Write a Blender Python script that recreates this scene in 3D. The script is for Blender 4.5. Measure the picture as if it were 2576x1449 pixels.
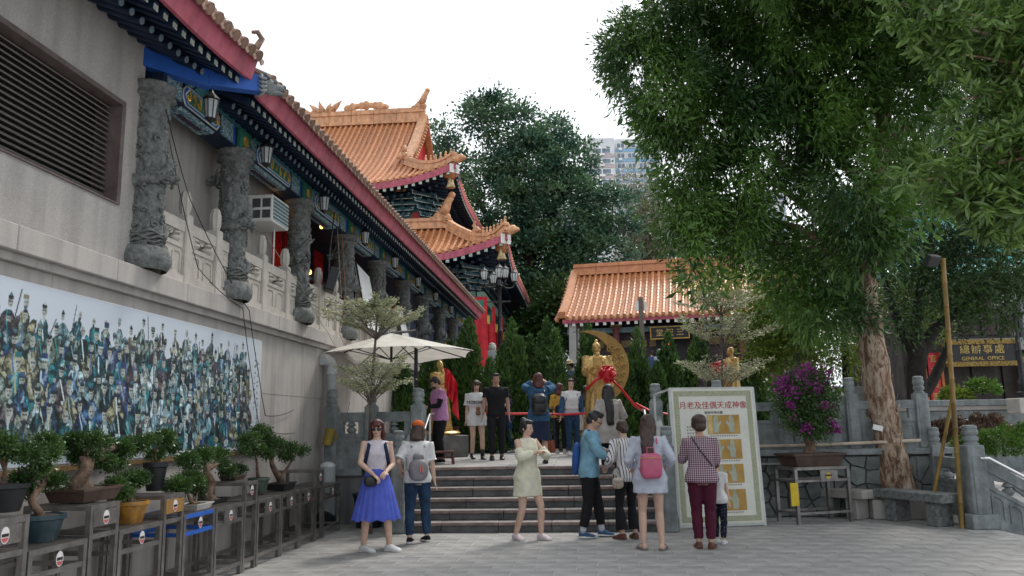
import bpy, bmesh, math, random
import numpy as np
from mathutils import Vector, Matrix, noise as mnoise
random.seed(7); RNG = np.random.default_rng(7)
for o in list(bpy.data.objects): bpy.data.objects.remove(o)
SC = bpy.context.scene; COL = SC.collection
R = math.radians
# ---------------------------------------------------------------- camera
CAMH, FPX, CXP, CYP = 1.58, 2012.5, 1288.0, 724.5      # focal length etc. for a 2576 px wide picture
PITCH = math.atan((1066 - CYP) / FPX); ROLL = R(1.0)
_f = Vector((0, math.cos(PITCH), math.sin(PITCH))); _u = Vector((0, -math.sin(PITCH), math.cos(PITCH))); _r = Vector((1, 0, 0))
c_right = _r * math.cos(ROLL) - _u * math.sin(ROLL); c_up = _r * math.sin(ROLL) + _u * math.cos(ROLL)
cam = bpy.data.cameras.new('camera'); camo = bpy.data.objects.new('camera', cam); COL.objects.link(camo)
cam.sensor_width = 36; cam.lens = 36 * FPX / 2576; cam.clip_end = 2000; cam.clip_start = 0.05
mw = Matrix.Identity(4)
for i in range(3): mw[i][0], mw[i][1], mw[i][2] = c_right[i], c_up[i], -_f[i]
mw[2][3] = CAMH
camo.matrix_world = mw; SC.camera = camo
# ---------------------------------------------------------------- sky, sun, exposure (hazy bright overcast)
SUN_EL, SUN_AZ = R(52), R(35)                         # azimuth measured from +Y towards +X
world = bpy.data.worlds.new('World'); SC.world = world; world.use_nodes = True
wn = world.node_tree; wn.nodes.clear()
wo = wn.nodes.new('ShaderNodeOutputWorld'); wb = wn.nodes.new('ShaderNodeBackground')
sky = wn.nodes.new('ShaderNodeTexSky'); sky.sky_type = 'NISHITA'; sky.sun_disc = False
sky.sun_elevation = SUN_EL; sky.sun_rotation = SUN_AZ; sky.air_density = 1.0; sky.dust_density = 6.0; sky.ozone_density = 1.0
hs = wn.nodes.new('ShaderNodeHueSaturation'); hs.inputs['Saturation'].default_value = 0.22; hs.inputs['Value'].default_value = 1.0
cl = wn.nodes.new('ShaderNodeMix'); cl.data_type = 'RGBA'; cl.inputs[0].default_value = 0.55
cl.inputs[7].default_value = (9.3, 9.9, 10.6, 1)      # even cloud veil over the blue
wn.links.new(sky.outputs[0], hs.inputs['Color']); wn.links.new(hs.outputs[0], cl.inputs[6])
wn.links.new(cl.outputs[2], wb.inputs[0]); wb.inputs[1].default_value = 0.13
wn.links.new(wb.outputs[0], wo.inputs[0])
sun = bpy.data.lights.new('sun', 'SUN'); sun.energy = 1.5; sun.angle = R(11); sun.color = (1, .93, .82)
suno = bpy.data.objects.new('sun', sun); COL.objects.link(suno)
sd = Vector((math.sin(SUN_AZ) * math.cos(SUN_EL), math.cos(SUN_AZ) * math.cos(SUN_EL), math.sin(SUN_EL)))
suno.rotation_euler = sd.to_track_quat('Z', 'Y').to_euler(); suno.location = (0, 0, 40)
SC.view_settings.view_transform = 'Standard'; SC.view_settings.look = 'None'
SC.view_settings.exposure = 0.42; SC.view_settings.gamma = 1.0
SC.view_settings.use_curve_mapping = False
SC.render.engine = 'CYCLES'; SC.cycles.max_bounces = 6; SC.cycles.transparent_max_bounces = 8
# ---------------------------------------------------------------- helpers: pixels of the survey -> points
def ray(x, y):
    a = (x - CXP) / FPX; b = (CYP - y) / FPX
    return _f + c_right * a + c_up * b
def at(x, y, Y):
    d = ray(x, y); t = Y / d[1]; return Vector((0, 0, CAMH)) + d * t
def gz(x, y, z=0.0):
    d = ray(x, y); t = (z - CAMH) / d[2]; return Vector((0, 0, CAMH)) + d * t
GA = -math.atan(.088); GU = Vector((math.cos(GA), math.sin(GA), 0)); GV = Vector((-math.sin(GA), math.cos(GA), 0)); GO = Vector((-4.5, 0, 0))
def G(u, v, z=0.0): return GO + GU * u + GV * v + Vector((0, 0, z))
# ---------------------------------------------------------------- materials
MATS = {}
def mat(name, col, rough=.7, var=.12, scale=6., col2=None, bump=0., bscale=40., metal=0., rnd=.0, spec=.4, stretch=None, speck=0., streak=0., sheen=0., emit=0., transl=0., attr=None, coat=0.):
    if name in MATS: return MATS[name]
    m = bpy.data.materials.new(name); m.use_nodes = True; nt = m.node_tree; N = nt.nodes; L = nt.links
    b = N['Principled BSDF']; b.inputs['Roughness'].default_value = rough; b.inputs['Metallic'].default_value = metal
    b.inputs['Specular IOR Level'].default_value = spec
    if coat: b.inputs['Coat Weight'].default_value = coat; b.inputs['Coat Roughness'].default_value = .12
    tc = N.new('ShaderNodeTexCoord'); src = tc.outputs['Object']
    if stretch:
        mp = N.new('ShaderNodeMapping'); mp.inputs['Scale'].default_value = stretch; L.new(src, mp.inputs[0]); src = mp.outputs[0]
    n1 = N.new('ShaderNodeTexNoise'); n1.inputs['Scale'].default_value = scale; n1.inputs['Detail'].default_value = 5; n1.inputs['Roughness'].default_value = .65
    L.new(src, n1.inputs['Vector'])
    c2 = col2 if col2 else tuple(max(0, c * (1 - 2.2 * var)) for c in col)
    c1 = col if col2 else tuple(min(1, c * (1 + 1.6 * var)) for c in col)
    mx = N.new('ShaderNodeMix'); mx.data_type = 'RGBA'; mx.inputs[6].default_value = (*c2, 1); mx.inputs[7].default_value = (*c1, 1)
    rp = N.new('ShaderNodeMapRange'); rp.inputs[1].default_value = .3; rp.inputs[2].default_value = .7
    L.new(n1.outputs[0], rp.inputs[0]); L.new(rp.outputs[0], mx.inputs[0]); out = mx.outputs[2]
    def mul(out, fac_out, lo, hi):
        mr = N.new('ShaderNodeMapRange'); mr.inputs[3].default_value = lo; mr.inputs[4].default_value = hi; L.new(fac_out, mr.inputs[0])
        ml = N.new('ShaderNodeMix'); ml.data_type = 'RGBA'; ml.blend_type = 'MULTIPLY'; ml.inputs[0].default_value = 1
        L.new(out, ml.inputs[6]); L.new(mr.outputs[0], ml.inputs[7]); return ml.outputs[2]
    if speck:
        n2 = N.new('ShaderNodeTexNoise'); n2.inputs['Scale'].default_value = 170; n2.inputs['Detail'].default_value = 2; L.new(tc.outputs['Object'], n2.inputs['Vector'])
        mr0 = N.new('ShaderNodeMapRange'); mr0.inputs[1].default_value = .35; mr0.inputs[2].default_value = .65; L.new(n2.outputs[0], mr0.inputs[0])
        out = mul(out, mr0.outputs[0], 1 - speck, 1 + speck * .6)
    if streak:
        mp2 = N.new('ShaderNodeMapping'); mp2.inputs['Scale'].default_value = (5, 5, .35); L.new(tc.outputs['Object'], mp2.inputs[0])
        n3 = N.new('ShaderNodeTexNoise'); n3.inputs['Scale'].default_value = 1.3; n3.inputs['Detail'].default_value = 6; L.new(mp2.outputs[0], n3.inputs['Vector'])
        mr1 = N.new('ShaderNodeMapRange'); mr1.inputs[1].default_value = .42; mr1.inputs[2].default_value = .7; L.new(n3.outputs[0], mr1.inputs[0])
        out = mul(out, mr1.outputs[0], 1.05, 1 - streak)
    if rnd:
        oi = N.new('ShaderNodeObjectInfo'); out = mul(out, oi.outputs['Random'], 1 - rnd, 1 + rnd)
    if attr:
        at_ = N.new('ShaderNodeAttribute'); at_.attribute_name = 'rnd'
        mm = N.new('ShaderNodeMix'); mm.data_type = 'RGBA'; mm.inputs[7].default_value = (*attr, 1); L.new(at_.outputs['Fac'], mm.inputs[0]); L.new(out, mm.inputs[6]); out = mm.outputs[2]
    L.new(out, b.inputs['Base Color'])
    if bump:
        n4 = N.new('ShaderNodeTexNoise'); n4.inputs['Scale'].default_value = bscale; n4.inputs['Detail'].default_value = 5; L.new(src, n4.inputs['Vector'])
        bp = N.new('ShaderNodeBump'); bp.inputs['Strength'].default_value = min(1, bump); bp.inputs['Distance'].default_value = .02 if bump <= 1 else .02 * bump
        L.new(n4.outputs[0], bp.inputs['Height']); L.new(bp.outputs[0], b.inputs['Normal'])
    if emit: b.inputs['Emission Color'].default_value = (*col, 1); b.inputs['Emission Strength'].default_value = emit
    if transl:
        tr = N.new('ShaderNodeBsdfTranslucent'); L.new(out, tr.inputs['Color']); ms = N.new('ShaderNodeMixShader'); ms.inputs[0].default_value = transl
        L.new(b.outputs[0], ms.inputs[1]); L.new(tr.outputs[0], ms.inputs[2]); L.new(ms.outputs[0], N['Material Output'].inputs[0])
    MATS[name] = m; return m
def colattr_mat(name, rough=.6, attr='Col'):
    m = bpy.data.materials.new(name); m.use_nodes = True; b = m.node_tree.nodes['Principled BSDF']; b.inputs['Roughness'].default_value = rough
    a = m.node_tree.nodes.new('ShaderNodeAttribute'); a.attribute_name = attr; m.node_tree.links.new(a.outputs['Color'], b.inputs['Base Color']); return m
# ---------------------------------------------------------------- mesh builder
class MB:
    def __init__(s): s.v = []; s.f = []; s.mi = []; s.cur = 0; s.T = None
    def add(s, vs, fs):
        o = len(s.v)
        if s.T is not None: vs = [tuple(s.T @ Vector(p)) for p in vs]
        s.v += [tuple(p) for p in vs]; s.f += [tuple(i + o for i in f) for f in fs]; s.mi += [s.cur] * len(fs); return s
    def box(s, x0, x1, y0, y1, z0, z1):
        return s.add([(x, y, z) for z in (z0, z1) for y in (y0, y1) for x in (x0, x1)], [(0, 2, 3, 1), (4, 5, 7, 6), (0, 1, 5, 4), (2, 6, 7, 3), (0, 4, 6, 2), (1, 3, 7, 5)])
    def beam(s, a, b, w, h, up=(0, 0, 1)):
        a = Vector(a); b = Vector(b); d = (b - a); L = d.length; d.normalize(); u = Vector(up); x = d.cross(u)
        if x.length < 1e-4: x = Vector((1, 0, 0))
        x.normalize(); z = x.cross(d); vs = []
        for p in (a, b):
            for sx, sz in ((-1, -1), (1, -1), (1, 1), (-1, 1)): vs.append(p + x * (sx * w / 2) + z * (sz * h / 2))
        return s.add(vs, [(3, 2, 1, 0), (4, 5, 6, 7), (0, 1, 5, 4), (1, 2, 6, 5), (2, 3, 7, 6), (3, 0, 4, 7)])
    def tube(s, pts, rad, n=8, cap=True, sq=None, up=None):
        pts = [Vector(p) for p in pts]; k = len(pts)
        if not hasattr(rad, '__len__'): rad = [rad] * k
        vs = []; X = None
        for i, p in enumerate(pts):
            d = (pts[min(i + 1, k - 1)] - pts[max(i - 1, 0)]); d = d.normalized() if d.length > 1e-9 else Vector((0, 0, 1))
            if X is None:
                X = d.cross(Vector(up) if up else (Vector((0, 0, 1)) if abs(d.z) < .9 else Vector((0, 1, 0)))).normalized()
            else:
                X = (X - d * X.dot(d)); X = X.normalized() if X.length > 1e-6 else d.orthogonal().normalized()
            Yv = d.cross(X)
            rx, ry = (rad[i] if hasattr(rad[i], '__len__') else (rad[i], rad[i] * (sq or 1)))
            for j in range(n):
                a = 2 * math.pi * j / n; vs.append(p + X * (rx * math.cos(a)) + Yv * (ry * math.sin(a)))
        fs = [(i * n + j, i * n + (j + 1) % n, (i + 1) * n + (j + 1) % n, (i + 1) * n + j) for i in range(k - 1) for j in range(n)]
        if cap: fs += [tuple(range(n - 1, -1, -1)), tuple(range((k - 1) * n, k * n))]
        return s.add(vs, fs)
    def lathe(s, prof, n=16, c=(0, 0, 0), cap=True):
        vs = [(c[0] + r * math.cos(2 * math.pi * j / n), c[1] + r * math.sin(2 * math.pi * j / n), c[2] + z) for r, z in prof for j in range(n)]
        k = len(prof); fs = [(i * n + j, i * n + (j + 1) % n, (i + 1) * n + (j + 1) % n, (i + 1) * n + j) for i in range(k - 1) for j in range(n)]
        if cap: fs += [tuple(range(n - 1, -1, -1)), tuple(range((k - 1) * n, k * n))]
        return s.add(vs, fs)
    def ell(s, c, r, nu=12, nv=8, rot=None):
        c = Vector(c); vs = []
        for i in range(nv + 1):
            t = math.pi * i / nv
            for j in range(nu):
                a = 2 * math.pi * j / nu; p = Vector((r[0] * math.sin(t) * math.cos(a), r[1] * math.sin(t) * math.sin(a), -r[2] * math.cos(t)))
                vs.append(c + (rot @ p if rot else p))
        return s.add(vs, [(i * nu + j, i * nu + (j + 1) % nu, (i + 1) * nu + (j + 1) % nu, (i + 1) * nu + j) for i in range(nv) for j in range(nu)])
    def prism(s, poly, fn, d0, d1):
        n = len(poly); vs = [fn(a, b, d0) for a, b in poly] + [fn(a, b, d1) for a, b in poly]
        return s.add(vs, [tuple(range(n - 1, -1, -1)), tuple(range(n, 2 * n))] + [(i, (i + 1) % n, n + (i + 1) % n, n + i) for i in range(n)])
    def loft(s, rings, cap=True):
        n = len(rings[0]); k = len(rings); vs = [p for r in rings for p in r]
        fs = [(i * n + j, i * n + (j + 1) % n, (i + 1) * n + (j + 1) % n, (i + 1) * n + j) for i in range(k - 1) for j in range(n)]
        if cap: fs += [tuple(range(n - 1, -1, -1)), tuple(range((k - 1) * n, k * n))]
        return s.add(vs, fs)
    def mesh(s, name, mats, smooth=False, bevel=0., fix=True, angle=None):
        me = bpy.data.meshes.new(name); me.from_pydata(s.v, [], s.f)
        for m in (mats if isinstance(mats, (list, tuple)) else [mats]): me.materials.append(m)
        if any(s.mi): me.polygons.foreach_set('material_index', s.mi)
        if fix or bevel:
            bm = bmesh.new(); bm.from_mesh(me)
            if fix: bmesh.ops.recalc_face_normals(bm, faces=bm.faces)
            if bevel: bmesh.ops.bevel(bm, geom=bm.edges[:], offset=bevel, segments=1, affect='EDGES', clamp_overlap=True)
            bm.to_mesh(me); bm.free()
        if smooth:
            me.polygons.foreach_set('use_smooth', [True] * len(me.polygons))
            if smooth != True: me.set_sharp_from_angle(angle=R(smooth))
        return me
    def build(s, name, mats, parent=None, smooth=False, bevel=0., fix=True):
        return link(name, s.mesh(name, mats, smooth, bevel, fix), parent)
def link(name, me, parent=None, loc=None, rz=None):
    o = bpy.data.objects.new(name, me); COL.objects.link(o)
    if parent is not None: o.parent = parent
    if loc is not None: o.location = loc
    if rz is not None: o.rotation_euler[2] = rz
    return o
def tag(o, label=None, cat=None, group=None, kind=None):
    if label: o['label'] = label
    if cat: o['category'] = cat
    if group: o['group'] = group
    if kind: o['kind'] = kind
    return o
def thing(name, label, cat, loc=(0, 0, 0), rz=0., group=None):
    o = bpy.data.objects.new(name, None); COL.objects.link(o); o.location = loc; o.rotation_euler = (0, 0, rz); o.empty_display_size = .2
    return tag(o, label, cat, group)
def struct(o): o['kind'] = 'structure'; return o
def copy_tree(o, parent=None):
    c = o.copy(); COL.objects.link(c); c.parent = parent
    for ch in o.children: copy_tree(ch, c)
    return c
def mesh_np(name, V, F4, mats, rnd=None, smooth=False, F3=None):
    """fast quad mesh from numpy"""
    me = bpy.data.meshes.new(name); nf = len(F4)
    me.vertices.add(len(V)); me.vertices.foreach_set('co', np.asarray(V, np.float32).ravel())
    me.loops.add(nf * 4); me.loops.foreach_set('vertex_index', np.asarray(F4, np.int32).ravel())
    me.polygons.add(nf); me.polygons.foreach_set('loop_start', np.arange(nf, dtype=np.int32) * 4); me.polygons.foreach_set('loop_total', np.full(nf, 4, np.int32))
    if smooth: me.polygons.foreach_set('use_smooth', np.ones(nf, bool))
    me.update(calc_edges=True)
    if rnd is not None:
        a = me.attributes.new('rnd', 'FLOAT', 'FACE'); a.data.foreach_set('value', np.asarray(rnd, np.float32))
    for m in (mats if isinstance(mats, (list, tuple)) else [mats]): me.materials.append(m)
    return me
def text(name, body, size, m, parent, M, extrude=.002, align='CENTER', spacing=1.):
    cu = bpy.data.curves.new(name, 'FONT'); cu.body = body; cu.size = size; cu.align_x = align; cu.align_y = 'CENTER'; cu.extrude = extrude; cu.space_character = spacing; cu.resolution_u = 2
    t = bpy.data.objects.new(name, cu); COL.objects.link(t); dg = bpy.context.evaluated_depsgraph_get()
    me = bpy.data.meshes.new_from_object(t.evaluated_get(dg)); bpy.data.objects.remove(t); me.materials.clear(); me.materials.append(m)
    me.transform(M); return link(name, me, parent)
def frame(o, x, y, z=None):
    """4x4 whose local x,y,z axes and origin are given"""
    x = Vector(x).normalized(); y = Vector(y); y = (y - x * y.dot(x)).normalized(); z = x.cross(y); M = Matrix.Identity(4)
    for i in range(3): M[i][0], M[i][1], M[i][2], M[i][3] = x[i], y[i], z[i], o[i]
    return M
# shared materials
granite = mat('granite_grey', (.37, .35, .33), .75, .08, 3, speck=.22, bump=.15, bscale=120, rnd=.05)
granite_wall = mat('granite_wall', (.41, .385, .365), .7, .05, 1.5, speck=.25, bump=.1, bscale=140, streak=.18)
granite_pale = mat('granite_pale', (.50, .465, .42), .7, .07, 4, speck=.2, bump=.12, bscale=120, rnd=.05)
stone_blue = mat('stone_bluegrey', (.235, .26, .265), .8, .18, 5, speck=.18, bump=.3, bscale=60, rnd=.06, streak=.25)
stone_carved = mat('stone_carved', (.165, .175, .17), .85, .25, 18, speck=.12, bump=.5, bscale=45, streak=.2)
steel = mat('stainless', (.26, .245, .235), .42, .2, 5, metal=.8, bump=.05, bscale=60)
steel_br = mat('bright_steel', (.75, .75, .75), .22, .05, 5, metal=.95)
white = mat('white_paint', (.78, .78, .76), .5, .05, 5)
black = mat('black_plastic', (.02, .02, .022), .45, .1, 10)
dark_iron = mat('dark_iron', (.045, .045, .05), .45, .25, 14, metal=.6)
red_paint = mat('red_paint', (.55, .02, .035), .4, .12, 4)
fascia_red = mat('fascia_red', (.50, .13, .18), .65, .22, 6, col2=(.38, .07, .105), streak=.3, bump=.1)
tile_orange = mat('tile_orange', (.60, .285, .135), .42, .2, 5, col2=(.42, .17, .08), rnd=.14, bump=.2, bscale=30)
tile_pale = mat('ridge_tile', (.60, .31, .16), .45, .15, 4, rnd=.1, streak=.3)
tile_old = mat('tile_weathered', (.25, .15, .11), .6, .25, 9, rnd=.2)
navy = mat('navy_paint', (.008, .02, .05), .55, .2, 6, rnd=.1)
blue_paint = mat('blue_paint', (.02, .10, .42), .5, .1, 5)
teal_paint = mat('teal_paint', (.06, .21, .23), .6, .18, 7)
green_paint = mat('green_paint', (.03, .17, .12), .55, .15, 7)
gold_paint = mat('gold_paint', (.55, .34, .07), .4, .2, 12, metal=.3)
pale_line = mat('pale_line', (.55, .60, .55), .6, .1, 10)
gold = mat('gold_leaf', (.50, .33, .12), .38, .2, 5, metal=.55, bump=.15, bscale=18)
bark_dark = mat('bark_dark', (.022, .018, .016), .9, .3, 9, bump=.8, bscale=25)
soil = mat('soil', (.05, .038, .028), .95, .3, 14, bump=.6, bscale=40)
# ================================================================= SETTING
mortar = mat('mortar_sand', (.42, .41, .40), .95, .2, 8, bump=.3)
paver_m = mat('paver_stone', (.315, .308, .30), .6, .17, 2.2, speck=.14, bump=.25, bscale=35, rnd=.07, streak=.0)
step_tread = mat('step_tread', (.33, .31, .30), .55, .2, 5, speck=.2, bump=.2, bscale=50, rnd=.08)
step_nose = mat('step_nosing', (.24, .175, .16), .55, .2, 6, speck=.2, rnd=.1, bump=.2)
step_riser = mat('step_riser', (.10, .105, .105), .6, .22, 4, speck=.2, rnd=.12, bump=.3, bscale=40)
earth = mat('earth', (.075, .065, .05), .95, .3, 3, bump=.8, bscale=12)
UTZ = 2.78                            # upper terrace
LZ, VR0, TR = .874, 12.6, .296        # landing height, foot of the steps, tread depth
RIS = LZ / 6
# ground sheet, with the well of the stairs that go down on the right left open
g = MB()
HX0, HX1, HY0, HY1 = 6.75, 16., 10.75, 13.1
for x0, x1, y0, y1 in ((-400, HX0, -60, 13.1), (HX1, 400, -60, 13.1), (HX0, HX1, -60, HY0), (-400, 400, HY1, 800)):
    g.box(x0, x1, y0, y1, -.4, -.0045)
g.box(HX0, HX1, HY0, HY1, -2.6, -2.2)
ground = struct(g.build('ground', mortar))
# pavers in running bond, aligned with the gallery
UW, VW, GP = .47, .31, .012
pm = MB().box(-UW / 2 + GP / 2, UW / 2 - GP / 2, -VW / 2 + GP / 2, VW / 2 - GP / 2, -.03, 0).mesh('paver', paver_m, bevel=.004)
cells = []
for j in range(int(4 / VW), int(14.2 / VW)):
    for i in range(0, 34):
        u = i * UW + (j % 2) * UW / 2 + .1; v = j * VW
        p = G(u, v)
        if (HX0 - .3 < p.x and p.y > HY0 - .3) or (1.5 < u < 5.8 and v > VR0 - .05) : continue
        if p.y < 8.2: continue
        if abs(p.x) / p.y > .70: continue
        if v > 14.2 or (u < 1.7 and v > 13.5): continue
        cells.append((p.y, u, v))
cells.sort(); rest = MB()
for k, (yy, u, v) in enumerate(cells):
    dz = random.uniform(-.002, .002); tilt = random.uniform(-.003, .003)
    if k < 300:
        o = link('paver', pm, ground, G(u, v, dz), GA + random.uniform(-.006, .006)); o.rotation_euler[0] = tilt
    else:
        rest.T = Matrix.Translation(G(u, v, dz)) @ Matrix.Rotation(GA, 4, 'Z'); rest.box(-UW / 2 + GP / 2, UW / 2 - GP / 2, -VW / 2 + GP / 2, VW / 2 - GP / 2, -.03, 0)

tag(rest.build('paving_stones', paver_m, ground), kind='stuff')
# ---- landing and stairs
st = thing('stairs', '', '', G(3.6, VR0)); st.rotation_euler[2] = GA
for kk in ('label', 'category'):
    if kk in st: del st[kk]
struct(st)
SU0, SU1 = -1.85, 1.95
for i in range(6):
    y0 = i * TR; z1 = (i + 1) * RIS; z0 = i * RIS
    cuts = [SU0]; x = SU0 + random.uniform(.5, .9)
    while x < SU1 - .3: cuts.append(x); x += random.uniform(.7, .95)
    cuts.append(SU1)
    for a, b in zip(cuts[:-1], cuts[1:]):
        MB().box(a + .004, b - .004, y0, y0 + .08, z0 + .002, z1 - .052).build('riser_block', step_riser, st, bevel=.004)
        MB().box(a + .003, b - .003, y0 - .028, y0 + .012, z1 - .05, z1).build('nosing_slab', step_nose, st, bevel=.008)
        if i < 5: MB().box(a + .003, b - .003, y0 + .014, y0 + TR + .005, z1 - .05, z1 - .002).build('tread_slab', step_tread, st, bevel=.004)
sc_ = MB()
for i in range(6): sc_.box(SU0 + .002, SU1 - .002, i * TR + .085, 6 * TR, i * RIS + .001, (i + 1) * RIS - .055)
sc_.build('stair_core', granite, st)
# landing: a slab deck with paving pieces
land = MB()
land.box(0, 5.75, 0, 9.0, -.3, -.012).box(5.75, 10.3, .45, 9., -.3, -.012)
lo = struct(land.build('landing', mortar)); lo.location = G(.02, VR0 + 5 * TR + .02, LZ); lo.rotation_euler[2] = GA
for j in range(9):
    for i in range(12):
        L_ = .78; x0 = i * L_ + (j % 2) * .39; y0 = .02 + j * .55
        if 0.6 < x0 < 8.2: MB().box(x0 + .005, x0 + L_ - .005, y0 + .005, y0 + .545, -.03, random.uniform(-.002, .001)).build('landing_slab', paver_m, lo)
# ---- stone balustrades
def carved(parent, a, b, h, th=.1, vases=2, m=None, low=.55, lift=0., sub=True):
    """panel between base points a and b: plinth, carved board, open band with vases, top rail"""
    m = m or stone_blue; a = Vector(a); b = Vector(b); d = b - a; n = Vector((d.y, -d.x, 0)).normalized()
    f = lambda s, t, q: a + d * s + Vector((0, 0, t + lift)) + n * q
    L_ = d.length; e = .02 / L_
    p = MB()
    def slab(s0, s1, t0, t1, q): p.prism([(s0, t0), (s1, t0), (s1, t1), (s0, t1)], f, -q / 2, q / 2)
    lw = h * low
    slab(0, 1, 0, h * .12, th * 1.25); slab(0, 1, h * .12, lw, th * .62); slab(0, 1, lw, lw + h * .07, th * .9); slab(0, 1, h * .82, h, th * 1.1)
    w = .07 / L_
    slab(0, w * 1.6, lw + h * .07, h * .82, th * .9); slab(1 - w * 1.6, 1, lw + h * .07, h * .82, th * .9)
    # raised border and arched relief on both sides of the board
    k = max(2, int(L_ / .28))
    for q0, q1 in ((th * .31, th * .43), (-th * .43, -th * .31)):
        for i in range(k):
            s0 = (i + .14) / k; s1 = (i + .86) / k; t0 = h * .18; t1 = lw - h * .05; r = .024 / L_
            p.prism([(s0, t0), (s0 + r, t0), (s0 + r, t1 - .05), (s0 + 2.2 * r, t1 - .02), (s1 - 2.2 * r, t1 - .02), (s1 - r, t1 - .05), (s1 - r, t0), (s1, t0), (s1, t1 - .03), (s1 - 2 * r, t1), (s0 + 2 * r, t1), (s0, t1 - .03)], f, q0, q1)
    # cloud brackets under the rail
    for s in [i / (vases) for i in range(vases + 1)]:
        p.prism([(max(.02, s - .13), h * .825), (max(.02, s - .08), h * .76), (min(.98, max(.02, s)), h * .72), (min(.98, s + .08), h * .76), (min(.98, s + .13), h * .825)], f, -th * .3, th * .3)
    o = p.build('panel', m, parent)
    o.data.materials[0] = m
    for i in range(vases):
        s = (i + .5) / vases; c = f(s, lw + h * .07, 0); hh = h * .82 - lw - h * .07; r = min(.085, L_ / vases * .26)
        v_ = MB().lathe([(r * .55, 0), (r * .7, hh * .08), (r, hh * .28), (r * .95, hh * .42), (r * .5, hh * .55), (r * .45, hh * .62), (r * .95, hh * .72), (r * .75, hh * .84), (r * .5, hh)], 12, c)
        v_.build('vase', m, o, smooth=50)
    return o
def post(parent, c, h, w=.2, m=None, fin='ring'):
    m = m or stone_blue; c = Vector(c)
    o = MB().box(c.x - w / 2, c.x + w / 2, c.y - w / 2, c.y + w / 2, c.z, c.z + h).build('post', m, parent, bevel=.012)
    for sx in (-1, 1):
        MB().box(c.x - w * .3, c.x + w * .3, c.y + sx * (w / 2 + .004) - .004, c.y + sx * (w / 2 + .004) + .004, c.z + h * .18, c.z + h * .86).build('carved_field', m, o)
    r = w * .42
    if fin == 'ring':
        pr = [(r * 1.05, 0), (r * 1.05, .02), (r * .8, .035), (r * .8, .05), (r, .07), (r * 1.03, .09), (r, .115), (r * .86, .125), (r * .86, .14), (r * 1.04, .16), (r * 1.06, .19), (r * .98, .22), (r * .9, .228), (r * .98, .238), (r * .96, .275), (r * .6, .29)]
        MB().lathe(pr, 16, (c.x, c.y, c.z + h)).build('finial', m, o, smooth=40)
    else:
        k = MB(); r = w * .46
        pr = [(r * .7, 0), (r * .78, .03), (r * .95, .06), (r, .12), (r * .95, .2), (r * .72, .225), (r * .8, .24), (r * .6, .27), (r * .25, .285)]
        n = 24; vs = []
        for r_, z in pr:
            for j in range(n): 
                a = 2 * math.pi * j / n; q = r_ * (1 + .09 * math.cos(8 * a)); vs.append((c.x + q * math.cos(a), c.y + q * math.sin(a), c.z + h + z))
        k.add(vs, [(i * n + j, i * n + (j + 1) % n, (i + 1) * n + (j + 1) % n, (i + 1) * n + j) for i in range(len(pr) - 1) for j in range(n)] + [tuple(range((len(pr) - 1) * n, len(pr) * n))])
        k.build('finial', m, o, smooth=50)
    return o
# left: retaining wall + balustrade from the gallery wall to the stair newel
LV = 13.75
rw = thing('retaining_wall', 'smooth grey retaining wall under the balustrade left of the steps', 'wall', G(.9, LV, 0), GA)
MB().box(-.9, .82, -.05, .2, 0, LZ - .1).build('wall_face', mat('render_grey', (.2, .205, .2), .85, .15, 2, speck=.15, streak=.4, bump=.2), rw)
MB().box(-.9, .84, -.12, .25, LZ - .1, LZ + .02).build('coping', stone_blue, rw, bevel=.01)
bl = thing('stone_balustrade', 'carved blue-grey stone balustrade between gallery wall and left stair newel', 'balustrade', G(.9, LV, LZ + .02), GA)
HB = .92
for x in (-.68, .0, .78): post(bl, (x, 0, 0), 1.02, .2)
carved(bl, (-.58, 0, 0), (-.1, 0, 0), HB, .11, 1); carved(bl, (.1, 0, 0), (.68, 0, 0), HB, .11, 1)
def stair_side(u, lab, mirror):
    b = thing('stair_balustrade', lab, 'balustrade', G(u, VR0, 0), GA)
    sd = MB(); sd.prism([(-.06, 0), (1.5, 0), (1.5, LZ), (-.06 + .0, .18)], lambda y, z, q: Vector((q, y, z)), -.13, .13); sd.build('side_wall', stone_blue, b, bevel=.01)
    post(b, (0, -.02, 0.0), 1.22, .2)
    top = post(b, (0, 1.5, LZ), 1.04, .21)
    carved(b, (0, .09, .22), (0, 1.4, LZ + .0), .8, .11, 2)
    rl = MB(); x = .2 * mirror
    rl.tube([(x, -.15, .75), (x, -.05, .92), (x, 1.35, LZ + .88), (x, 1.75, LZ + .9)], .021, 8); o = rl.build('handrail', steel_br, b, smooth=True)
    for y, z in ((0., .95), (.7, 1.38), (1.4, LZ + .87)): MB().tube([(x, y, z - .86), (x, y, z)], .016, 6).build('rail_stanchion', steel_br, b)
    return b
stair_side(1.64, 'sloping carved stone balustrade with steel handrail on left of steps', 1)
stair_side(5.66, 'sloping carved stone balustrade with steel handrail on right of steps', -1)
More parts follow.
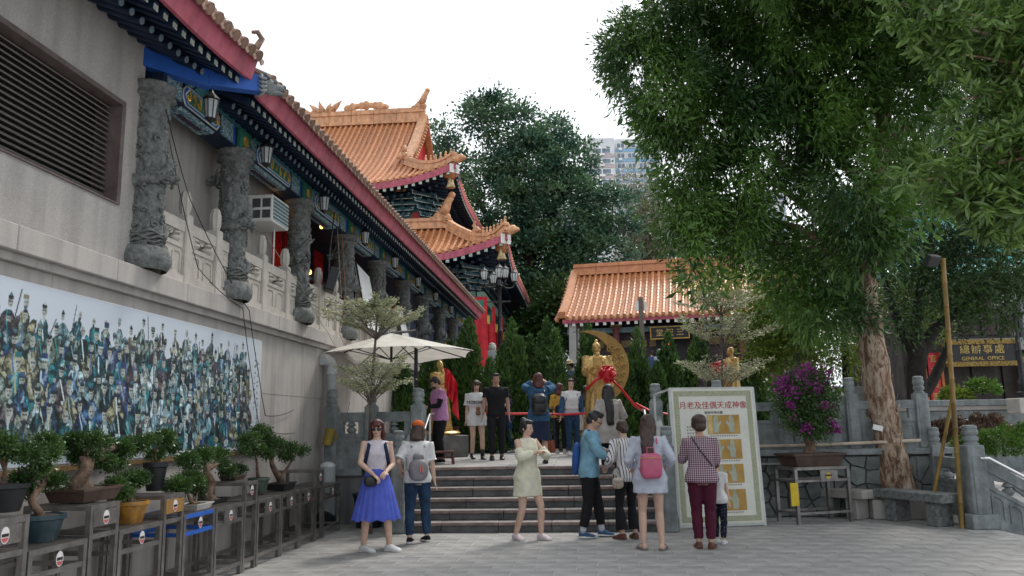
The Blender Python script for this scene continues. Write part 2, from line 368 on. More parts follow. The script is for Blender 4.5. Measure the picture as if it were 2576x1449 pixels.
# right: crazy-paved retaining wall with coping, balustrade on top
def voronoi_cells(w, h, n, seed):
    rr = random.Random(seed); pts = []
    nx = int(math.sqrt(n * w / h)) + 1; nz = int(n / nx) + 1
    for i in range(nx):
        for j in range(nz): pts.append(((i + .5 + rr.uniform(-.42, .42)) * w / nx, (j + .5 + rr.uniform(-.42, .42)) * h / nz))
    out = []
    for i, p in enumerate(pts):
        poly = [(0, 0), (w, 0), (w, h), (0, h)]
        for k, q in enumerate(pts):
            if k == i or (p[0] - q[0]) ** 2 + (p[1] - q[1]) ** 2 > (1.6) ** 2: continue
            mx, my = (p[0] + q[0]) / 2, (p[1] + q[1]) / 2; dx, dy = q[0] - p[0], q[1] - p[1]; new = []
            for a in range(len(poly)):
                A, B = poly[a], poly[(a + 1) % len(poly)]
                da = (A[0] - mx) * dx + (A[1] - my) * dy; db = (B[0] - mx) * dx + (B[1] - my) * dy
                if da <= 0: new.append(A)
                if da * db < 0:
                    t = da / (da - db); new.append((A[0] + (B[0] - A[0]) * t, A[1] + (B[1] - A[1]) * t))
            poly = new
            if len(poly) < 3: break
        if len(poly) >= 3: out.append(poly)
    return out
crazy_m = mat('crazy_stone', (.14, .155, .15), .75, .2, 4, speck=.15, bump=.5, bscale=22, rnd=.28, streak=.2)
joint_m = mat('dark_joint', (.05, .052, .05), .9, .15, 9)
RV, RZ = 14.25, 1.08
def crazy_wall(name, lab, org, rz, w, h, n, seed, th=.25):
    t = thing(name, lab, 'wall', org, rz)
    MB().box(0, w, .02, th, 0, h).build('wall_core', joint_m, t)
    for poly in voronoi_cells(w, h - .02, n, seed):
        cx = sum(p[0] for p in poly) / len(poly); cz = sum(p[1] for p in poly) / len(poly)
        def sh(f_): return [(cx + (x - cx) * f_, cz + (z - cz) * f_) for x, z in poly]
        def ins(dist):
            o = []
            for x, z in poly:
                d = math.hypot(x - cx, z - cz); k = max(.2, (d - dist) / d); o.append((cx + (x - cx) * k, cz + (z - cz) * k))
            return o
        a, b = ins(.007), ins(.022); q = random.uniform(-.012, .006); k = MB(); n_ = len(poly)
        vs = [(x, .03, z) for x, z in a] + [(x, q, z) for x, z in b]
        k.add(vs, [(i, (i + 1) % n_, n_ + (i + 1) % n_, n_ + i) for i in range(n_)] + [tuple(range(n_, 2 * n_))]); k.build('wall_stone', crazy_m, t)
    return t
cw = crazy_wall('retaining_wall', 'dark crazy-paved stone retaining wall behind the bougainvillea table', G(5.8, RV, 0), GA, 4.6, RZ - .1, 60, 3)
MB().box(-.02, 4.65, -.06, .3, RZ - .1, RZ).build('coping', stone_blue, cw, bevel=.01)
pi_ = MB().tube([(.6, -.05, RZ + .05), (2.5, -.05, RZ + .07), (4.1, -.05, RZ + .12)], .028, 8).build('water_pipe', mat('pipe_beige', (.5, .42, .33), .6, .15, 4), cw, smooth=True)
br = thing('stone_balustrade', 'carved stone balustrade on top of the crazy-paved wall behind the notice stand', 'balustrade', G(5.66, RV + .12, RZ), GA)
xs = [1.06, 2.14, 3.24, 4.36]
for x in xs: post(br, (x, 0, 0), .88, .2)
for a, b in zip([.12] + xs[:-1], xs): carved(br, (a + .1, 0, 0), (b - .1, 0, 0), .78, .11, 1)
# ---- planted slope behind the statues and the upper terrace
def terrain(name, x0, x1, y0, y1, nx, ny, fz, m):
    xs = np.linspace(x0, x1, nx); ys = np.linspace(y0, y1, ny); V = []
    for y in ys:
        for x in xs: V.append((x, y, fz(x, y)))
    F = [(j * nx + i, j * nx + i + 1, (j + 1) * nx + i + 1, (j + 1) * nx + i) for j in range(ny - 1) for i in range(nx - 1)]
    return struct(link(name, mesh_np(name, np.array(V), np.array(F), m, smooth=True)))
def slope_z(x, y):
    t = min(1, max(0, (y - 20.3) / 4.2)); return LZ - .05 + (UTZ - .05 - LZ) * t + .22 * mnoise.noise((x * .8, y * .8, 0)) * (t > .02) + .1 * mnoise.noise((x * 2.3, y * 2.1, 3)) * (t > .02)
rock_m = mat('rockery', (.12, .125, .12), .9, .35, 2.5, bump=1., bscale=9)
terrain('planted_slope', -3., 9.6, 20.0, 25.2, 90, 34, slope_z, rock_m)
ut = MB().box(-60, 9.4, 25, 120, -.3, UTZ).box(9.4, 14, 31, 120, -.3, UTZ).build('upper_terrace', mat('terrace_paving', (.27, .27, .265), .75, .15, 2, bump=.2)); struct(ut)
# ================================================================= GALLERY BUILDING ON THE LEFT
DZ = 3.18
CV = [8.05, 10.1, 12.5, 14.95, 17.4, 19.9, 22.3, 24.95, 27.5]
gb = thing('gallery_building', 'granite gallery with red fascia, blue rafters and painted beams along the left', 'building', G(0, 8, 0), GA)
def L(v): return v - 8            # along-wall coordinate local to the gallery
MB().box(-.5, 0, L(-2), L(30), 0, 2.9).build('base_wall', granite_wall, gb)
# joints of the cladding as thin shadow gaps: cladding panels a hair proud of the wall
for v in np.arange(4.2, 14, 1.25):
    for z0, z1 in ((.0, .62), (.625, 1.26), (1.265, 2.05), (2.055, 2.895)):
        MB().box(.001, .012, L(v) + .003, L(v + 1.25) - .003, z0 + .003, z1).build('cladding_panel', granite_wall, gb)
for v in np.arange(-2, 30, 1.35):
    MB().box(-.5, .13, L(v) + .002, L(v + 1.35) - .002, 2.97, DZ).build('ledge_stone', granite_wall, gb, bevel=.008)
MB().box(-.5, .07, L(-2), L(30), 2.9, 2.968).build('ledge_moulding', granite_wall, gb)
MB().box(-6, -.5, L(-2), L(30), 0, DZ - .005).build('deck', granite, gb)
# upper wall: near block (with louvre opening) and the recessed wall between columns 1 and 3
w = MB(); y0, y1, za, zb = L(4.2), L(7.62), 3.76, 4.82
w.box(-.4, -.02, L(-2), y0, DZ, 5.8).box(-.4, -.02, y0, y1, DZ, za).box(-.4, -.02, y0, y1, zb, 5.8).box(-.4, -.02, y1, L(7.95), DZ, 5.8)
w.build('near_wall', granite_wall, gb)
MB().box(-.62, -.36, L(7.9), L(12.35), DZ, 5.6).build('recessed_wall', granite_wall, gb)
lv = MB().box(-.3, -.28, y0, y1, za, zb).build('louvre_window', black, gb)
fr = MB(); fr.box(-.3, .0, y0, y1, zb - .05, zb).box(-.3, .0, y0, y1, za, za + .015).box(-.3, .0, y1 - .06, y1, za + .015, zb - .05)
fr.build('frame', mat('brown_frame', (.13, .10, .095), .5, .15, 8), lv)
slat_m = mat('louvre_slat', (.15, .135, .125), .5, .1, 8)
sl = MB().beam((-.14, y0 + .01, 0), (-.14, y1 - .07, 0), .05, .012, up=(.62, 0, .78)).mesh('slat', slat_m)
z = za + .04
while z < zb - .06: link('slat', sl, lv, (0, 0, z)); z += .056
# inside of the hall, seen between the farther columns: dark red back wall, hangings, lit lanterns
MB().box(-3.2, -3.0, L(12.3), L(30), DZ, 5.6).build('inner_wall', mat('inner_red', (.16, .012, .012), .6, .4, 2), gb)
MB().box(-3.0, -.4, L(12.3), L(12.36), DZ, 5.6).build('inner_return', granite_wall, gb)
MB().box(-3.2, .1, L(8), L(30), 5.75, 5.8).build('porch_ceiling', navy, gb)
hang_m = mat('red_hanging', (.55, .012, .012), .6, .3, 6)
lan_m = mat('lantern_glow', (1., .42, .10), .5, .05, 4, emit=4)
for v in (13.2, 13.9, 15.6, 16.3, 18.2, 20.6, 23.2, 25.8):
    MB().box(-1.62, -1.58, L(v) - .28, L(v) + .28, 4.5, 5.6).build('red_hanging', hang_m, gb)
for v, u_, z_ in ((13.35, -1.3, 5.0), (13.1, -1.0, 5.45), (15.1, -.5, 5.42), (15.75, -1.3, 5.0), (16.5, -1.2, 4.8), (18.2, -1.1, 5.05), (20.5, -1.1, 5.0), (12.2, -.3, 4.98)):
    MB().lathe([(.01, -.05), (.03, -.035), (.036, 0), (.03, .035), (.01, .05)], 10, (u_, L(v), z_)).build('lantern', lan_m, gb)
# painted architrave
paint_m = bpy.data.materials.new('painted_scrolls'); paint_m.use_nodes = True
def painted(m, base, line, gold_c, sc):
    nt = m.node_tree; N = nt.nodes; K = nt.links; b = N['Principled BSDF']; b.inputs['Roughness'].default_value = .55
    tc = N.new('ShaderNodeTexCoord'); v = N.new('ShaderNodeTexVoronoi'); v.feature = 'DISTANCE_TO_EDGE'; v.inputs['Scale'].default_value = sc; K.new(tc.outputs['Object'], v.inputs['Vector'])
    w_ = N.new('ShaderNodeTexWave'); w_.wave_type = 'RINGS'; w_.inputs['Scale'].default_value = sc * .7; w_.inputs['Distortion'].default_value = 9; w_.inputs['Detail'].default_value = 2; K.new(tc.outputs['Object'], w_.inputs['Vector'])
    r1 = N.new('ShaderNodeValToRGB'); r1.color_ramp.elements[0].position = .04; r1.color_ramp.elements[0].color = (*line, 1); r1.color_ramp.elements[1].position = .08; r1.color_ramp.elements[1].color = (*base, 1); K.new(v.outputs[0], r1.inputs[0])
    r2 = N.new('ShaderNodeValToRGB'); r2.color_ramp.elements[0].position = .78; r2.color_ramp.elements[1].position = .86; K.new(w_.outputs[0], r2.inputs[0])
    mx = N.new('ShaderNodeMix'); mx.data_type = 'RGBA'; mx.inputs[7].default_value = (*gold_c, 1); K.new(r2.outputs[0], mx.inputs[0]); K.new(r1.outputs[0], mx.inputs[6]); K.new(mx.outputs[2], b.inputs['Base Color'])
painted(paint_m, (.03, .12, .20), (.42, .52, .52), (.2, .3, .3), 16)
paint_g = bpy.data.materials.new('painted_green'); paint_g.use_nodes = True; painted(paint_g, (.03, .12, .10), (.1, .3, .28), (.2, .17, .06), 18)
octp = lambda a, b, z0, z1, c: [(a + c, z0), (b - c, z0), (b, z0 + c), (b, z1 - c), (b - c, z1), (a + c, z1), (a, z1 - c), (a, z0 + c)]
fx = lambda y, z, q: Vector((q, y, z))
scroll = []
def gold_scroll(parent, yc, zc, w, h, q):
    k = MB(); k.T = Matrix.Translation((q, yc, zc))
    for s in (-1, 1):
        for t in (0, 1, 2):
            y = s * w * (.14 + .15 * t); r = h * .3
            k.tube([(0, y + s * r * .5 * math.cos(a), r * math.sin(a) * (1 if t % 2 else -1)) for a in np.linspace(0, 4.6, 9)], .013, 5)
    k.tube([(0, -.02, -h * .2), (0, .02, h * .2)], .015, 5)
    return tag(k.build('gold_scroll', gold_paint, parent), kind='stuff')
for i, v in enumerate(CV):
    v2 = CV[i + 1] if i + 1 < len(CV) else v + 2.4
    a, b = L(v) + .0, L(v2)
    bmk = MB().box(-.16, .12, a, b, 5.30, 5.56).build('beam', navy, gb); bmk.location.z = -.15
    MB().box(-.1, .125, a, b, 5.42, 5.74).build('green_board', teal_paint, gb)
    n = b - a; p0, p1 = a + .42, a + n - .72
    for pad, q, m in ((.0, .128, pale_line), (.02, .133, blue_paint), (.045, .138, pale_line), (.06, .143, green_paint)):
        MB().prism(octp(p0 + pad, p1 - pad, 5.31 + pad * .8, 5.555 - pad * .8, .07), fx, .12, q).build('panel_layer', m, bmk)
    gold_scroll(bmk, (p0 + p1) / 2, 5.432, (p1 - p0) * .9, .2, .15)
    # hanging soffit box under the panel, painted
    so = MB().prism([(-.14, 5.30), (.09, 5.30), (.06, 5.27), (-.12, 5.27)], lambda x, z, q: Vector((x, q, z)), p0 + .05, p1 - .05).build('soffit_panel', paint_m, bmk)
    MB().box(-.06, .0, p0 + .2, p1 - .2, 5.262, 5.268).build('soffit_field', mat('purple_dark', (.06, .03, .06), .7, .3, 20), bmk)
    MB().box(.121, .137, p1 + .04, p1 + .36, 5.31, 5.55).build('scroll_panel', paint_m, bmk)
    MB().box(.121, .14, p1 + .38, p1 + .41, 5.3, 5.56).build('blue_band', blue_paint, bmk)
    MB().box(.121, .139, p0 - .34, p0 - .05, 5.31, 5.55).build('scroll_panel', paint_m, bmk)
    # lotus square above the column
    MB().box(.121, .165, b - .2, b + .12, 5.29, 5.57).build('lotus_square', green_paint, bmk)
    lt = MB()
    for k_ in range(7):
        an = R(-75 + 25 * k_); lt.tube([(.17, b - .04, 5.36), (.17, b - .04 + .1 * math.sin(an), 5.38 + .12 * math.cos(an))], [.02, .008], 5)
    lt.build('gold_lotus', gold_paint, bmk)
# carved dragon columns
def dragon_mesh(seed, tall=2.12):
    n, k = 64, 180; V = np.zeros((k * n, 3)); rr = random.Random(seed); ph = rr.uniform(0, 6)
    for i in range(k):
        t = i / (k - 1); z = t * tall
        for j in range(n):
            a = 2 * math.pi * j / n
            if t < .12:
                q = t / .12; r = .235 * (1 - .0 * q) + .03 * math.sin(math.pi * min(1, q * 1.15)); r = .19 + .085 * math.sin(math.pi * (q * .8 + .12)) ** .7
                d = .006 * mnoise.noise((a * 3, z * 14, seed))
            elif t > .90:
                q = (t - .90) / .10
                r = .165 + (.06 if q > .2 else .0) + (.015 * math.sin(q * 9)); r = r if q < .97 else .16; d = .003 * mnoise.noise((math.cos(a) * 9, math.sin(a) * 9, z * 30))
            else:
                r = .155; hz = (a + ph) / (2 * math.pi) + (t - .1) * 2.4
                f = abs((hz % 1) - .5) * 2; body = max(0, 1 - (f / .34) ** 2)
                sc = .010 * abs(math.sin(hz * 120)) * body
                c_, s_ = math.cos(a), math.sin(a)
                n1 = mnoise.noise((c_ * 2.2, s_ * 2.2, z * 5 + seed)); n2 = abs(mnoise.noise((c_ * 5, s_ * 5, z * 11 + seed))); n3 = abs(mnoise.noise((c_ * 11, s_ * 11, z * 24 + seed)))
                d = .035 * max(0, n1) + .035 * (.42 - n2) + .02 * (.35 - n3)
                if t < .2: d += .025 * math.sin(z * 120 + 4 * math.sin(a * 3)) * (1 - abs(t - .16) / .04) * (abs(t - .16) < .04)
            r += d; V[i * n + j] = (r * math.cos(a), r * math.sin(a), z)
    F = [(i * n + j, i * n + (j + 1) % n, (i + 1) * n + (j + 1) % n, (i + 1) * n + j) for i in range(k - 1) for j in range(n)]
    return mesh_np('dragon_column', V, np.array(F), stone_carved, smooth=True)
dm = [dragon_mesh(s, 2.0) for s in (1, 5, 9)]
nth = ['nearest', 'second', 'third', 'fourth', 'fifth', 'sixth', 'seventh', 'eighth', 'ninth']
def dragon_bits(seed):
    k = MB(); rr = random.Random(seed); a0 = rr.uniform(-1, 1); turns = 1.55
    def P(a, r, z): return Vector((r * math.cos(a), r * math.sin(a), z))
    # scaled body winding up the shaft, with a fin along its back
    n = 90; pts, rad = [], []
    for i in range(n):
        t = i / (n - 1); a = a0 - .6 + t * 6.283 * turns; z = .34 + 1.22 * t + .06 * math.sin(t * 19); pts.append(P(a, .178 + .022 * math.sin(t * 23), z)); rad.append((.022 + .043 * math.sin(math.pi * min(1, t * 1.05 + .04)) ** .6) * (1 + .10 * (i % 2)))
    k.tube(pts, rad, 9)
    for i in range(4, n - 4, 2):
        d = Vector((pts[i].x, pts[i].y, 0)).normalized(); k.tube([pts[i] + d * rad[i] * .8 + Vector((0, 0, .01)), pts[i] + d * (rad[i] + .028) + Vector((0, 0, .03))], [.013, .003], 4)
    # head with open jaws, horns and mane
    for a, z0, s in ((a0 - .6 + 6.283 * turns, 1.58, 1.), (a0 - .75, .98, .8)):
        c, q_ = math.cos(a), math.sin(a); p = P(a, .235, z0); o = Vector((c, q_, 0)); w = Vector((-q_, c, 0))
        k.ell(p, (.075 * s,) * 3, 10, 7); k.ell(p + o * .075 * s + Vector((0, 0, .0)), (.05 * s, .05 * s, .03 * s), 8, 6); k.ell(p + o * .065 * s + Vector((0, 0, -.06 * s)), (.045 * s, .04 * s, .018 * s), 8, 5)
        for g in (-1, 1):
            k.tube([p + w * g * .03 + Vector((0, 0, .05)), p + w * g * .07 - o * .02 + Vector((0, 0, .12)), p + w * g * .06 - o * .05 + Vector((0, 0, .17))], [.016, .012, .004], 5); k.ell(p + o * .045 * s + w * g * .035 + Vector((0, 0, .04)), (.016,) * 3, 6, 4)
            for m in range(3): k.tube([p + w * g * .06 + Vector((0, 0, -.03 * m)), p + w * g * .12 - o * .03 + Vector((0, 0, .03 - .05 * m)), p + w * g * .15 - o * .06 + Vector((0, 0, .06 - .05 * m))], [.018, .013, .003], 5)
    # claws
    for f in (.18, .42, .66, .86):
        i = int(f * n); a = a0 - .6 + f * 6.283 * turns + .5; z = pts[i].z - .06
        for m in (-1, 0, 1): k.tube([P(a, .19, z), P(a + .12 + .05 * m, .235, z - .03 + .035 * m), P(a + .26, .215, z - .05 + .06 * m)], [.02, .015, .004], 5)
    # cloud scrolls filling the ground, waves round the foot
    for i in range(74):
        a = rr.uniform(-3.14, 3.14); z0 = rr.uniform(.3, 1.78); r0 = rr.uniform(.022, .045); c, s_ = math.cos(a), math.sin(a); q2 = []
        for q in np.linspace(0, 6.5, 9):
            rr_ = r0 * (1 - q / 8.5); q2.append((.178 * c - s_ * rr_ * math.cos(q), .178 * s_ + c * rr_ * math.cos(q), z0 + rr_ * math.sin(q)))
        k.tube(q2, .0125, 5)
    for j in range(5):
        k.tube([P(a, .175 + .012 * j % .03, .27 + .028 * j + .02 * math.sin(a * 5 + j * 1.4)) for a in np.linspace(0, 6.283, 33)], .014, 5, cap=False)
    return k.mesh('dragon_relief', stone_carved, smooth=True)
db = [dragon_bits(s) for s in (2, 6, 8)]
for i, v in enumerate(CV):
    if i == 8: lab = 'farthest of the dark carved dragon columns along the gallery'
    else: lab = '%s dark stone dragon column of the gallery, counted from the louvred wall' % nth[i]
    c = tag(link('dragon_column', dm[i % 3], None, G(0.02, v, DZ)), lab, 'column', 'carved dragon columns of the gallery')
    c.rotation_euler[2] = i * 1.3
    r_ = link('dragon_relief', db[i % 3], c); r_.rotation_euler[2] = -i * 1.3 + GA
# eaves ------------------------------------------------------------
roof = gb
def eave(parent, v0, v1, off, zf, lift=None, near=False, dz_in=.42):
    """rafters with painted ends, red fascia, tile ends and drip tiles"""
    lift = lift or (lambda v: 0)
    sp = .172; m1 = MB().beam((-.95, 0, dz_in), (.0, 0, 0), .075, .085).mesh('rafter', navy); m2 = MB().lathe([(.042, 0), (.042, .98)], 10); 
    me2 = MB(); me2.T = Matrix.Translation((-.26, 0, -.055)) @ Matrix.Rotation(R(90), 4, 'Y') @ Matrix.Rotation(R(180), 4, 'Y'); me2.T = frame((-.26, 0, -.05), (0, 1, 0), (dz_in, 0, .95)) if False else None
    m2 = MB().tube([(-.95, 0, dz_in - .08), (-.24, 0, dz_in * .25 - .06)], .04, 10).mesh('round_rafter', navy, smooth=40)
    cap1 = MB().box(.001, .008, -.036, .036, -.04, .04).mesh('rafter_end', mat('rafter_end_white', (.55, .57, .52), .6, .15, 30, col2=(.2, .25, .2), rnd=.12))
    cap2 = MB().tube([(-.239, 0, dz_in * .25 - .06), (-.232, 0, dz_in * .25 - .062)], .036, 10).mesh('rafter_end', mat('rafter_end_blue', (.16, .22, .27), .6, .2, 30, rnd=.15))
    v = v0
    k = 0
    while v < v1:
        z = zf + lift(v)
        a = link('rafter', m1, parent, (off - .06, L(v), z)); link('rafter_end', cap1, a)
        b = link('round_rafter', m2, parent, (off - .1, L(v + sp / 2), z - .03)); link('rafter_end', cap2, b)
        v += sp; k += 1
    # fascia and boards follow the lift
    f = MB(); t = MB(); s = MB(); vs = np.linspace(v0 - .1, v1 + .1, 24)
    for aa, bb in zip(vs[:-1], vs[1:]):
        ya, yb, la, lb = L(aa), L(bb), zf + lift(aa), zf + lift(bb)
        f.add([(off, ya, la + .03), (off + .04, ya, la + .03), (off + .11, ya, la + .27), (off + .04, ya, la + .27), (off, yb, lb + .03), (off + .04, yb, lb + .03), (off + .11, yb, lb + .27), (off + .04, yb, lb + .27)], [(0, 1, 2, 3), (7, 6, 5, 4), (0, 4, 5, 1), (1, 5, 6, 2), (2, 6, 7, 3), (3, 7, 4, 0)])
        s.add([(off + .04, ya, la + .06), (-.2, ya, la + dz_in + .05), (off + .04, yb, lb + .06), (-.2, yb, lb + dz_in + .05)], [(0, 1, 3, 2)])
        t.add([(off + .13, ya, la + .275), (-1.6, ya, la + 1.05), (off + .13, yb, lb + .275), (-1.6, yb, lb + 1.05)], [(0, 2, 3, 1)])
    f.build('fascia_board', fascia_red, parent, fix=True); s.build('soffit_boards', navy, parent, fix=False); t.build('tile_bed', tile_old, parent, fix=False)
    rib = MB().tube([(.16, 0, .0), (-.5, 0, .33), (-1.6, 0, .80)], .052, 8).mesh('tile_rib', tile_old, smooth=40)
    disc = MB(); disc.tube([(.155, 0, -.005), (.18, 0, -.02)], .066, 12); disc = disc.mesh('tile_end', tile_old)
    drip = MB().prism([(-.07, .0), (.07, 0), (.05, -.05), (0, -.085), (-.05, -.05)], lambda y, z, q: Vector((q, y, z)), .15, .165).mesh('drip_tile', tile_old)
    knob = MB().lathe([(.012, 0), (.012, .05), (.026, .065), (.03, .09), (.018, .115), (.004, .12)], 8).mesh('tile_nail', tile_old, smooth=True)
    sp = .2; v = v0
    while v < v1 + .05:
        z = zf + lift(v) + .29
        a = link('tile_rib', rib, parent, (off, L(v), z)); link('tile_end', disc, a)
        if near: link('tile_nail', knob, a, (.02, 0, .09))
        link('drip_tile', drip, parent, (off, L(v + sp / 2), z)); v += sp
eave(gb, 9.05, 29.2, .74, 5.37)
nb = thing('corner_roof', 'upturned corner eave with blue hip beam and grey dragon head, nearest roof on the left', 'roof', G(0, 8, 0), GA)
lf = lambda v: .10 * max(0, (v - 7.2) / 1.6) ** 2
eave(nb, 4.6, 8.62, .76, 5.385, lf, near=True)
hb = MB(); hb.beam((-.1, L(7.9), 5.46), (.45, L(8.45), 5.40), .12, .2).beam((.42, L(8.42), 5.42), (.84, L(8.84), 5.50), .13, .2)
ho = hb.build('hip_beam', blue_paint, nb)
MB().beam((.846, L(8.846), 5.50), (.86, L(8.86), 5.503), .15, .23).build('beam_cap', pale_line, ho)
MB().beam((.862, L(8.862), 5.503), (.875, L(8.875), 5.505), .12, .19).build('cap_field', blue_paint, ho)
# dragon head at the beam end
dh = MB(); Tm = frame((.88, L(8.88), 5.5), (1, 1, .1), (-1, 1, 0)); dh.T = Tm
dh.ell((.06, 0, 0), (.1, .075, .1), 12, 8).ell((.16, 0, .0), (.1, .062, .055), 10, 7).ell((.14, 0, -.06), (.1, .055, .03), 10, 6).ell((.245, 0, .025), (.03, .045, .03), 8, 6)
for s in (-1, 1):
    dh.ell((.13, s * .05, .06), (.024, .02, .024), 8, 6).tube([(.06, s * .05, .08), (.0, s * .06, .13), (-.06, s * .06, .14)], [.022, .018, .004], 6)
    for q in range(4): dh.tube([(.0 - .0 * q, s * .07, .06 - q * .045), (-.06, s * .085, .05 - q * .05), (-.1, s * .08, .08 - q * .05)], [.022, .018, .004], 6)
    dh.tube([(.22, s * .04, -.01), (.25, s * .06, -.05), (.22, s * .075, -.08)], [.008, .006, .002], 5)
dh.build('dragon_head', stone_blue, nb, smooth=True)
# hip ridge ending in a horn
hr = MB(); hr.tube([(-1.0, L(7.1), 6.45), (-.2, L(7.9), 6.0), (.35, L(8.42), 5.86), (.62, L(8.7), 5.86), (.78, L(8.86), 5.97), (.83, L(8.9), 6.1), (.79, L(8.86), 6.17), (.74, L(8.82), 6.15)], [.1, .1, .085, .06, .045, .035, .03, .022], 8)
hr.build('hip_ridge', tile_old, nb, smooth=True)
hr2 = MB(); hr2.tube([(-.2, L(7.8), 5.9), (.3, L(8.3), 5.78), (.6, L(8.6), 5.8)], [.07, .06, .05], 8).build('ridge_roll', tile_old, nb, smooth=True)
# gallery balustrade on the ledge: pale granite, between the columns
gbal = thing('gallery_balustrade', 'pale granite balustrade with lotus finials standing on the gallery ledge', 'balustrade', G(.02, 8, DZ), GA)
for i in range(len(CV) - 1):
    a, b = L(CV[i]), L(CV[i + 1]); n = (b - a); p1 = a + n * .39; p2 = a + n * .76
    if i > 4: continue
    post(gbal, (.0, p1, 0), .80, .15, granite_pale, 'lotus'); post(gbal, (.0, p2, 0), .80, .15, granite_pale, 'lotus')
    H_ = .71
    for s0, s1, vv in ((a + .2, p1 - .075, 2), (p1 + .075, p2 - .075, 2), (p2 + .075, b - .2, 1)):
        carved(gbal, (0, s0, 0), (0, s1, 0), H_, .1, vv, granite_pale, low=.56)
# things fixed to the gallery
ac = thing('air_conditioner', 'white window air conditioner poking out of the gallery wall by the third column', 'air conditioner', G(-.2, 11.55, 4.52), GA)
MB().box(-.25, .28, -.32, .32, 0, .40).build('casing', white, ac, bevel=.012)
ms = MB()
for i in range(6): ms.box(.281, .287, -.29 + i * .098, -.29 + i * .098 + .088, .03, .37)
ms.build('coil_grille', mat('coil_blue', (.06, .17, .2), .5, .3, 40), ac)
gl_ = MB()
for i in range(7): gl_.box(.287, .291, -.3, .3, .035 + i * .054, .043 + i * .054)
gl_.build('guard_wires', white, ac)
MB().box(-.02, .1, -.326, -.321, .05, .17).box(-.02, .1, -.326, -.321, .21, .34).box(.13, .25, -.326, -.321, .05, .17).box(.13, .25, -.326, -.321, .21, .34).build('side_vent', mat('vent_dark', (.08, .08, .085), .5, .2, 30), ac)
MB().tube([(.15, .1, 0), (.15, .1, -1.3)], .012, 6).build('drain_hose', white, ac)
def lantern(loc, lab, grp, s=1., bracket=True, rz=0.):
    t = thing('wall_lantern', lab, 'lantern', loc, rz, grp)
    if bracket:
        MB().tube([(-.22 * s, 0, .36 * s), (-.12 * s, 0, .44 * s), (0, 0, .46 * s), (.03 * s, 0, .40 * s), (0, 0, .36 * s)], .012 * s, 6).build('bracket', dark_iron, t, smooth=True)
    MB().lathe([(.005, .36 * s), (.015 * s, .33 * s), (.03 * s, .30 * s), (.095 * s, .235 * s), (.1 * s, .22 * s), (.085 * s, .215 * s)], 8).build('cap', dark_iron, t)
    MB().lathe([(.08 * s, .21 * s), (.055 * s, .0)], 8).build('glass', mat('lantern_glass', (.42, .45, .45), .25, .1, 20, spec=.6), t)
    k = MB()
    for j in range(8):
        a = 2 * math.pi * (j) / 8; k.tube([(.084 * s * math.cos(a), .084 * s * math.sin(a), .215 * s), (.059 * s * math.cos(a), .059 * s * math.sin(a), 0)], .007 * s, 4)
    k.lathe([(.062 * s, .0), (.062 * s, -.015 * s), (.03 * s, -.035 * s), (.008 * s, -.06 * s)], 8); k.build('cage', dark_iron, t)
    return t
for i, v in enumerate(CV[:-1]):
    lantern(G(.36, v + (.62 if i == 0 else .18), 5.05), ['wall lantern under the blue corner beam, nearest of the row', 'black wall lantern beside the second dragon column', 'black wall lantern beside the third dragon column, past the air conditioner', 'black wall lantern beside the fourth dragon column', 'black wall lantern beside the fifth dragon column', 'black wall lantern beside the sixth dragon column', 'black wall lantern beside the seventh dragon column', 'farthest wall lantern on the gallery, by the red pillars'][i], 'wall lanterns along the gallery eave', 1., True, GA)
# floodlight, leaning boards and cables
fl = thing('floodlight', 'black floodlight hung between the third and fourth columns', 'floodlight', G(.25, 13.55, 4.05), GA)
Tm = frame((0, 0, 0), (-.35, 1, 0), (.25, .1, 1)); q = MB(); q.T = Tm; q.box(-.2, .2, -.2, .2, -.1, .06).build('housing', black, fl, bevel=.015)
q = MB(); q.T = Tm; q.box(-.17, .17, -.17, .17, .061, .066).build('lens', mat('flood_glass', (.3, .36, .35), .2, .1, 10), fl)
q = MB(); q.tube([(0, -.22, 0), (0, -.22, .4), (0, .0, 1.2)], .012, 5).build('mounting_arm', dark_iron, fl)
def board(v0, v1, z0, z1, lab, lean=.25):
    t = thing('leaning_board', lab, 'board', G(.0, v0, z0), GA); n = v1 - v0; h = z1 - z0
    k = MB(); k.prism([(0, .0), (n, .0), (n, h), (0, h * 1.12)], lambda a, b, q: Vector((.25 - lean * b / h + q, a, b)), -.012, .012); k.build('sheet', mat('board_white', (.72, .74, .74), .45, .05, 4), t)
    e = MB(); e.prism([(.0, -.02), (n, -.02), (n, 0), (0, 0)], lambda a, b, q: Vector((.25 + q, a, b)), -.018, .018); e.beam((.25, 0, 0), (.25 - lean, 0, h * 1.12), .03, .03); e.beam((.25, n, 0), (.25 - lean, n, h), .03, .03); e.build('edge_trim', black, t)
board(15.75, 16.75, 3.5, 4.7, 'tall white board leaning between the fourth and fifth dragon columns')
board(19.0, 19.9, 3.4, 4.35, 'small white board leaning behind the layered tree, near the sixth column', .2)
def cable(pts, lab, m=black, r=.0055):
    P_ = [Vector(p) for p in pts]; out = []
    for a, b in zip(P_[:-1], P_[1:]):
        for t in np.linspace(0, 1, 8)[:-1]: out.append(a.lerp(b, t) + Vector((0, 0, -.10 * (b - a).length * 4 * t * (1 - t) * .35)))
    out.append(P_[-1]); o = MB().tube(out, r, 5).build('cable', m, smooth=True); return tag(o, lab, 'cable')
cable([G(.2, 8.0, 4.9), G(.12, 8.75, 4.15), G(.15, 10.4, 3.1), G(.1, 10.9, 2.3), G(.05, 11.3, 1.75), G(.05, 12.4, 1.85)], 'black cable sagging from the nearest dragon column down past the mural')
cable([G(.2, 8.1, 4.6), G(.13, 9.0, 3.4), G(.15, 10.2, 3.1), G(.08, 10.75, 2.2), G(.05, 11.1, 1.6), G(.04, 12.5, 1.5)], 'second black cable looping across the ledge beside the mural')
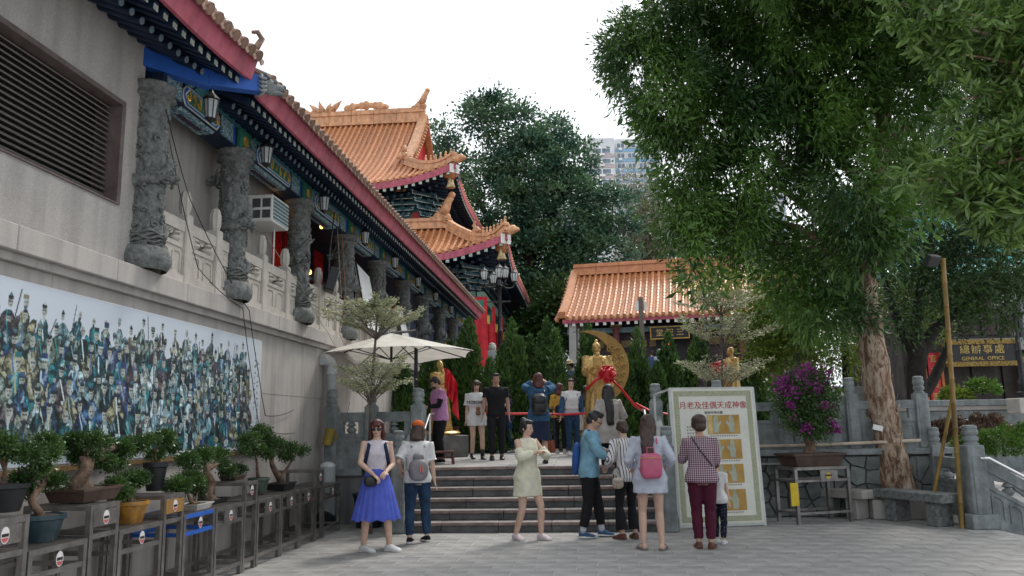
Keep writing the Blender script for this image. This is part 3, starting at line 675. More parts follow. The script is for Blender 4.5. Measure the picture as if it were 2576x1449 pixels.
cable([G(.1, 11.0, 4.25), G(.18, 12.2, 3.75), G(.2, 13.5, 3.15), G(.16, 14.3, 2.9)], 'grey rope tied to the third column by an orange knot', mat('rope_grey', (.4, .36, .3), .8))
cable([G(.1, 14.2, 5.2), G(.2, 14.2, 3.9), G(.2, 13.4, 3.8)], 'pale rope hanging under the floodlight', mat('rope_grey', (.4, .36, .3), .8))
cable([G(.12, 14.4, 5.2), G(.2, 14.45, 4.0), G(.2, 14.1, 3.2), G(.18, 14.9, 2.95)], 'orange cable hanging by the fourth dragon column', mat('orange_cable', (.4, .13, .05), .6))
# downpipe with elbow
dp = thing('downpipe', 'fat grey downpipe with an elbow below the gallery ledge', 'pipe', G(.16, 13.85, LZ), GA)
MB().tube([(0, 0, 0), (0, 0, 1.6)], .085, 14).build('pipe', mat('pipe_grey', (.33, .36, .37), .45, .1, 3), dp, smooth=40)
MB().tube([(0, 0, 1.6), (0, 0, 1.72), (-.02, -.04, 1.8), (-.06, -.12, 1.84), (-.1, -.22, 1.84)], .1, 14).build('elbow', mat('pipe_pale', (.5, .52, .53), .4, .1, 3), dp, smooth=40)
MB().tube([(0, 0, .8), (0, 0, .86)], .095, 14).build('collar', mat('pipe_grey', (.33, .36, .37)), dp)
# ================================================================= TEMPLE, HALLS, FAR BUILDINGS
def rib_mesh_pts(pts, r=.075, seg=.34, m=tile_orange, name='tile_row', end=True):
    """a row of barrel tiles along pts: stepped half tubes"""
    P_ = [Vector(p) for p in pts]; out = []; rad = []; acc = [0]
    for a, b in zip(P_[:-1], P_[1:]): acc.append(acc[-1] + (b - a).length)
    tot = acc[-1]; n = max(1, int(tot / seg))
    def pos(d):
        d = min(max(d, 0), tot)
        for i in range(len(P_) - 1):
            if d <= acc[i + 1] or i == len(P_) - 2:
                q = (d - acc[i]) / max(1e-6, acc[i + 1] - acc[i]); return P_[i].lerp(P_[i + 1], q)
    for i in range(n):
        out += [pos(tot * i / n), pos(tot * (i + 1) / n - .004)]; rad += [r * 1.08, r * .9]
    k = MB(); k.tube(out, rad, 7, cap=True)
    if end:
        d = (out[0] - out[1]).normalized(); k.tube([out[0] - d * .0, out[0] + d * .03], r * 1.2, 10)
    return k
def roof_rows(parent, xs, fn_pts, lighter=None, **kw):
    for x in xs:
        pts = fn_pts(x)
        if pts and len(pts) > 1: rib_mesh_pts(pts, **kw).build('tile_row', kw.get('m', tile_orange), parent, smooth=50)
bracket_m = mat('bracket_dark', (.025, .085, .11), .6, .3, 9)
def bracket(parent, c, dirv, s=1., m2=None):
    """one bracket set: tiers of spread arms with pale edges"""
    k = MB(); e = MB(); g2 = MB(); c = Vector(c); d = Vector(dirv).normalized(); t = Vector((-d.y, d.x, 0))
    for i in range(4):
        z = c.z + i * .2 * s; w = (.22 + .2 * i) * s; o = .14 * i * s
        a = c + d * (o + .02); a.z = z
        k.beam(a - t * w, a + t * w, .09 * s, .11 * s); k.beam(c + Vector((0, 0, i * .2 * s)) - d * .2, a + d * .16 * s, .08 * s, .1 * s)
        for q in (-1, 0, 1):
            b = a + t * (w * q); f = .06 * s
            k.box(b.x - f, b.x + f, b.y - f, b.y + f, z + .055 * s, z + .14 * s)
            e.beam(b - t * f + d * .062 * s + Vector((0, 0, .055 * s)), b + t * f + d * .062 * s + Vector((0, 0, .055 * s)), .012, .018 * s)
        e.beam(a - t * w + d * .05 * s + Vector((0, 0, -.05 * s)), a + t * w + d * .05 * s + Vector((0, 0, -.05 * s)), .012, .022 * s)
        for q in (-1, 1): e.beam(a + t * w * q + d * .05 * s + Vector((0, 0, -.05 * s)), a + t * w * q + d * .05 * s + Vector((0, 0, .05 * s)), .018 * s, .012)
    o = k.build('bracket_set', bracket_m, parent); e.build('pale_edging', m2 or pale_line, o); return o
T = thing('main_temple', 'tall temple hall with two tiers of curved orange tile roofs and dark brackets', 'temple', G(0, 40, 3.1), GA)
def TL(u, v, z): return Vector((u, v - 40, z - 3.1))
# -------- upper roof
XE, XG, Y0, YM, ZE, ZR = -.95, -3.8, 34.3, 41.2, 12.35, 17.85
def uprof(t): return ZE + (ZR - ZE) * (.6 * t + .4 * t * t)
def lift(x, xe, span=4.5, amt=.85): return amt * max(0, (x - (xe - span)) / span) ** 2.2
def up_front(x):
    tend = 1. if x <= XG else max(.0, (XE - x) / (YM - Y0))
    if tend < .03: return None
    return [TL(x, Y0 + (YM - Y0) * t, uprof(t) + lift(x, XE) * (1 - t) ** 3) for t in np.linspace(0, tend, 9)]
roof_rows(T, np.arange(-12.4, XE - .05, .29), up_front, r=.078)
bed_m = mat('tile_bed', (.40, .15, .055), .5, .25, 9, bump=.4, bscale=26)
def surf(parent, fn, us, ts, name='tile_bed', m=None):
    V = []; 
    for u in us:
        for t in ts: V.append(fn(u, t))
    n = len(ts); F = [(i * n + j, (i + 1) * n + j, (i + 1) * n + j + 1, i * n + j + 1) for i in range(len(us) - 1) for j in range(n - 1)]
    return link(name, mesh_np(name, np.array([tuple(p) for p in V]), np.array(F), m or bed_m, smooth=True), parent)
surf(T, lambda x, q: TL(x, Y0 + (YM - Y0) * q * (1 if x <= XG else (XE - x) / (YM - Y0)), uprof(q * (1 if x <= XG else (XE - x) / (YM - Y0))) + lift(x, XE) * (1 - q) ** 3 - .02), list(np.linspace(-20, XE, 40)), list(np.linspace(0, 1, 10)))
YB = 2 * YM - Y0
def up_side(y):
    d = min(y - Y0, YB - y); tend = min((XE - XG), d)
    if tend < .15: return None
    return [TL(XE - tend * q, y, uprof(tend * q / (YM - Y0)) + .85 * max(0, 1 - d / 4.5) ** 2.2 * (1 - q) ** 3) for q in np.linspace(0, 1, 6)]
roof_rows(T, np.arange(Y0 + .1, YB, .3), up_side, r=.078)
surf(T, lambda y, q: TL(XE - min(XE - XG, max(.01, min(y - Y0, YB - y))) * q, y, uprof(min(XE - XG, max(.01, min(y - Y0, YB - y))) * q / (YM - Y0)) + .85 * max(0, 1 - min(y - Y0, YB - y) / 4.5) ** 2.2 * (1 - q) ** 3 - .02), list(np.linspace(Y0, YB, 40)), list(np.linspace(0, 1, 5)))
# back slope (plain), gable, ridges
surf(T, lambda x, q: TL(x, YB - (YM - Y0) * q, uprof(q) - .02), list(np.linspace(-20, XG, 6)), list(np.linspace(0, 1, 6)))
th = (XE - XG) / (YM - Y0)
gp = [(Y0 + (YM - Y0) * t, uprof(t)) for t in np.linspace(th, 1, 8)] + [(YB - (YM - Y0) * t, uprof(t)) for t in np.linspace(1, th, 8)][1:]
MB().prism(gp, lambda y, z, q: TL(XG - .15 + q, y, z - .15), -.05, .05).build('gable_wall', red_paint, T)
def ridge_wall(parent, pts, w, h, m=tile_pale, name='ridge'):
    k = MB(); P_ = [Vector(p) for p in pts]
    for a, b in zip(P_[:-1], P_[1:]):
        for zz, ww, hh in ((.0, w * 1.25, h * .18), (h * .18, w * .85, h * .5), (h * .68, w * 1.2, h * .14), (h * .82, w * .9, h * .18)):
            k.beam(a + Vector((0, 0, zz + hh / 2)), b + Vector((0, 0, zz + hh / 2)), ww, hh)
    return k.build(name, m, parent)
for x in np.arange(-19, XG, 1.25):
    ridge_wall(T, [TL(x + .01, YM, ZR - .05), TL(min(x + 1.24, XG + .1), YM, ZR - .05)], .34, .85, name='ridge_block')
dr = [TL(XG + .02, Y0 + (YM - Y0) * t, uprof(t) + .02) for t in np.linspace(1, th, 9)]
ridge_wall(T, dr, .42, .42, name='gable_ridge'); ridge_wall(T, [TL(XG + .02, 2 * YM - (Y0 + (YM - Y0) * t), uprof(t) + .02) for t in np.linspace(1, th, 6)], .42, .42, name='gable_ridge')
for t in np.linspace(th + .03, .97, 15):
    MB().ell(TL(XG + .3, Y0 + (YM - Y0) * t, uprof(t) + .0), (.12, .13, .09), 8, 5).build('verge_tile', tile_orange, T, smooth=True)
def hip(xe, y0, prof, lf, L_, D, parent, name='hip_ridge'):
    pts = []
    for q in np.linspace(0, 1, 8):
        d = L_ * (1 - q); t = d / D
        pts.append(TL(xe - d, y0 + d, prof(t) + lf(d) * (1 - t) ** 3 - .04))
    return ridge_wall(parent, pts, .3, .46, name=name), pts
h1, p1 = hip(XE, Y0, uprof, lambda d: .85 * max(0, 1 - d / 4.5) ** 2.2, XE - XG, YM - Y0, T)
def beast(parent, c, s, kind=0, rz=0., m=None):
    k = MB(); k.T = Matrix.Translation(c) @ Matrix.Rotation(rz, 4, 'Z')
    if kind == 0:      # small seated figure
        k.lathe([(.10 * s, 0), (.12 * s, .05 * s), (.09 * s, .2 * s), (.1 * s, .3 * s), (.05 * s, .36 * s), (.07 * s, .42 * s), (.07 * s, .5 * s), (.02 * s, .56 * s)], 8)
        k.ell((.08 * s, 0, .44 * s), (.06 * s, .05 * s, .05 * s), 7, 5)
    elif kind == 1:    # dragon head biting a hip ridge
        k.ell((0, 0, .25 * s), (.3 * s, .18 * s, .25 * s), 10, 7).ell((.25 * s, 0, .2 * s), (.2 * s, .14 * s, .12 * s), 8, 6).tube([(-.05 * s, 0, .4 * s), (-.2 * s, 0, .62 * s), (-.08 * s, 0, .8 * s), (.0, 0, .78 * s)], [.12 * s, .1 * s, .06 * s, .02 * s], 7)
        for q in (-1, 1): k.tube([(0, q * .1 * s, .4 * s), (-.15 * s, q * .2 * s, .55 * s)], [.05 * s, .01 * s], 5).tube([(-.2 * s, q * .14 * s, .1 * s), (-.42 * s, q * .2 * s, .3 * s)], [.09 * s, .01 * s], 5)
    else:              # ridge-end fish dragon, tail up
        k.ell((0, 0, .3 * s), (.42 * s, .2 * s, .34 * s), 10, 8).ell((-.38 * s, 0, .22 * s), (.25 * s, .18 * s, .16 * s), 8, 6)
        k.tube([(.05 * s, 0, .45 * s), (.22 * s, 0, .8 * s), (.3 * s, 0, 1.05 * s), (.42 * s, 0, 1.25 * s)], [.26 * s, .2 * s, .17 * s, .16 * s], 9).ell((.46 * s, 0, 1.35 * s), (.17 * s, .15 * s, .16 * s), 9, 7)
        for q in range(5): k.tube([(-.1 * s + q * .09 * s, 0, .5 * s + .12 * q * s), (-.25 * s + q * .09 * s, 0, .68 * s + .12 * q * s)], [.08 * s, .01], 5)
        for q in (-1, 1):
            for j in range(3): k.tube([(.1 * s, q * .16 * s, .3 * s - j * .1 * s), (.32 * s, q * .24 * s, .22 * s - j * .1 * s)], [.07 * s, .01], 5)
    return k.build(['ridge_figure', 'ridge_dragon', 'ridge_end_dragon'][kind], m or tile_pale, parent, smooth=True)
hipA = math.atan2(-1, 1)
beast(T, TL(XG - .15, YM, ZR + .65), .85, 2)
beast(T, p1[0] + Vector((-.2, .1, .3)), .9, 1, R(160))
def along(P_, q):
    i = min(len(P_) - 2, int(q * (len(P_) - 1))); return P_[i].lerp(P_[i + 1], q * (len(P_) - 1) - i)
for q in (.42, .52, .62, .72, .82, .92): beast(T, along(p1, q) + Vector((0, 0, .42)), .6, 0, hipA)
MB().ell(p1[-1] + Vector((.25, -.25, .05)), (.28, .16, .2), 9, 6, Matrix.Rotation(hipA, 3, 'Z')).ell(p1[-1] + Vector((.42, -.42, .0)), (.2, .12, .1), 8, 6, Matrix.Rotation(hipA, 3, 'Z')).build('corner_dragon', tile_pale, T, smooth=True)
# ornaments lying on the ridge: wings of a phoenix and scrolled dragon
orn = MB(); z_ = ZR + .78
for i, (dx, dz) in enumerate(((-.9, .55), (-.35, .75), (.35, .6), (.95, .7))): orn.tube([TL(-9.3 + dx * .3, YM, z_), TL(-9.3 + dx * .7, YM, z_ + dz * .6), TL(-9.3 + dx, YM, z_ + dz)], [.2, .14, .02], 6)
orn.tube([TL(-12.5 + q * .3, YM, z_ + .12 + .12 * math.sin(q * 2.2)) for q in range(10)], [.1 + .05 * (q % 2) for q in range(10)], 7)
orn.build('ridge_phoenix', tile_pale, T, smooth=True)
orn = MB()
for q in range(9): orn.ell(TL(-8. + q * .26, YM, z_ + .14 + .2 * math.sin(math.pi * (q + 1) / 10)), (.24, .14, .22 + .06 * math.sin(q * 2.1)), 8, 6)
orn.build('ridge_dragon', tile_pale, T, smooth=True)
# -------- eaves with white rafter ends
def eave_line(parent, pts, nrm, sp=.33, fh=.28, rad=.07):
    """fascia, scalloped tile ends and rafter ends along a 3-D polyline"""
    P_ = [Vector(p) for p in pts]; n = Vector(nrm); f = MB(); r_ = MB(); e_ = MB(); d_ = MB()
    for a, b in zip(P_[:-1], P_[1:]): f.beam(a + Vector((0, 0, -.05 - fh / 2)), b + Vector((0, 0, -.05 - fh / 2)), .05, fh)
    f.build('fascia_board', fascia_red, parent)
    tot = sum((b - a).length for a, b in zip(P_[:-1], P_[1:])); acc = 0; nxt = .1; ends = []
    for a, b in zip(P_[:-1], P_[1:]):
        L_ = (b - a).length
        while nxt < acc + L_: ends.append(a.lerp(b, (nxt - acc) / L_)); nxt += sp
        acc += L_
    for p in ends:
        q = p + Vector((0, 0, -fh - .12)) - n * .03
        r_.beam(q - n * .9 + Vector((0, 0, .12)), q, .13, .13); e_.beam(q, q + n * .02, .14, .14)
        q2 = p + Vector((0, 0, -fh - .30)) - n * .55; r_.beam(q2 - n * .9 + Vector((0, 0, .15)), q2, .11, .11); 
    tag(r_.build('rafters', navy, parent), kind='stuff'); tag(e_.build('rafter_ends', mat('rafter_end_green', (.42, .5, .42), .6, .3, 20), parent), kind='stuff')
ef = [TL(x, Y0, ZE + lift(x, XE) - .02) for x in np.linspace(-12.5, XE, 24)]; eave_line(T, ef, (0, -1, 0))
es = [TL(XE, y, ZE + .85 * max(0, 1 - min(y - Y0, YB - y) / 4.5) ** 2.2 - .02) for y in np.linspace(Y0, YB, 24)]; eave_line(T, es, (1, 0, 0), sp=.3)
MB().beam(TL(XE - .05, Y0 + .05, ZE + .5), TL(XE - .02, Y0 + .02, ZE + .5), .5, .4).build('corner_block', white, T)
# -------- upper wall with brackets
UW0, UV0 = -2.7, 36.1
MB().box(*[c for c in (-20, UW0)], UV0 - 40, YB - 1.8 - 40, 10. - 3.1, 12.9 - 3.1).build('upper_wall', teal_paint, T)
MB().box(-20, UW0 + .02, UV0 - 40 - .03, UV0 - 40, 10.3 - 3.1, 10.95 - 3.1).build('painted_band', paint_g, T)
MB().box(-20, UW0 + .03, UV0 - 40 - .05, UV0 - 40, 10.96 - 3.1, 11.06 - 3.1).build('pale_band', pale_line, T)
for x in np.arange(-9.4, -2.6, 1.15):
    bracket(T, TL(x, UV0 - .1, 11.25), (0, -1, 0), 1.15)
    MB().prism([(-.3, 0), (.3, 0), (.18, .3), (0, .45), (-.18, .3)], lambda a, b, q: TL(x + .57 + a, UV0 - .06 + q, 11.0 + b), -.03, .0).build('flame_board', mat('board_red', (.35, .03, .03), .6, .2, 8), T)
    MB().box(x - .35, x + .35, UV0 - 40 - 1.3, UV0 - 40 - 1.25, 12.05 - 3.1, 12.25 - 3.1).build('painted_board', mat('board_gold', (.3, .13, .05), .6, .4, 12), T)
for y in np.arange(UV0 + .4, YB - 2, 1.15): bracket(T, TL(UW0 + .1, y, 11.25), (1, 0, 0), 1.15)
bracket(T, TL(UW0, UV0, 11.25), (.7, -.7, 0), 1.3)
surf(T, lambda x, q: TL(x, Y0 + .1 + (UV0 - Y0) * q, ZE - .35 + lift(x, XE) * (1 - q) + .35 * q), list(np.linspace(-20, XE, 20)), [0, .5, 1], 'soffit_boards', navy)
surf(T, lambda y, q: TL(XE - .1 - (XE - UW0) * q, y, ZE - .35 + .85 * max(0, 1 - min(y - Y0, YB - y) / 4.5) ** 2.2 * (1 - q) + .35 * q), list(np.linspace(Y0, YB, 20)), [0, .5, 1], 'soffit_boards', navy)
# -------- lower roof
LX, LY, LZ0, LZ1, LD = 1.5, 32.2, 8.45, 10.3, 2.9
LYB = 51.4
def lprof(t): return LZ0 + (LZ1 - LZ0) * (.7 * t + .3 * t * t)
def llift(d): return .9 * max(0, 1 - d / 4.8) ** 2.2
def lo_front(x):
    tend = min(1., (LX - x) / LD)
    return None if tend < .06 else [TL(x, LY + LD * t, lprof(t) + llift(LX - x) * (1 - t) ** 2) for t in np.linspace(0, tend, 6)]
roof_rows(T, np.arange(-5.2, LX - .1, .29), lo_front, r=.078)
surf(T, lambda x, q: TL(x, LY + LD * q * min(1, (LX - x) / LD), lprof(q * min(1, (LX - x) / LD)) + llift(LX - x) * (1 - q) ** 2 - .02), list(np.linspace(-8, LX, 30)), list(np.linspace(0, 1, 6)))
def lo_side(y):
    d = min(y - LY, LYB - y); tend = min(LD, d)
    return None if tend < .2 else [TL(LX - tend * q, y, lprof(tend * q / LD) + llift(d) * (1 - q) ** 2) for q in np.linspace(0, 1, 5)]
roof_rows(T, np.arange(LY + .1, LYB, .32), lo_side, r=.078)
surf(T, lambda y, q: TL(LX - min(LD, max(.01, min(y - LY, LYB - y))) * q, y, lprof(min(LD, max(.01, min(y - LY, LYB - y))) * q / LD) + llift(min(y - LY, LYB - y)) * (1 - q) ** 2 - .02), list(np.linspace(LY, LYB, 40)), list(np.linspace(0, 1, 5)))
ridge_wall(T, [TL(-8, LY + LD, LZ1), TL(LX - LD, LY + LD, LZ1)], .3, .5, name='lower_ridge'); ridge_wall(T, [TL(LX - LD, LY + LD, LZ1), TL(LX - LD, LYB - LD, LZ1)], .3, .5, name='lower_ridge')
h2, p2 = hip(LX, LY, lprof, llift, LD, LD, T)
beast(T, p2[0] + Vector((-.3, 0, .25)), 1.0, 2, 0); beast(T, along(p2, .5) + Vector((0, 0, .35)), .75, 1, hipA)
for q in (.62, .68, .74, .8, .86, .92, .98): beast(T, along(p2, q) + Vector((0, 0, .42)), .6, 0, hipA)
MB().ell(p2[-1] + Vector((.25, -.25, .05)), (.28, .16, .2), 9, 6, Matrix.Rotation(hipA, 3, 'Z')).ell(p2[-1] + Vector((.42, -.42, .0)), (.2, .12, .1), 8, 6, Matrix.Rotation(hipA, 3, 'Z')).build('corner_dragon', tile_pale, T, smooth=True)
eave_line(T, [TL(x, LY, LZ0 + llift(LX - x) - .02) for x in np.linspace(-6, LX, 18)], (0, -1, 0))
eave_line(T, [TL(LX, y, LZ0 + llift(min(y - LY, LYB - y)) - .02) for y in np.linspace(LY, LYB, 30)], (1, 0, 0), sp=.3)
MB().beam(TL(LX - .05, LY + .05, LZ0 + .6), TL(LX - .02, LY + .02, LZ0 + .6), .5, .4).build('corner_block', white, T)
for u_, v_, z_ in ((XE - .25, Y0 + .25, ZE + .3), (LX - .25, LY + .25, LZ0 + .4)):
    MB().lathe([(.2, 0), (.21, .04), (.15, .2), (.12, .42), (.06, .5), (.015, .52), (.015, .62)], 12, TL(u_, v_, z_ - .62)).build('wind_bell', mat('bell_bronze', (.4, .3, .16), .4, .2, 8, metal=.5), T, smooth=40)
LW0, LV0 = -.1, 34.0
MB().box(-14, 1.2, 31.8 - 40, LYB - 40, -.4, 0).build('plinth', granite, T)
MB().box(-14, LW0, LV0 - 40, LYB - 1.8 - 40, 0, 9.2 - 3.1).build('lower_wall', navy, T)
surf(T, lambda x, q: TL(x, LY + .1 + (LV0 - LY) * q, LZ0 - .35 + llift(LX - x) * (1 - q) + .4 * q), list(np.linspace(-8, LX, 16)), [0, .5, 1], 'soffit_boards', navy)
surf(T, lambda y, q: TL(LX - .1 - (LX - LW0) * q, y, LZ0 - .35 + llift(min(y - LY, LYB - y)) * (1 - q) + .4 * q), list(np.linspace(LY, LYB, 20)), [0, .5, 1], 'soffit_boards', navy)
for x in np.arange(-3.9, 0, 1.05): bracket(T, TL(x, LV0 - .1, 7.35), (0, -1, 0), 1.1, mat('edge_dim', (.32, .28, .22), .6))
for y in np.arange(LV0 + .5, LYB - 2, 1.2): bracket(T, TL(LW0 + .1, y, 7.35), (1, 0, 0), 1.1, mat('edge_dim', (.32, .28, .22), .6))
bracket(T, TL(LW0, LV0, 7.35), (.7, -.7, 0), 1.3, mat('edge_dim', (.32, .28, .22), .6))
MB().box(-6, LW0 + .05, LV0 - 40 - .06, LV0 - 40, 6.6 - 3.1, 7.2 - 3.1).build('painted_band', paint_g, T)
for v_ in (32.6, 35.6, 39, 43, 47):
    c_ = MB(); c_.lathe([(.34, 0), (.34, .12), (.27, .2), (.27, 3.5), (.3, 3.6)], 14, TL(.35, v_, 3.1)).build('red_column', red_paint, T, smooth=40)
    MB().beam(TL(.35, v_ - .35, 6.3), TL(.35, v_ + .35, 6.3), .3, .5).build('column_bracket', green_paint, T)
    MB().beam(TL(.66, v_, 5.6), TL(.66, v_, 5.95), .1, .2).build('column_plaque', gold_paint, T)
MB().beam(TL(.35, 32.6, 6.75), TL(.35, 49, 6.75), .3, .4).build('tie_beam', paint_g, T)
MB().box(.1, .12, 33.2 - 40, 34.6 - 40, 0, 2.6).build('red_door', red_paint, T)
# ================================================================= hall facing the court
HO = at(1420, 800, 34); HA = R(-13)
Hh = thing('worship_hall', 'low hall with plain orange tile roof and dark gold-lettered name board', 'building', (HO.x, HO.y, 3.1), HA)
EZ, RZh, RD, HW = HO.z - 3.1, 5.5, 4.1, 7.6
MB().box(-.3, HW + .2, .3, 8, -.4, .0).build('plinth', granite, Hh)
def hprof(t): return EZ + (RZh - EZ) * (.72 * t + .28 * t * t)
roof_rows(Hh, np.arange(.12, HW, .27), lambda x: [(x, RD * t, hprof(t)) for t in np.linspace(0, 1, 7)], r=.075)
surf(Hh, lambda x, t: Vector((x, RD * t, hprof(t) - .02)), [-.2, HW], list(np.linspace(0, 1, 7)))
surf(Hh, lambda x, t: Vector((x, 2 * RD - RD * t, hprof(t) - .02)), [-.2, HW], list(np.linspace(0, 1, 7)))
for x in np.arange(-.15, HW - .1, 1.1): ridge_wall(Hh, [(x + .01, RD, RZh - .05), (min(x + 1.09, HW), RD, RZh - .05)], .35, .55, m=tile_orange, name='ridge_block')
ridge_wall(Hh, [(-.1, RD * t, hprof(t)) for t in np.linspace(0, 1, 7)], .3, .28, m=tile_orange, name='verge_ridge'); ridge_wall(Hh, [(HW, RD * t, hprof(t)) for t in np.linspace(0, 1, 7)], .3, .28, m=tile_orange, name='verge_ridge')
for t in np.linspace(.0, .95, 15): MB().tube([(-.28, RD * t, hprof(t) - .05), (-.4, RD * t, hprof(t) - .09)], .11, 9).build('verge_tile', tile_orange, Hh)
k = MB()
for i, x in enumerate(np.arange(.25, HW, .27)): k.prism([(-.1, 0), (.1, 0), (.06, -.09), (0, -.13), (-.06, -.09)], lambda a, b, q: Vector((x + a, q, EZ + b - .02)), -.04, -.02)
tag(k.build('drip_tiles', tile_orange, Hh), kind='stuff')
MB().box(-.1, HW, .05, .1, EZ - .24, EZ - .06).build('fascia_board', fascia_red, Hh)
k = MB(); k2 = MB()
for x in np.arange(.05, HW, .33): k.beam((x, .12, EZ - .3), (x, 1.2, EZ - .05), .12, .12); k2.beam((x, .1, EZ - .305), (x, .118, EZ - .3), .13, .13)
tag(k.build('rafters', navy, Hh), kind='stuff'); tag(k2.build('rafter_ends', white, Hh), kind='stuff')
MB().prism([(0, 0), (2 * RD, 0)] + [(2 * RD - RD * t, hprof(t) - .15) for t in np.linspace(0.05, 1, 5)] + [(RD * t, hprof(t) - .15) for t in np.linspace(.9, .05, 5)], lambda a, b, q: Vector((.3 + q, a, b)), -.15, .15).build('gable_wall', mat('hall_wall', (.35, .34, .33), .7, .1, 3), Hh)
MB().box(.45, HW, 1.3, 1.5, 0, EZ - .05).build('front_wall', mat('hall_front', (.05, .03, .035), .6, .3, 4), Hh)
MB().box(-.05, HW, .95, 1.1, EZ - .62, EZ - .4).build('painted_beam', paint_m, Hh)
for x in (.35, 2.1, 5.6, 7.3):
    MB().lathe([(.2, 0), (.2, .1), (.15, .15), (.15, EZ - .55), (.2, EZ - .4)], 12, (x, .85, 0)).build('column', white if x < 1 else mat('column_maroon', (.16, .05, .05), .5), Hh, smooth=40)
    for q in range(3): MB().box(x - .16 - q * .04, x + .16 + q * .04, .8 - q * .03, .95, EZ - .62 + q * .12, EZ - .52 + q * .12).build('bracket_block', mat('bracket_tan', (.3, .22, .13), .6, .3, 9), Hh)
MB().box(.52, .9, .9, .95, .2, 1.9).build('red_panel', red_paint, Hh)
MB().box(.05, .65, .6, .65, .25, 1.3).build('white_panel', white, Hh)
for x in np.arange(1.0, HW, .62):
    if not 3.6 < x < 4.9: MB().box(x, x + .5, 1.22, 1.29, EZ - 1.25, EZ - .95).build('gilt_lattice', mat('lattice_gilt', (.2, .14, .05), .5, .5, 18), Hh)
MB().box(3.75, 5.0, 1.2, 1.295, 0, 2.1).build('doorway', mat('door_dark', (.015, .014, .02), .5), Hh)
MB().ell((4.3, 1.1, 1.75), (.03, .03, .06), 8, 6).build('altar_lamp', mat('lamp_red', (1, .12, .05), .5, emit=5), Hh)
sg = MB().box(3.6, 5.15, .55, .6, EZ - .98, EZ - .52).build('name_board', mat('board_black', (.02, .018, .02), .4), Hh)
k = MB(); k.box(3.56, 5.19, .53, .62, EZ - .52, EZ - .48).box(3.56, 5.19, .53, .62, EZ - 1.02, EZ - .98).box(3.56, 3.6, .53, .62, EZ - .98, EZ - .52).box(5.15, 5.19, .53, .62, EZ - .98, EZ - .52); k.build('gilt_frame', gold_paint, sg)
text('lettering', '堂 聖 三', .33, mat('gilt_letters', (.6, .42, .12), .4), sg, frame((4.375, .545, EZ - .76), (1, 0, 0), (0, 0, 1)), .006)
# lower side roof to its right
SR = thing('side_hall', 'small orange-tiled side roof right of the worship hall, half hidden by leaves', 'building', at(1860, 760, 36).to_3d() * 1.0, R(-13)); SR.location.z = 3.1
sr0 = at(1860, 745, 36).z - 3.1
roof_rows(SR, np.arange(0, 3.2, .27), lambda x: [(x, 2.2 * t, sr0 + .75 * t) for t in np.linspace(0, 1, 4)], r=.075)
surf(SR, lambda x, t: Vector((x, 2.2 * t, sr0 + .75 * t - .02)), [-.1, 3.2], [0, 1]); ridge_wall(SR, [(-.1, 2.2, sr0 + .7), (3.3, 2.2, sr0 + .7)], .3, .55, m=tile_orange)
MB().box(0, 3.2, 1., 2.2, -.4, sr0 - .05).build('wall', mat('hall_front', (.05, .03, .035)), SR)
# ================================================================= towers far behind
def tower(name, lab, px0, px1, pyt, Y, depth, rows, cols, skin, band, rz=0.):
    a = at(px0, pyt, Y); b = at(px1, pyt, Y); wd = b.x - a.x; top = a.z
    t = thing(name, lab, 'building', (a.x, Y, 3.), rz); hgt = top - 3
    MB().box(0, wd, 0, depth, -3.2, hgt).build('block', skin, t)
    wm = mat('tower_glass', (.16, .2, .25), .2, .3, .3); cw_ = wd / cols; rh = 2.9
    fm = MB().box(cw_ * .12, cw_ * .88, -.35, 0, 1.0, 2.45).mesh('window', white); pmn = MB().box(cw_ * .17, cw_ * .48, -.37, -.36, 1.1, 2.35).box(cw_ * .52, cw_ * .83, -.37, -.36, 1.1, 2.35).mesh('pane', wm)
    bd = MB().box(0, cw_ * .985, -.2, 0, 0, .85).mesh('spandrel', band); sm = MB().box(cw_ * .3, cw_ * .6, -.9, -.36, .3, .8).mesh('balcony_unit', white)
    for r_ in range(rows):
        for c in range(cols):
            z = hgt - (r_ + 1) * rh - (.8 if cols > 2 else 2.5)
            w_ = link('window', fm, t, (c * cw_, 0, z)); link('pane', pmn, w_); link('spandrel', bd, t, (c * cw_, 0, z))
            if (r_ * 3 + c) % 3 == 0: link('balcony_unit', sm, t, (c * cw_, 0, z))
    return t
skinw = mat('tower_white', (.62, .63, .64), .7, .04, .2); blueb = mat('tower_blue', (.25, .42, .58), .7, .1, .3)
tower('tower_block', 'far white and pale blue apartment tower between the two big trees', 1546, 1655, 350, 210, 12, 8, 4, skinw, blueb)
t2 = tower('tower_block', 'far plain white tower wing left of the blue-banded flats', 1478, 1545, 348, 205, 12, 5, 1, skinw, mat('tower_pink', (.5, .42, .42), .7))
tower('tower_block', 'far pale grey tower glimpsed through a gap in the tree crown', 1905, 1975, 480, 190, 10, 10, 3, skinw, mat('tower_grey', (.4, .42, .42), .7))
tower('tower_block', 'far pale tower mostly hidden behind the dark background tree', 1380, 1470, 520, 190, 10, 12, 3, skinw, mat('tower_pink', (.5, .42, .42), .7))
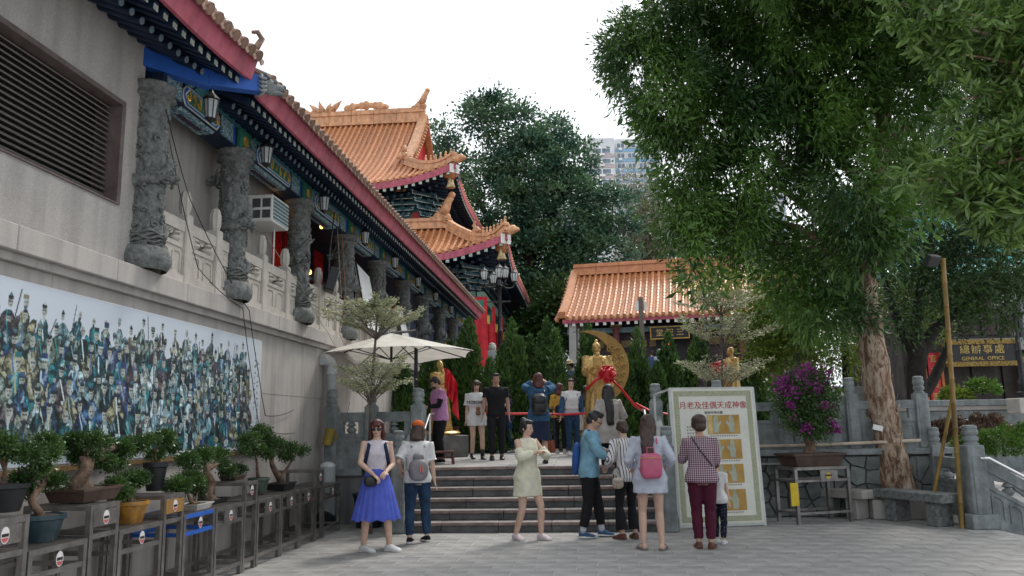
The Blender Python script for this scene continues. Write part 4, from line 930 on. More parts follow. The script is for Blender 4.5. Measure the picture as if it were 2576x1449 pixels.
# ================================================================= general office on the right
OY = 27.; of = at(2300, 1010, OY); OF = thing('office_building', 'dark shaded office building with green tile roof and gilt General Office sign', 'building', (of.x, OY, 2.0), R(-4))
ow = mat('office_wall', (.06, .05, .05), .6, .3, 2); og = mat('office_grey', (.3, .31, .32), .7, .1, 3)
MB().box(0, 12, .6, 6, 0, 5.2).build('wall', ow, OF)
for x in (.2, 3.95, 6.1): MB().box(x, x + .22, .3, .55, 0, 3.6).build('pillar', og, OF)
MB().box(1.6, 12, .2, .56, 1.75, 2.15).build('lintel', og, OF)
for x in (1.2, 2.2, 3.2, 4.4, 5.3): MB().box(x, x + .75, .5, .59, .05, 1.7).build('door_leaf', mat('door_brown', (.03, .018, .015), .5, .3, 5), OF)
for x in (1.3, 2.0, 2.7, 3.4): MB().box(x, x + .5, .5, .59, 2.3, 3.5).build('lattice_window', mat('lattice_dark', (.05, .03, .028), .6, .5, 15), OF)
s0 = at(2375, 915, OY); s1 = at(2535, 865, OY); sx0, sx1, sz0, sz1 = s0.x - of.x, s1.x - of.x, s0.z - 2.0, s1.z - 2.0
so = MB().box(sx0, sx1, -.25, -.2, sz0, sz1).build('sign_board', mat('board_black', (.02, .018, .02)), OF)
k = MB(); bw = .13
k.box(sx0 - .06, sx1 + .06, -.3, -.19, sz1 - .03, sz1 + bw).box(sx0 - .06, sx1 + .06, -.3, -.19, sz0 - bw, sz0 + .03).box(sx0 - bw, sx0 + .03, -.3, -.19, sz0 - .02, sz1 + .02).box(sx1 - .03, sx1 + bw, -.3, -.19, sz0 - .02, sz1 + .02)
k.build('gilt_frame', mat('gilt_carved', (.28, .18, .04), .45, .45, 22, metal=.2, bump=.8, bscale=30), so)
gl2 = mat('gilt_letters', (.6, .42, .12), .4)
text('lettering', '總辦事處', .33, gl2, so, frame(((sx0 + sx1) / 2, -.258, (sz0 + sz1) / 2 + .1), (1, 0, 0), (0, 0, 1)), .006, spacing=1.25)
text('lettering', 'GENERAL  OFFICE', .17, gl2, so, frame(((sx0 + sx1) / 2, -.258, (sz0 + sz1) / 2 - .19), (1, 0, 0), (0, 0, 1)), .006)
def vboard(x, w_, z0, z1, chars, m, lab_name):
    b = MB().box(x, x + w_, .12, .16, z0, z1).build(lab_name, m, OF); n = len(chars)
    for i, c in enumerate(chars): text('lettering', c, w_ * .75, gl2, b, frame((x + w_ / 2, .112, z1 - (i + .5) * (z1 - z0) / n), (1, 0, 0), (0, 0, 1)), .004)
vboard(.62, .36, .0, 1.7, '宜真古聖', red_paint, 'red_banner'); vboard(3.62, .3, .3, 1.6, '願情如', mat('board_black', (.02, .018, .02)), 'couplet_board')
MB().box(.2, .55, .1, .2, 0, 1.8).build('orange_column', mat('orange_paint', (.55, .17, .04), .5), OF)
MB().box(1.02, 1.1, .1, .2, 0, 1.7).build('orange_column', mat('orange_paint', (.55, .17, .04)), OF)
teal_tile = mat('tile_teal', (.05, .30, .27), .35, .25, 5, rnd=.12, bump=.3, bscale=25)
roof_rows(OF, np.arange(-.9, 9, .3), lambda x: [(x, -.4 + 4.2 * t, 4.3 + 3.6 * (.7 * t + .3 * t * t)) for t in np.linspace(0, 1, 6)], r=.08, m=teal_tile)
surf(OF, lambda x, t: Vector((x, -.4 + 4.2 * t, 4.28 + 3.6 * (.7 * t + .3 * t * t))), [-1., 9], list(np.linspace(0, 1, 6)), 'tile_bed', teal_tile)
ridge_wall(OF, [(-1., 3.8, 7.85), (9, 3.8, 7.85)], .4, .6, m=teal_tile)
# terrace in front of the office, planters
tw = MB().box(9.5, 40, 23.5, 60, -.2, 2.0).build('office_terrace', granite); struct(tw)
tc_ = thing('terrace_wall', 'dark low terrace wall with moulded coping below the office', 'wall', (10.2, 23.3, 0))
MB().box(0, 22, 0, .2, 0, 1.72).build('wall_face', stone_blue, tc_); MB().box(0, 22, -.1, .22, 1.86, 2.04).build('coping', stone_blue, tc_, bevel=.02); MB().box(0, 22, -.04, .21, 1.74, 1.855).build('moulding', granite, tc_)
# ================================================================= TREES AND PLANTS
def leaf_mat(name, c1, c2, transl=.3, rough=.38, spec=.55): return mat(name, c1, rough, .18, .9, spec=spec, transl=transl, attr=c2)
lm_right = leaf_mat('leaf_paperbark', (.024, .075, .020), (.13, .26, .04), transl=.22)
lm_near = leaf_mat('leaf_near', (.055, .125, .03), (.22, .35, .08), rough=.3, spec=.6)
lm_dark = leaf_mat('leaf_dark', (.026, .064, .022), (.07, .14, .03))
lm_far = leaf_mat('leaf_far', (.028, .095, .075), (.12, .23, .10), transl=.2)
lm_pale = leaf_mat('leaf_pale_far', (.16, .17, .10), (.22, .21, .12), transl=.2)
lm_cyp = leaf_mat('leaf_cypress', (.026, .07, .022), (.10, .20, .035), transl=.15, rough=.6)
lm_var = leaf_mat('leaf_variegated', (.32, .36, .20), (.50, .50, .34), transl=.3)
lm_bon = leaf_mat('leaf_bonsai', (.036, .08, .024), (.075, .15, .03), transl=.2)
lm_hedge = leaf_mat('leaf_hedge', (.08, .18, .02), (.13, .24, .035), transl=.25)
lm_red = leaf_mat('leaf_reddish', (.09, .045, .03), (.12, .07, .04), transl=.2)
bract_m = leaf_mat('bract_magenta', (.25, .025, .21), (.40, .06, .32), transl=.35)
def leaf_np(pos, d, L_, W_, rs, fold=.15):
    """diamond leaves: base, left, tip, right"""
    n = len(pos); d = d / (np.linalg.norm(d, axis=1, keepdims=True) + 1e-9)
    r = rs.normal(size=(n, 3)); s = np.cross(d, r); s /= (np.linalg.norm(s, axis=1, keepdims=True) + 1e-9); nn = np.cross(d, s)
    L_ = (L_ * rs.uniform(.65, 1.25, n))[:, None]; W_ = (W_ * rs.uniform(.7, 1.2, n))[:, None]
    mid = pos + d * L_ * .45 + nn * L_ * fold
    V = np.stack([pos, mid + s * W_ / 2, pos + d * L_, mid - s * W_ / 2], 1).reshape(-1, 3)
    return V
def leaf_mesh(name, V, m, rs):
    n = len(V) // 4; c = V.reshape(-1, 4, 3).mean(1); s = max(.15, float((c.max(0) - c.min(0)).max()) / 9)
    # leaves of one bough share their tint: smooth random field plus scatter
    f = np.zeros(n)
    for k in range(5):
        w = rs.normal(size=3) * 2.4 / s; f += np.sin(c @ w + rs.uniform(0, 6.28))
    f = .5 + f / 5.2
    return mesh_np(name, V, np.arange(n * 4).reshape(-1, 4), m, rnd=np.clip(.62 * f + .55 * (rs.beta(1.6, 2.2, n) - .12), 0, 1))
def sample_blobs(blobs, n, rs, shell=.5):
    w = np.array([b[1][0] * b[1][1] * b[1][2] for b in blobs]) ** .75; w /= w.sum(); idx = rs.choice(len(blobs), n, p=w)
    c = np.array([tuple(b[0]) for b in blobs])[idx]; r = np.array([b[1] for b in blobs])[idx]
    d = rs.normal(size=(n, 3)); d /= np.linalg.norm(d, axis=1, keepdims=True); q = rs.uniform(shell ** 3, 1, n) ** (1 / 3)
    return c + d * r * q[:, None], d
def crown(blobs, nclump, per, L_, W_, sig, droop, rs, shell=.45, spread=1.):
    c, d = sample_blobs(blobs, nclump, rs, shell)
    k = rs.poisson(per, nclump).clip(3); pos = np.repeat(c, k, 0); dr = np.repeat(d, k, 0); n = len(pos)
    sg = np.array(sig) if hasattr(sig, '__len__') else np.array([sig] * 3)
    off = rs.normal(size=(n, 3)) * sg; pos = pos + off
    dirs = dr * .6 + off / sg.mean() * .35 + rs.normal(size=(n, 3)) * .55 * spread; dirs[:, 2] -= droop
    return leaf_np(pos, dirs, L_, W_, rs)
def pblobs(lst, Y, ydep=1.):
    """blobs given as survey pixels (x, y, radius[, depth])"""
    o = []
    for b in lst:
        yy = b[3] if len(b) > 3 else Y; c = at(b[0], b[1], yy); r = b[2] / FPX * yy; o.append((c, (r, r * ydep, r)))
    return o
def limb(pts, rad, m, name, parent, n=10, jit=.0, seed=0):
    P_ = [Vector(p) for p in pts]; out = []; rr = []; K = 6
    for i in range(len(P_) - 1):
        p0, p1, p2, p3 = P_[max(0, i - 1)], P_[i], P_[i + 1], P_[min(len(P_) - 1, i + 2)]
        for j in range(K):
            t = j / K; q = .5 * ((2 * p1) + (p2 - p0) * t + (2 * p0 - 5 * p1 + 4 * p2 - p3) * t * t + (3 * p1 - p0 - 3 * p2 + p3) * t ** 3)
            out.append(q); rr.append(rad[i] + (rad[i + 1] - rad[i]) * t)
    out.append(P_[-1]); rr.append(rad[-1])
    k = MB(); k.tube(out, rr, n)
    if jit:
        k.v = [tuple(Vector(v) + jit * Vector((mnoise.noise(Vector(v) * 4 + Vector((seed, 0, 0))), mnoise.noise(Vector(v) * 4 + Vector((0, seed + 7, 0))), 0)) * (1.)) for v in k.v]
    return k.build(name, m, parent, smooth=True)
def rel(p, o): return Vector(p) - Vector(o)
def crown_obj(V, base, m, rs, parent, name='crown'):
    V = V - np.array(tuple(base)); return link(name, leaf_mesh(name, V, m, rs), parent)
# ---- paperbark tree on the right
rs = np.random.default_rng(11)
TY = 13.5; tb = at(2258, 1255, TY); tb.z = .22
pt = thing('paperbark_tree', 'big leaning tree with peeling pale bark and drooping narrow leaves on the right', 'tree', tb)
tp = [(2262, 1268), (2246, 1180), (2224, 1050), (2203, 930), (2188, 820), (2180, 700), (2196, 560), (2214, 400), (2226, 230), (2236, 40), (2240, -160)]
tr_ = [.36, .275, .245, .225, .20, .165, .145, .13, .115, .095, .06]
bark_p = bpy.data.materials.new('bark_peeling'); bark_p.use_nodes = True
def _bark():
    nt = bark_p.node_tree; N = nt.nodes; K = nt.links; b = N['Principled BSDF']; b.inputs['Roughness'].default_value = .85
    tc = N.new('ShaderNodeTexCoord'); mp = N.new('ShaderNodeMapping'); mp.inputs['Scale'].default_value = (1, 1, .33); K.new(tc.outputs['Object'], mp.inputs[0])
    n1 = N.new('ShaderNodeTexNoise'); n1.inputs['Scale'].default_value = 12; n1.inputs['Detail'].default_value = 7; n1.inputs['Roughness'].default_value = .7; n1.inputs['Distortion'].default_value = .8; K.new(mp.outputs[0], n1.inputs['Vector'])
    r = N.new('ShaderNodeValToRGB'); e = r.color_ramp; e.elements[0].position = .33; e.elements[0].color = (.07, .04, .028, 1); e.elements[1].position = .66; e.elements[1].color = (.50, .41, .33, 1)
    x = e.elements.new(.45); x.color = (.20, .115, .07, 1); x = e.elements.new(.53); x.color = (.40, .30, .22, 1); K.new(n1.outputs[0], r.inputs[0]); K.new(r.outputs[0], b.inputs['Base Color'])
    bp = N.new('ShaderNodeBump'); bp.inputs['Strength'].default_value = 1; bp.inputs['Distance'].default_value = .04; K.new(n1.outputs[0], bp.inputs['Height']); K.new(bp.outputs[0], b.inputs['Normal'])
_bark()
trk = limb([rel(at(x, y, TY), tb) for x, y in tp], tr_, bark_p, 'trunk', pt, 22, .05, 3)
# loose flakes of bark standing off the trunk
fk = MB(); rr_ = random.Random(4)
for i in range(60):
    t = rr_.uniform(.02, .62) * 10; j = min(9, int(t)); c = rel(at(*tp[j], TY), tb).lerp(rel(at(*tp[j + 1], TY), tb), t - j); r0 = tr_[j] + (tr_[j + 1] - tr_[j]) * (t - j); a = rr_.uniform(-2.9, .4)
    d = Vector((math.cos(a), math.sin(a), 0)); s = Vector((-d.y, d.x, 0)); w = rr_.uniform(.02, .06); h = rr_.uniform(.06, .2); p = c + d * (r0 * .97)
    fk.add([p - s * w, p + s * w, p + s * w * .6 + d * .04 + Vector((0, 0, h)), p - s * w * .8 + d * .03 + Vector((0, 0, h * .9))], [(0, 1, 2, 3)])
tag(fk.build('bark_flakes', bark_p, pt, fix=False), kind='stuff')
limbs = [((2180, 720), (2100, 640), (1985, 620), (1900, 600)), ((2190, 640), (2080, 560), (1960, 470), (1830, 380), (1700, 330)), ((2205, 500), (2090, 380), (1960, 230), (1820, 110)), ((2215, 380), (2300, 300), (2400, 260)), ((1975, 430), (1930, 380), (1860, 370)), ((2225, 230), (2150, 120), (2060, 20)), ((2180, 700), (2130, 740), (2060, 780), (2000, 760)), ((2060, 600), (1960, 560), (1880, 560), (1780, 600))]
for i, l in enumerate(limbs):
    n = len(l); limb([rel(at(x, y, TY + (.12 if i in (0, 4) else .4) * j), tb) for j, (x, y) in enumerate(l)], [.085 - .065 * j / (n - 1) for j in range(n)], bark_p, 'limb', pt, 8, .02, i)
B = [(1650, 50, 100), (1600, 150, 95), (1570, 130, 60, 14.5), (1690, 260, 120), (1790, 90, 140), (1668, 335, 55), (1800, 290, 130), (1722, 410, 78), (1730, 530, 90), (1700, 480, 48), (1770, 640, 75), (1760, 700, 40, 13), (1850, 450, 110), (1950, 130, 160), (1990, 330, 150), (1860, 560, 90), (2100, 180, 150), (2110, 420, 130), (2060, 660, 110), (2040, 780, 80), (2120, 790, 60), (2250, 280, 120), (2200, 60, 150), (2290, 460, 90), (2330, 180, 110), (1900, -20, 160), (1700, -40, 120), (2080, -40, 160), (2280, -60, 160), (1960, 640, 55), (1990, 690, 70), (2180, 620, 70, 12.5), (2150, 500, 90, 12.3), (2230, 560, 60, 12.6), (2000, -160, 190, 11.6), (2260, -170, 200, 11.2), (1780, -150, 150, 12.2), (2420, -120, 160, 11.5), (1735, 640, 40, 12.6), (1780, 690, 28, 12.5), (1700, 590, 35, 13)]  # nearer blobs high above the view are added to shade the right side
Vc = np.concatenate([crown(pblobs(B, TY, 1.35), 760, 190, .135, .031, (.12, .12, .18), .6, rs, .5), crown([(c, (r[0] * .7, r[1] * .7, r[2] * .7)) for c, r in pblobs(B, TY, 1.35)], 300, 40, .22, .075, (.2, .2, .25), .4, rs, .0)])
crown_obj(Vc, tb, lm_right, rs, pt)
tagp = MB().beam(rel(at(2196, 1073, TY - .27), tb), rel(at(2221, 1079, TY - .27), tb), .01, .085).build('name_tag', white, pt)
# ---- dark tree behind it
rs = np.random.default_rng(12); DY = 18.5; db_ = at(2312, 1120, DY); db_.z = .0
dt = thing('dark_tree', 'dark-trunked forked tree in shade behind the paperbark', 'tree', db_)
limb([rel(at(x, y, DY), db_) for x, y in ((2312, 1130), (2308, 1000), (2306, 900), (2300, 860))], [.26, .22, .2, .19], bark_dark, 'trunk', dt, 14, .04, 5)
for l in (((2304, 900), (2270, 830), (2235, 740), (2200, 600)), ((2306, 910), (2350, 830), (2425, 770), (2500, 690), (2560, 560)), ((2304, 870), (2310, 760), (2350, 560)), ((2310, 1000), (2345, 960), (2380, 880), (2390, 840))):
    limb([rel(at(x, y, DY + .2 * j), db_) for j, (x, y) in enumerate(l)], [.17 - .13 * j / (len(l) - 1) for j in range(len(l))], bark_dark, 'limb', dt, 8, .02, 2)
B = [(2290, 740, 50), (2350, 700, 80), (2430, 690, 90), (2480, 610, 110), (2400, 560, 120), (2300, 620, 90), (2540, 500, 110), (2560, 700, 90), (2460, 420, 130), (2360, 380, 130), (2540, 300, 130), (2440, 230, 140), (2560, 100, 140), (2400, 60, 150), (2240, 420, 110), (2250, 800, 50), (2130, 820, 60, 19), (2600, 400, 140), (2640, 620, 120), (2640, 200, 150), (2500, -60, 160), (2660, -20, 180), (2530, 790, 60), (2390, 800, 50)]
crown_obj(crown(pblobs(B, DY, 1.2), 620, 95, .16, .045, .24, .25, rs, .3), db_, lm_dark, rs, dt)
# brighter young tree with orange tips left of it
yb = at(2130, 900, 21.); yb.z = 1.
yt = thing('young_tree', 'bright yellow-green leafy tree between the paperbark trunk and the worship hall', 'tree', yb)
limb([rel(at(2130, 990, 21), yb), rel(at(2120, 800, 21), yb), rel(at(2100, 650, 21), yb)], [.1, .08, .03], bark_dark, 'trunk', yt)
rs = np.random.default_rng(13); lm_y = leaf_mat('leaf_yellowgreen', (.13, .21, .03), (.2, .26, .03))
crown_obj(crown(pblobs([(1900, 800, 60), (1960, 760, 70), (1840, 690, 40, 19), (1800, 730, 35, 18), (2010, 850, 70), (1930, 880, 50), (2100, 880, 60), (2290, 750, 60), (2340, 800, 40), (1760, 690, 30, 17), (2040, 700, 70)], 21), 260, 70, .13, .05, .22, .2, rs, .3), yb, lm_y, rs, yt)
# ---- near branch with big glossy leaves hanging in from the right
rs = np.random.default_rng(14); NY = 6.8; nb_ = Vector((6.6, 6.2, 0))
nt_ = thing('near_tree', 'near tree with large glossy leaves reaching in at the top right corner', 'tree', nb_)
limb([(0, 0, 0), (.1, .1, 2.), (0, .2, 4.), (-.5, .4, 5.6)], [.3, .24, .2, .14], bark_dark, 'trunk', nt_, 14, .04)
B = [(2330, 40, 80), (2450, 70, 120), (2540, 180, 80), (2250, 10, 50), (2400, 420, 85), (2500, 390, 90), (2320, 455, 45), (2545, 540, 75), (2460, 530, 60), (2420, 250, 60), (2560, 330, 70), (2380, 130, 60), (2570, 20, 100), (2480, 470, 70), (2350, 500, 40), (2640, 300, 140), (2640, 100, 140), (2640, 520, 100)]
nbl = pblobs(B, NY, 1.2)
for c, r in nbl[::1]:
    s_ = Vector((6.6, 6.6, 3.6 + random.uniform(0, 1.2))); 
    limb([rel(s_, nb_), rel(s_.lerp(c, .5) + Vector((0, 0, .15)), nb_), rel(c, nb_)], [.04, .02, .007], bark_p, 'twig', nt_, 6, .01)
cc, dd = sample_blobs(nbl, 800, rs, .3); kk = 11
pos = np.repeat(cc, kk, 0) + rs.normal(size=(len(cc) * kk, 3)) * .02; ax = np.repeat(dd * .7 + rs.normal(size=dd.shape) * .4, kk, 0); ax /= np.linalg.norm(ax, axis=1, keepdims=True)
di = ax * .5 + rs.normal(size=pos.shape) * .62; di[:, 2] -= .18
n = len(pos); d = di / np.linalg.norm(di, axis=1, keepdims=True); r = rs.normal(size=(n, 3)); s = np.cross(d, r); s /= np.linalg.norm(s, axis=1, keepdims=True); nn = np.cross(d, s); LL = rs.uniform(.10, .17, n)[:, None]; WW = LL * .27
# six-sided leaf with a keel
V8 = np.stack([pos, pos + d * LL * .35 + s * WW * .45 + nn * LL * .06, pos + d * LL * .7 + s * WW * .4 + nn * LL * .05, pos + d * LL - nn * LL * .06, pos + d * LL * .7 - s * WW * .4 + nn * LL * .05, pos + d * LL * .35 - s * WW * .45 + nn * LL * .06], 1).reshape(-1, 3) - np.array(tuple(nb_))
i0 = np.arange(n) * 6; F = np.concatenate([np.stack([i0, i0 + 1, i0 + 2, i0 + 3], 1), np.stack([i0, i0 + 3, i0 + 4, i0 + 5], 1)]); rv = rs.beta(2, 2, n)
link('crown', mesh_np('crown', V8, F, lm_near, rnd=np.concatenate([rv, rv])), nt_)
# unseen boughs and crown added above the view to shade the right of the court
rs = np.random.default_rng(33); ub = [(Vector(c), (1.5, 1.5, .9)) for c in ((4.4, 8.3, 8.2), (6.5, 9.2, 8.6), (6.2, 11., 9.8), (4.4, 10.8, 9.7), (8.2, 8., 8.), (8.5, 10.5, 9.5), (3., 8.8, 8.8), (7.2, 6.5, 7.2), (5.2, 6.4, 7.2))]
for c, r in ub: limb([(-.5, .4, 5.6), rel(c, nb_).lerp(Vector((-.5, .4, 5.6)), .5) + Vector((0, 0, .3)), rel(c, nb_)], [.1, .06, .02], bark_dark, 'limb', nt_, 6, .02)
crown_obj(crown(ub, 260, 40, .26, .09, .28, .1, rs, .2), nb_, lm_near, rs, nt_, 'shade_crown')
# ---- big banyan behind the courtyard, pale tree, more trees
rs = np.random.default_rng(15); BY = 47.; bb = at(1340, 900, BY); bb.z = UTZ
bt = thing('banyan_tree', 'huge dark blue-green tree rising between the temple and the worship hall', 'tree', bb)
limb([rel(at(1345, 900, BY), bb), rel(at(1340, 780, BY), bb), rel(at(1330, 650, BY), bb), rel(at(1300, 450, BY), bb)], [.7, .6, .45, .15], bark_dark, 'trunk', bt, 12, .1)
for l in (((1340, 760), (1400, 690), (1480, 600)), ((1335, 700), (1260, 600), (1190, 480)), ((1335, 640), (1390, 540), (1450, 430)), ((1345, 800), (1450, 740), (1540, 660))):
    limb([rel(at(x, y, BY), bb) for x, y in l], [.35, .25, .08], bark_dark, 'limb', bt, 8, .1)
B = [(1222, 300, 60), (1235, 255, 25), (1290, 320, 65), (1180, 400, 80), (1120, 340, 35), (1130, 420, 45), (1330, 430, 110), (1440, 410, 55), (1470, 360, 18), (1250, 520, 110), (1400, 540, 120), (1530, 530, 60), (1500, 640, 85), (1330, 660, 120), (1570, 590, 35), (1575, 660, 30), (1240, 650, 70), (1390, 330, 40), (1420, 690, 90), (1330, 380, 60), (1490, 480, 50), (1552, 490, 20), (1360, 780, 90), (1450, 780, 60), (1290, 800, 70), (1240, 260, 22), (1205, 270, 20)]
crown_obj(crown(pblobs(B, BY, 1.), 620, 105, .27, .15, (.42, .42, .24), -.05, rs, .6), bb, lm_far, rs, bt)
rs = np.random.default_rng(16); PY = 66.; pb = at(1620, 900, PY); pb.z = UTZ
pl = thing('olive_tree', 'pale feathery olive tree rising behind the worship hall roof', 'tree', pb)
limb([rel(at(1630, 900, PY), pb), rel(at(1625, 700, PY), pb), rel(at(1620, 500, PY), pb)], [.5, .4, .1], bark_dark, 'trunk', pl, 10)
crown_obj(crown(pblobs([(1600, 480, 35), (1620, 540, 55), (1640, 620, 80), (1700, 640, 70), (1610, 640, 50), (1680, 560, 60)], PY), 500, 40, .5, .07, (.5, .5, .9), .5, rs, .3), pb, lm_pale, rs, pl)
for i, (lab, Bl, Y_, px, mm) in enumerate((('mid green tree behind the right end of the worship hall', [(1800, 620, 70), (1870, 640, 70), (1940, 660, 60), (1760, 560, 60), (1890, 560, 70)], 52, 1850, lm_far), ('dark tree filling the gap left of the worship hall', [(1400, 760, 45), (1380, 830, 50), (1330, 860, 50), (1420, 830, 40)], 42, 1390, lm_dark), ('dense trees behind the green office roof', [(2180, 560, 70), (2330, 540, 60), (2120, 640, 60), (2000, 620, 50)], 40, 2150, lm_dark))):
    bs = at(px, 900, Y_); bs.z = UTZ; t = thing('background_tree', lab, 'tree', bs); rs = np.random.default_rng(20 + i)
    limb([(0, 0, 0), (.1, 0, 2.5), (0, 0, 5)], [.35, .3, .1], bark_dark, 'trunk', t)
    crown_obj(crown(pblobs(Bl, Y_), 260, 40, .3, .14, .4, .05, rs, .35), bs, mm, rs, t)
# ---- cypress row on the slope
cyl = [(1178, 800, 1060, 44, 21.2, 'clipped broad dark cypress beside the red pillars'), (1133, 862, 1030, 30, 22, 'narrow cypress under the farthest dragon columns'), (1232, 905, 1050, 32, 20.6, 'short cypress in front of the lamp post'), (1287, 802, 1050, 42, 21.4, 'tall cypress right of the lamp post'), (1262, 870, 1050, 24, 20.9, 'slim cypress close against the lamp post base'), (1335, 848, 1050, 26, 22, 'slim cypress between two tall ones, left of the hat wearer'), (1376, 800, 1050, 46, 21.6, 'tall broad cypress left of the man in the straw hat'), (1400, 868, 1050, 26, 20.8, 'short cypress just left of the straw hat'), (1478, 815, 1060, 38, 22.2, 'cypress directly behind the moon statue'), (1602, 828, 1060, 44, 21.3, 'tall cypress right of the golden moon'), (1570, 900, 1060, 26, 20.8, 'short cypress behind the lower tip of the moon'), (1680, 838, 1060, 42, 21.5, 'cypress left of the layered tree, under the name board'), (1652, 915, 1060, 28, 20.8, 'short cypress above the right stair newel'), (1752, 850, 1060, 46, 21.8, 'cypress behind the layered tree trunk, left half'), (1880, 900, 1060, 44, 21.5, 'dark cypress right of the right-hand statue'), (1075, 890, 1060, 40, 19.6, 'dark cypress bush under the white parasol'), (1010, 905, 1060, 34, 19., 'dark cypress bush behind the layered tree under the parasol')]
for i, (px, y0, y1, hw, Y_, lab) in enumerate(cyl):
    top = at(px, y0, Y_); base = Vector((top.x, Y_, slope_z(top.x, Y_) if Y_ > 20 else LZ)); h = top.z - base.z; rs = np.random.default_rng(40 + i)
    r0 = hw / FPX * Y_; n = 5200; t = thing('cypress', lab, 'cypress', base, 0, 'row of cypresses behind the statues')
    limb([(0, 0, -.1), (0, 0, h * .5), (0, 0, h * .85)], [.06, .045, .01], bark_dark, 'trunk', t, 6)
    # several upright spires make the uneven outline
    V = []
    for s in range(9):
        a = rs.uniform(0, 6.28); rr = r0 * (0 if s == 0 else rs.uniform(.25, .62)); hh = h * (1 if s == 0 else rs.uniform(.6, .95)); cx, cy = rr * math.cos(a), rr * math.sin(a); m_ = int(n / 9 * (1.6 if s == 0 else 1))
        z = rs.uniform(.0, 1, m_) ** 1.1; rad = r0 * (.62 if s else .8) * np.minimum(1, (1 - z) * 2.0) ** .75 * rs.uniform(.45, 1.02, m_) ** .5; an = rs.uniform(0, 6.28, m_)
        p = np.stack([cx + rad * np.cos(an), cy + rad * np.sin(an), .05 + z * hh * .97], 1); d = np.stack([np.cos(an) * .45, np.sin(an) * .45, np.ones(m_)], 1) + rs.normal(size=(m_, 3)) * .3
        V.append(leaf_np(p, d, .15, .055, rs))
    V = np.concatenate(V); link('crown', leaf_mesh('crown', V, lm_cyp, rs), t)
# ground-cover shrubs on the slope so that no bare rock shows
rs = np.random.default_rng(60); n = 9000; x = rs.uniform(-2.5, 9.3, n); y = rs.uniform(20.2, 25, n); z = np.array([slope_z(a, b) for a, b in zip(x, y)]) + rs.uniform(0, .45, n)
gcv = link('ground_cover', leaf_mesh('ground_cover', leaf_np(np.stack([x, y, z], 1), rs.normal(size=(n, 3)) + np.array([0, -.3, .5]), .2, .09, rs), lm_dark, rs)); tag(gcv, 'dark low shrubs covering the planted slope behind the statues', 'shrubs', kind='stuff')
# ---- layered trees with variegated leaves
def layered(base, trunk_pts, tiers, lab, seed):
    t = thing('layered_tree', lab, 'tree', base); rs = np.random.default_rng(seed); rd = random.Random(seed)
    limb([rel(p, base) for p in trunk_pts], [.035 - .022 * i / (len(trunk_pts) - 1) for i in range(len(trunk_pts))], mat('bark_grey', (.13, .105, .09), .85, .25, 12, bump=.4), 'trunk', t, 8, .0)
    P_, D_ = [], []
    for c, Rr, rise0, nl in tiers:
        k = MB(); c = rel(c, base); nb = 13
        for b in range(nb):
            if rd.random() < .16: continue
            a = 2 * math.pi * (b + rd.uniform(-.45, .45)) / nb; rise = rise0 * rd.uniform(.75, 1.3); rl = Rr * rd.uniform(.5, 1.18); dv = Vector((math.cos(a), math.sin(a), 0)); sv = Vector((-dv.y, dv.x, 0))
            pts = [c, c + dv * rl * .35 + Vector((0, 0, rise * .55)), c + dv * rl * .7 + Vector((0, 0, rise * .85)), c + dv * rl + Vector((0, 0, rise))]; k.tube(pts, [.009, .007, .005, .002], 5)
            for j in range(7):
                f = .3 + .1 * j; p = pts[0].lerp(pts[3], f); p.z = c.z + rise * (f ** .6)
                for sgn in (-1, 1):
                    q = p + (dv * .5 + sv * sgn).normalized() * rl * .3 * (1.1 - f * .5) + Vector((0, 0, .03)); k.tube([p, q], [.004, .0015], 4)
                    for m_ in range(int(nl * rd.choice((.5, 1.2, 2.2, 2.8)))): 
                        w = rd.uniform(.2, 1.1); P_.append(p.lerp(q, w) + Vector((rd.gauss(0, .03), rd.gauss(0, .03), rd.gauss(.012, .018)))); D_.append((dv + sv * rd.gauss(0, .9) + Vector((0, 0, rd.gauss(.2, .5)))))
        k.build('tier_branches', mat('bark_grey', (.13, .105, .09)), t)
    V = leaf_np(np.array([tuple(p) for p in P_]), np.array([tuple(d) for d in D_]), .042, .024, rs)
    link('foliage', leaf_mesh('foliage', V, lm_var, rs), t); return t
Y1 = 12.35; b1 = at(932, 1290, Y1); b1.z = 0
layered(b1, [b1, at(930, 1150, Y1), at(934, 1000, Y1), at(945, 850, Y1), at(950, 770, Y1)], [(at(947, 855, Y1), .78, .48, 13), (at(943, 985, Y1), .60, .42, 9), (at(935, 1015, Y1), .52, .36, 7), (at(950, 800, Y1), .45, .25, 8)], 'slender layered tree with pale variegated leaves in front of the parasol', 3)
# bare side branch low on the trunk
sb = MB()
for p, q in (((925, 1130), (855, 1050)), ((870, 1065), (835, 990)), ((868, 1068), (880, 1010)), ((895, 1095), (885, 1050)), ((925, 1010), (835, 930))): sb.tube([rel(at(*p, Y1), b1), rel(at(*q, Y1), b1)], [.008, .003], 5)
sb.build('side_branch', mat('bark_grey', (.13, .105, .09)), [o for o in COL.objects if o.name == 'layered_tree'][0])
Y2 = 14.9; b2 = at(1818, 1100, Y2); b2.z = LZ
layered(b2, [b2, at(1817, 1000, Y2), at(1815, 860, Y2), at(1812, 740, Y2)], [(at(1814, 795, Y2), .85, .34, 12), (at(1815, 885, Y2), .95, .52, 13), (at(1817, 990, Y2), .80, .55, 9)], 'layered tree with pale variegated leaves rising behind the notice stand', 5)
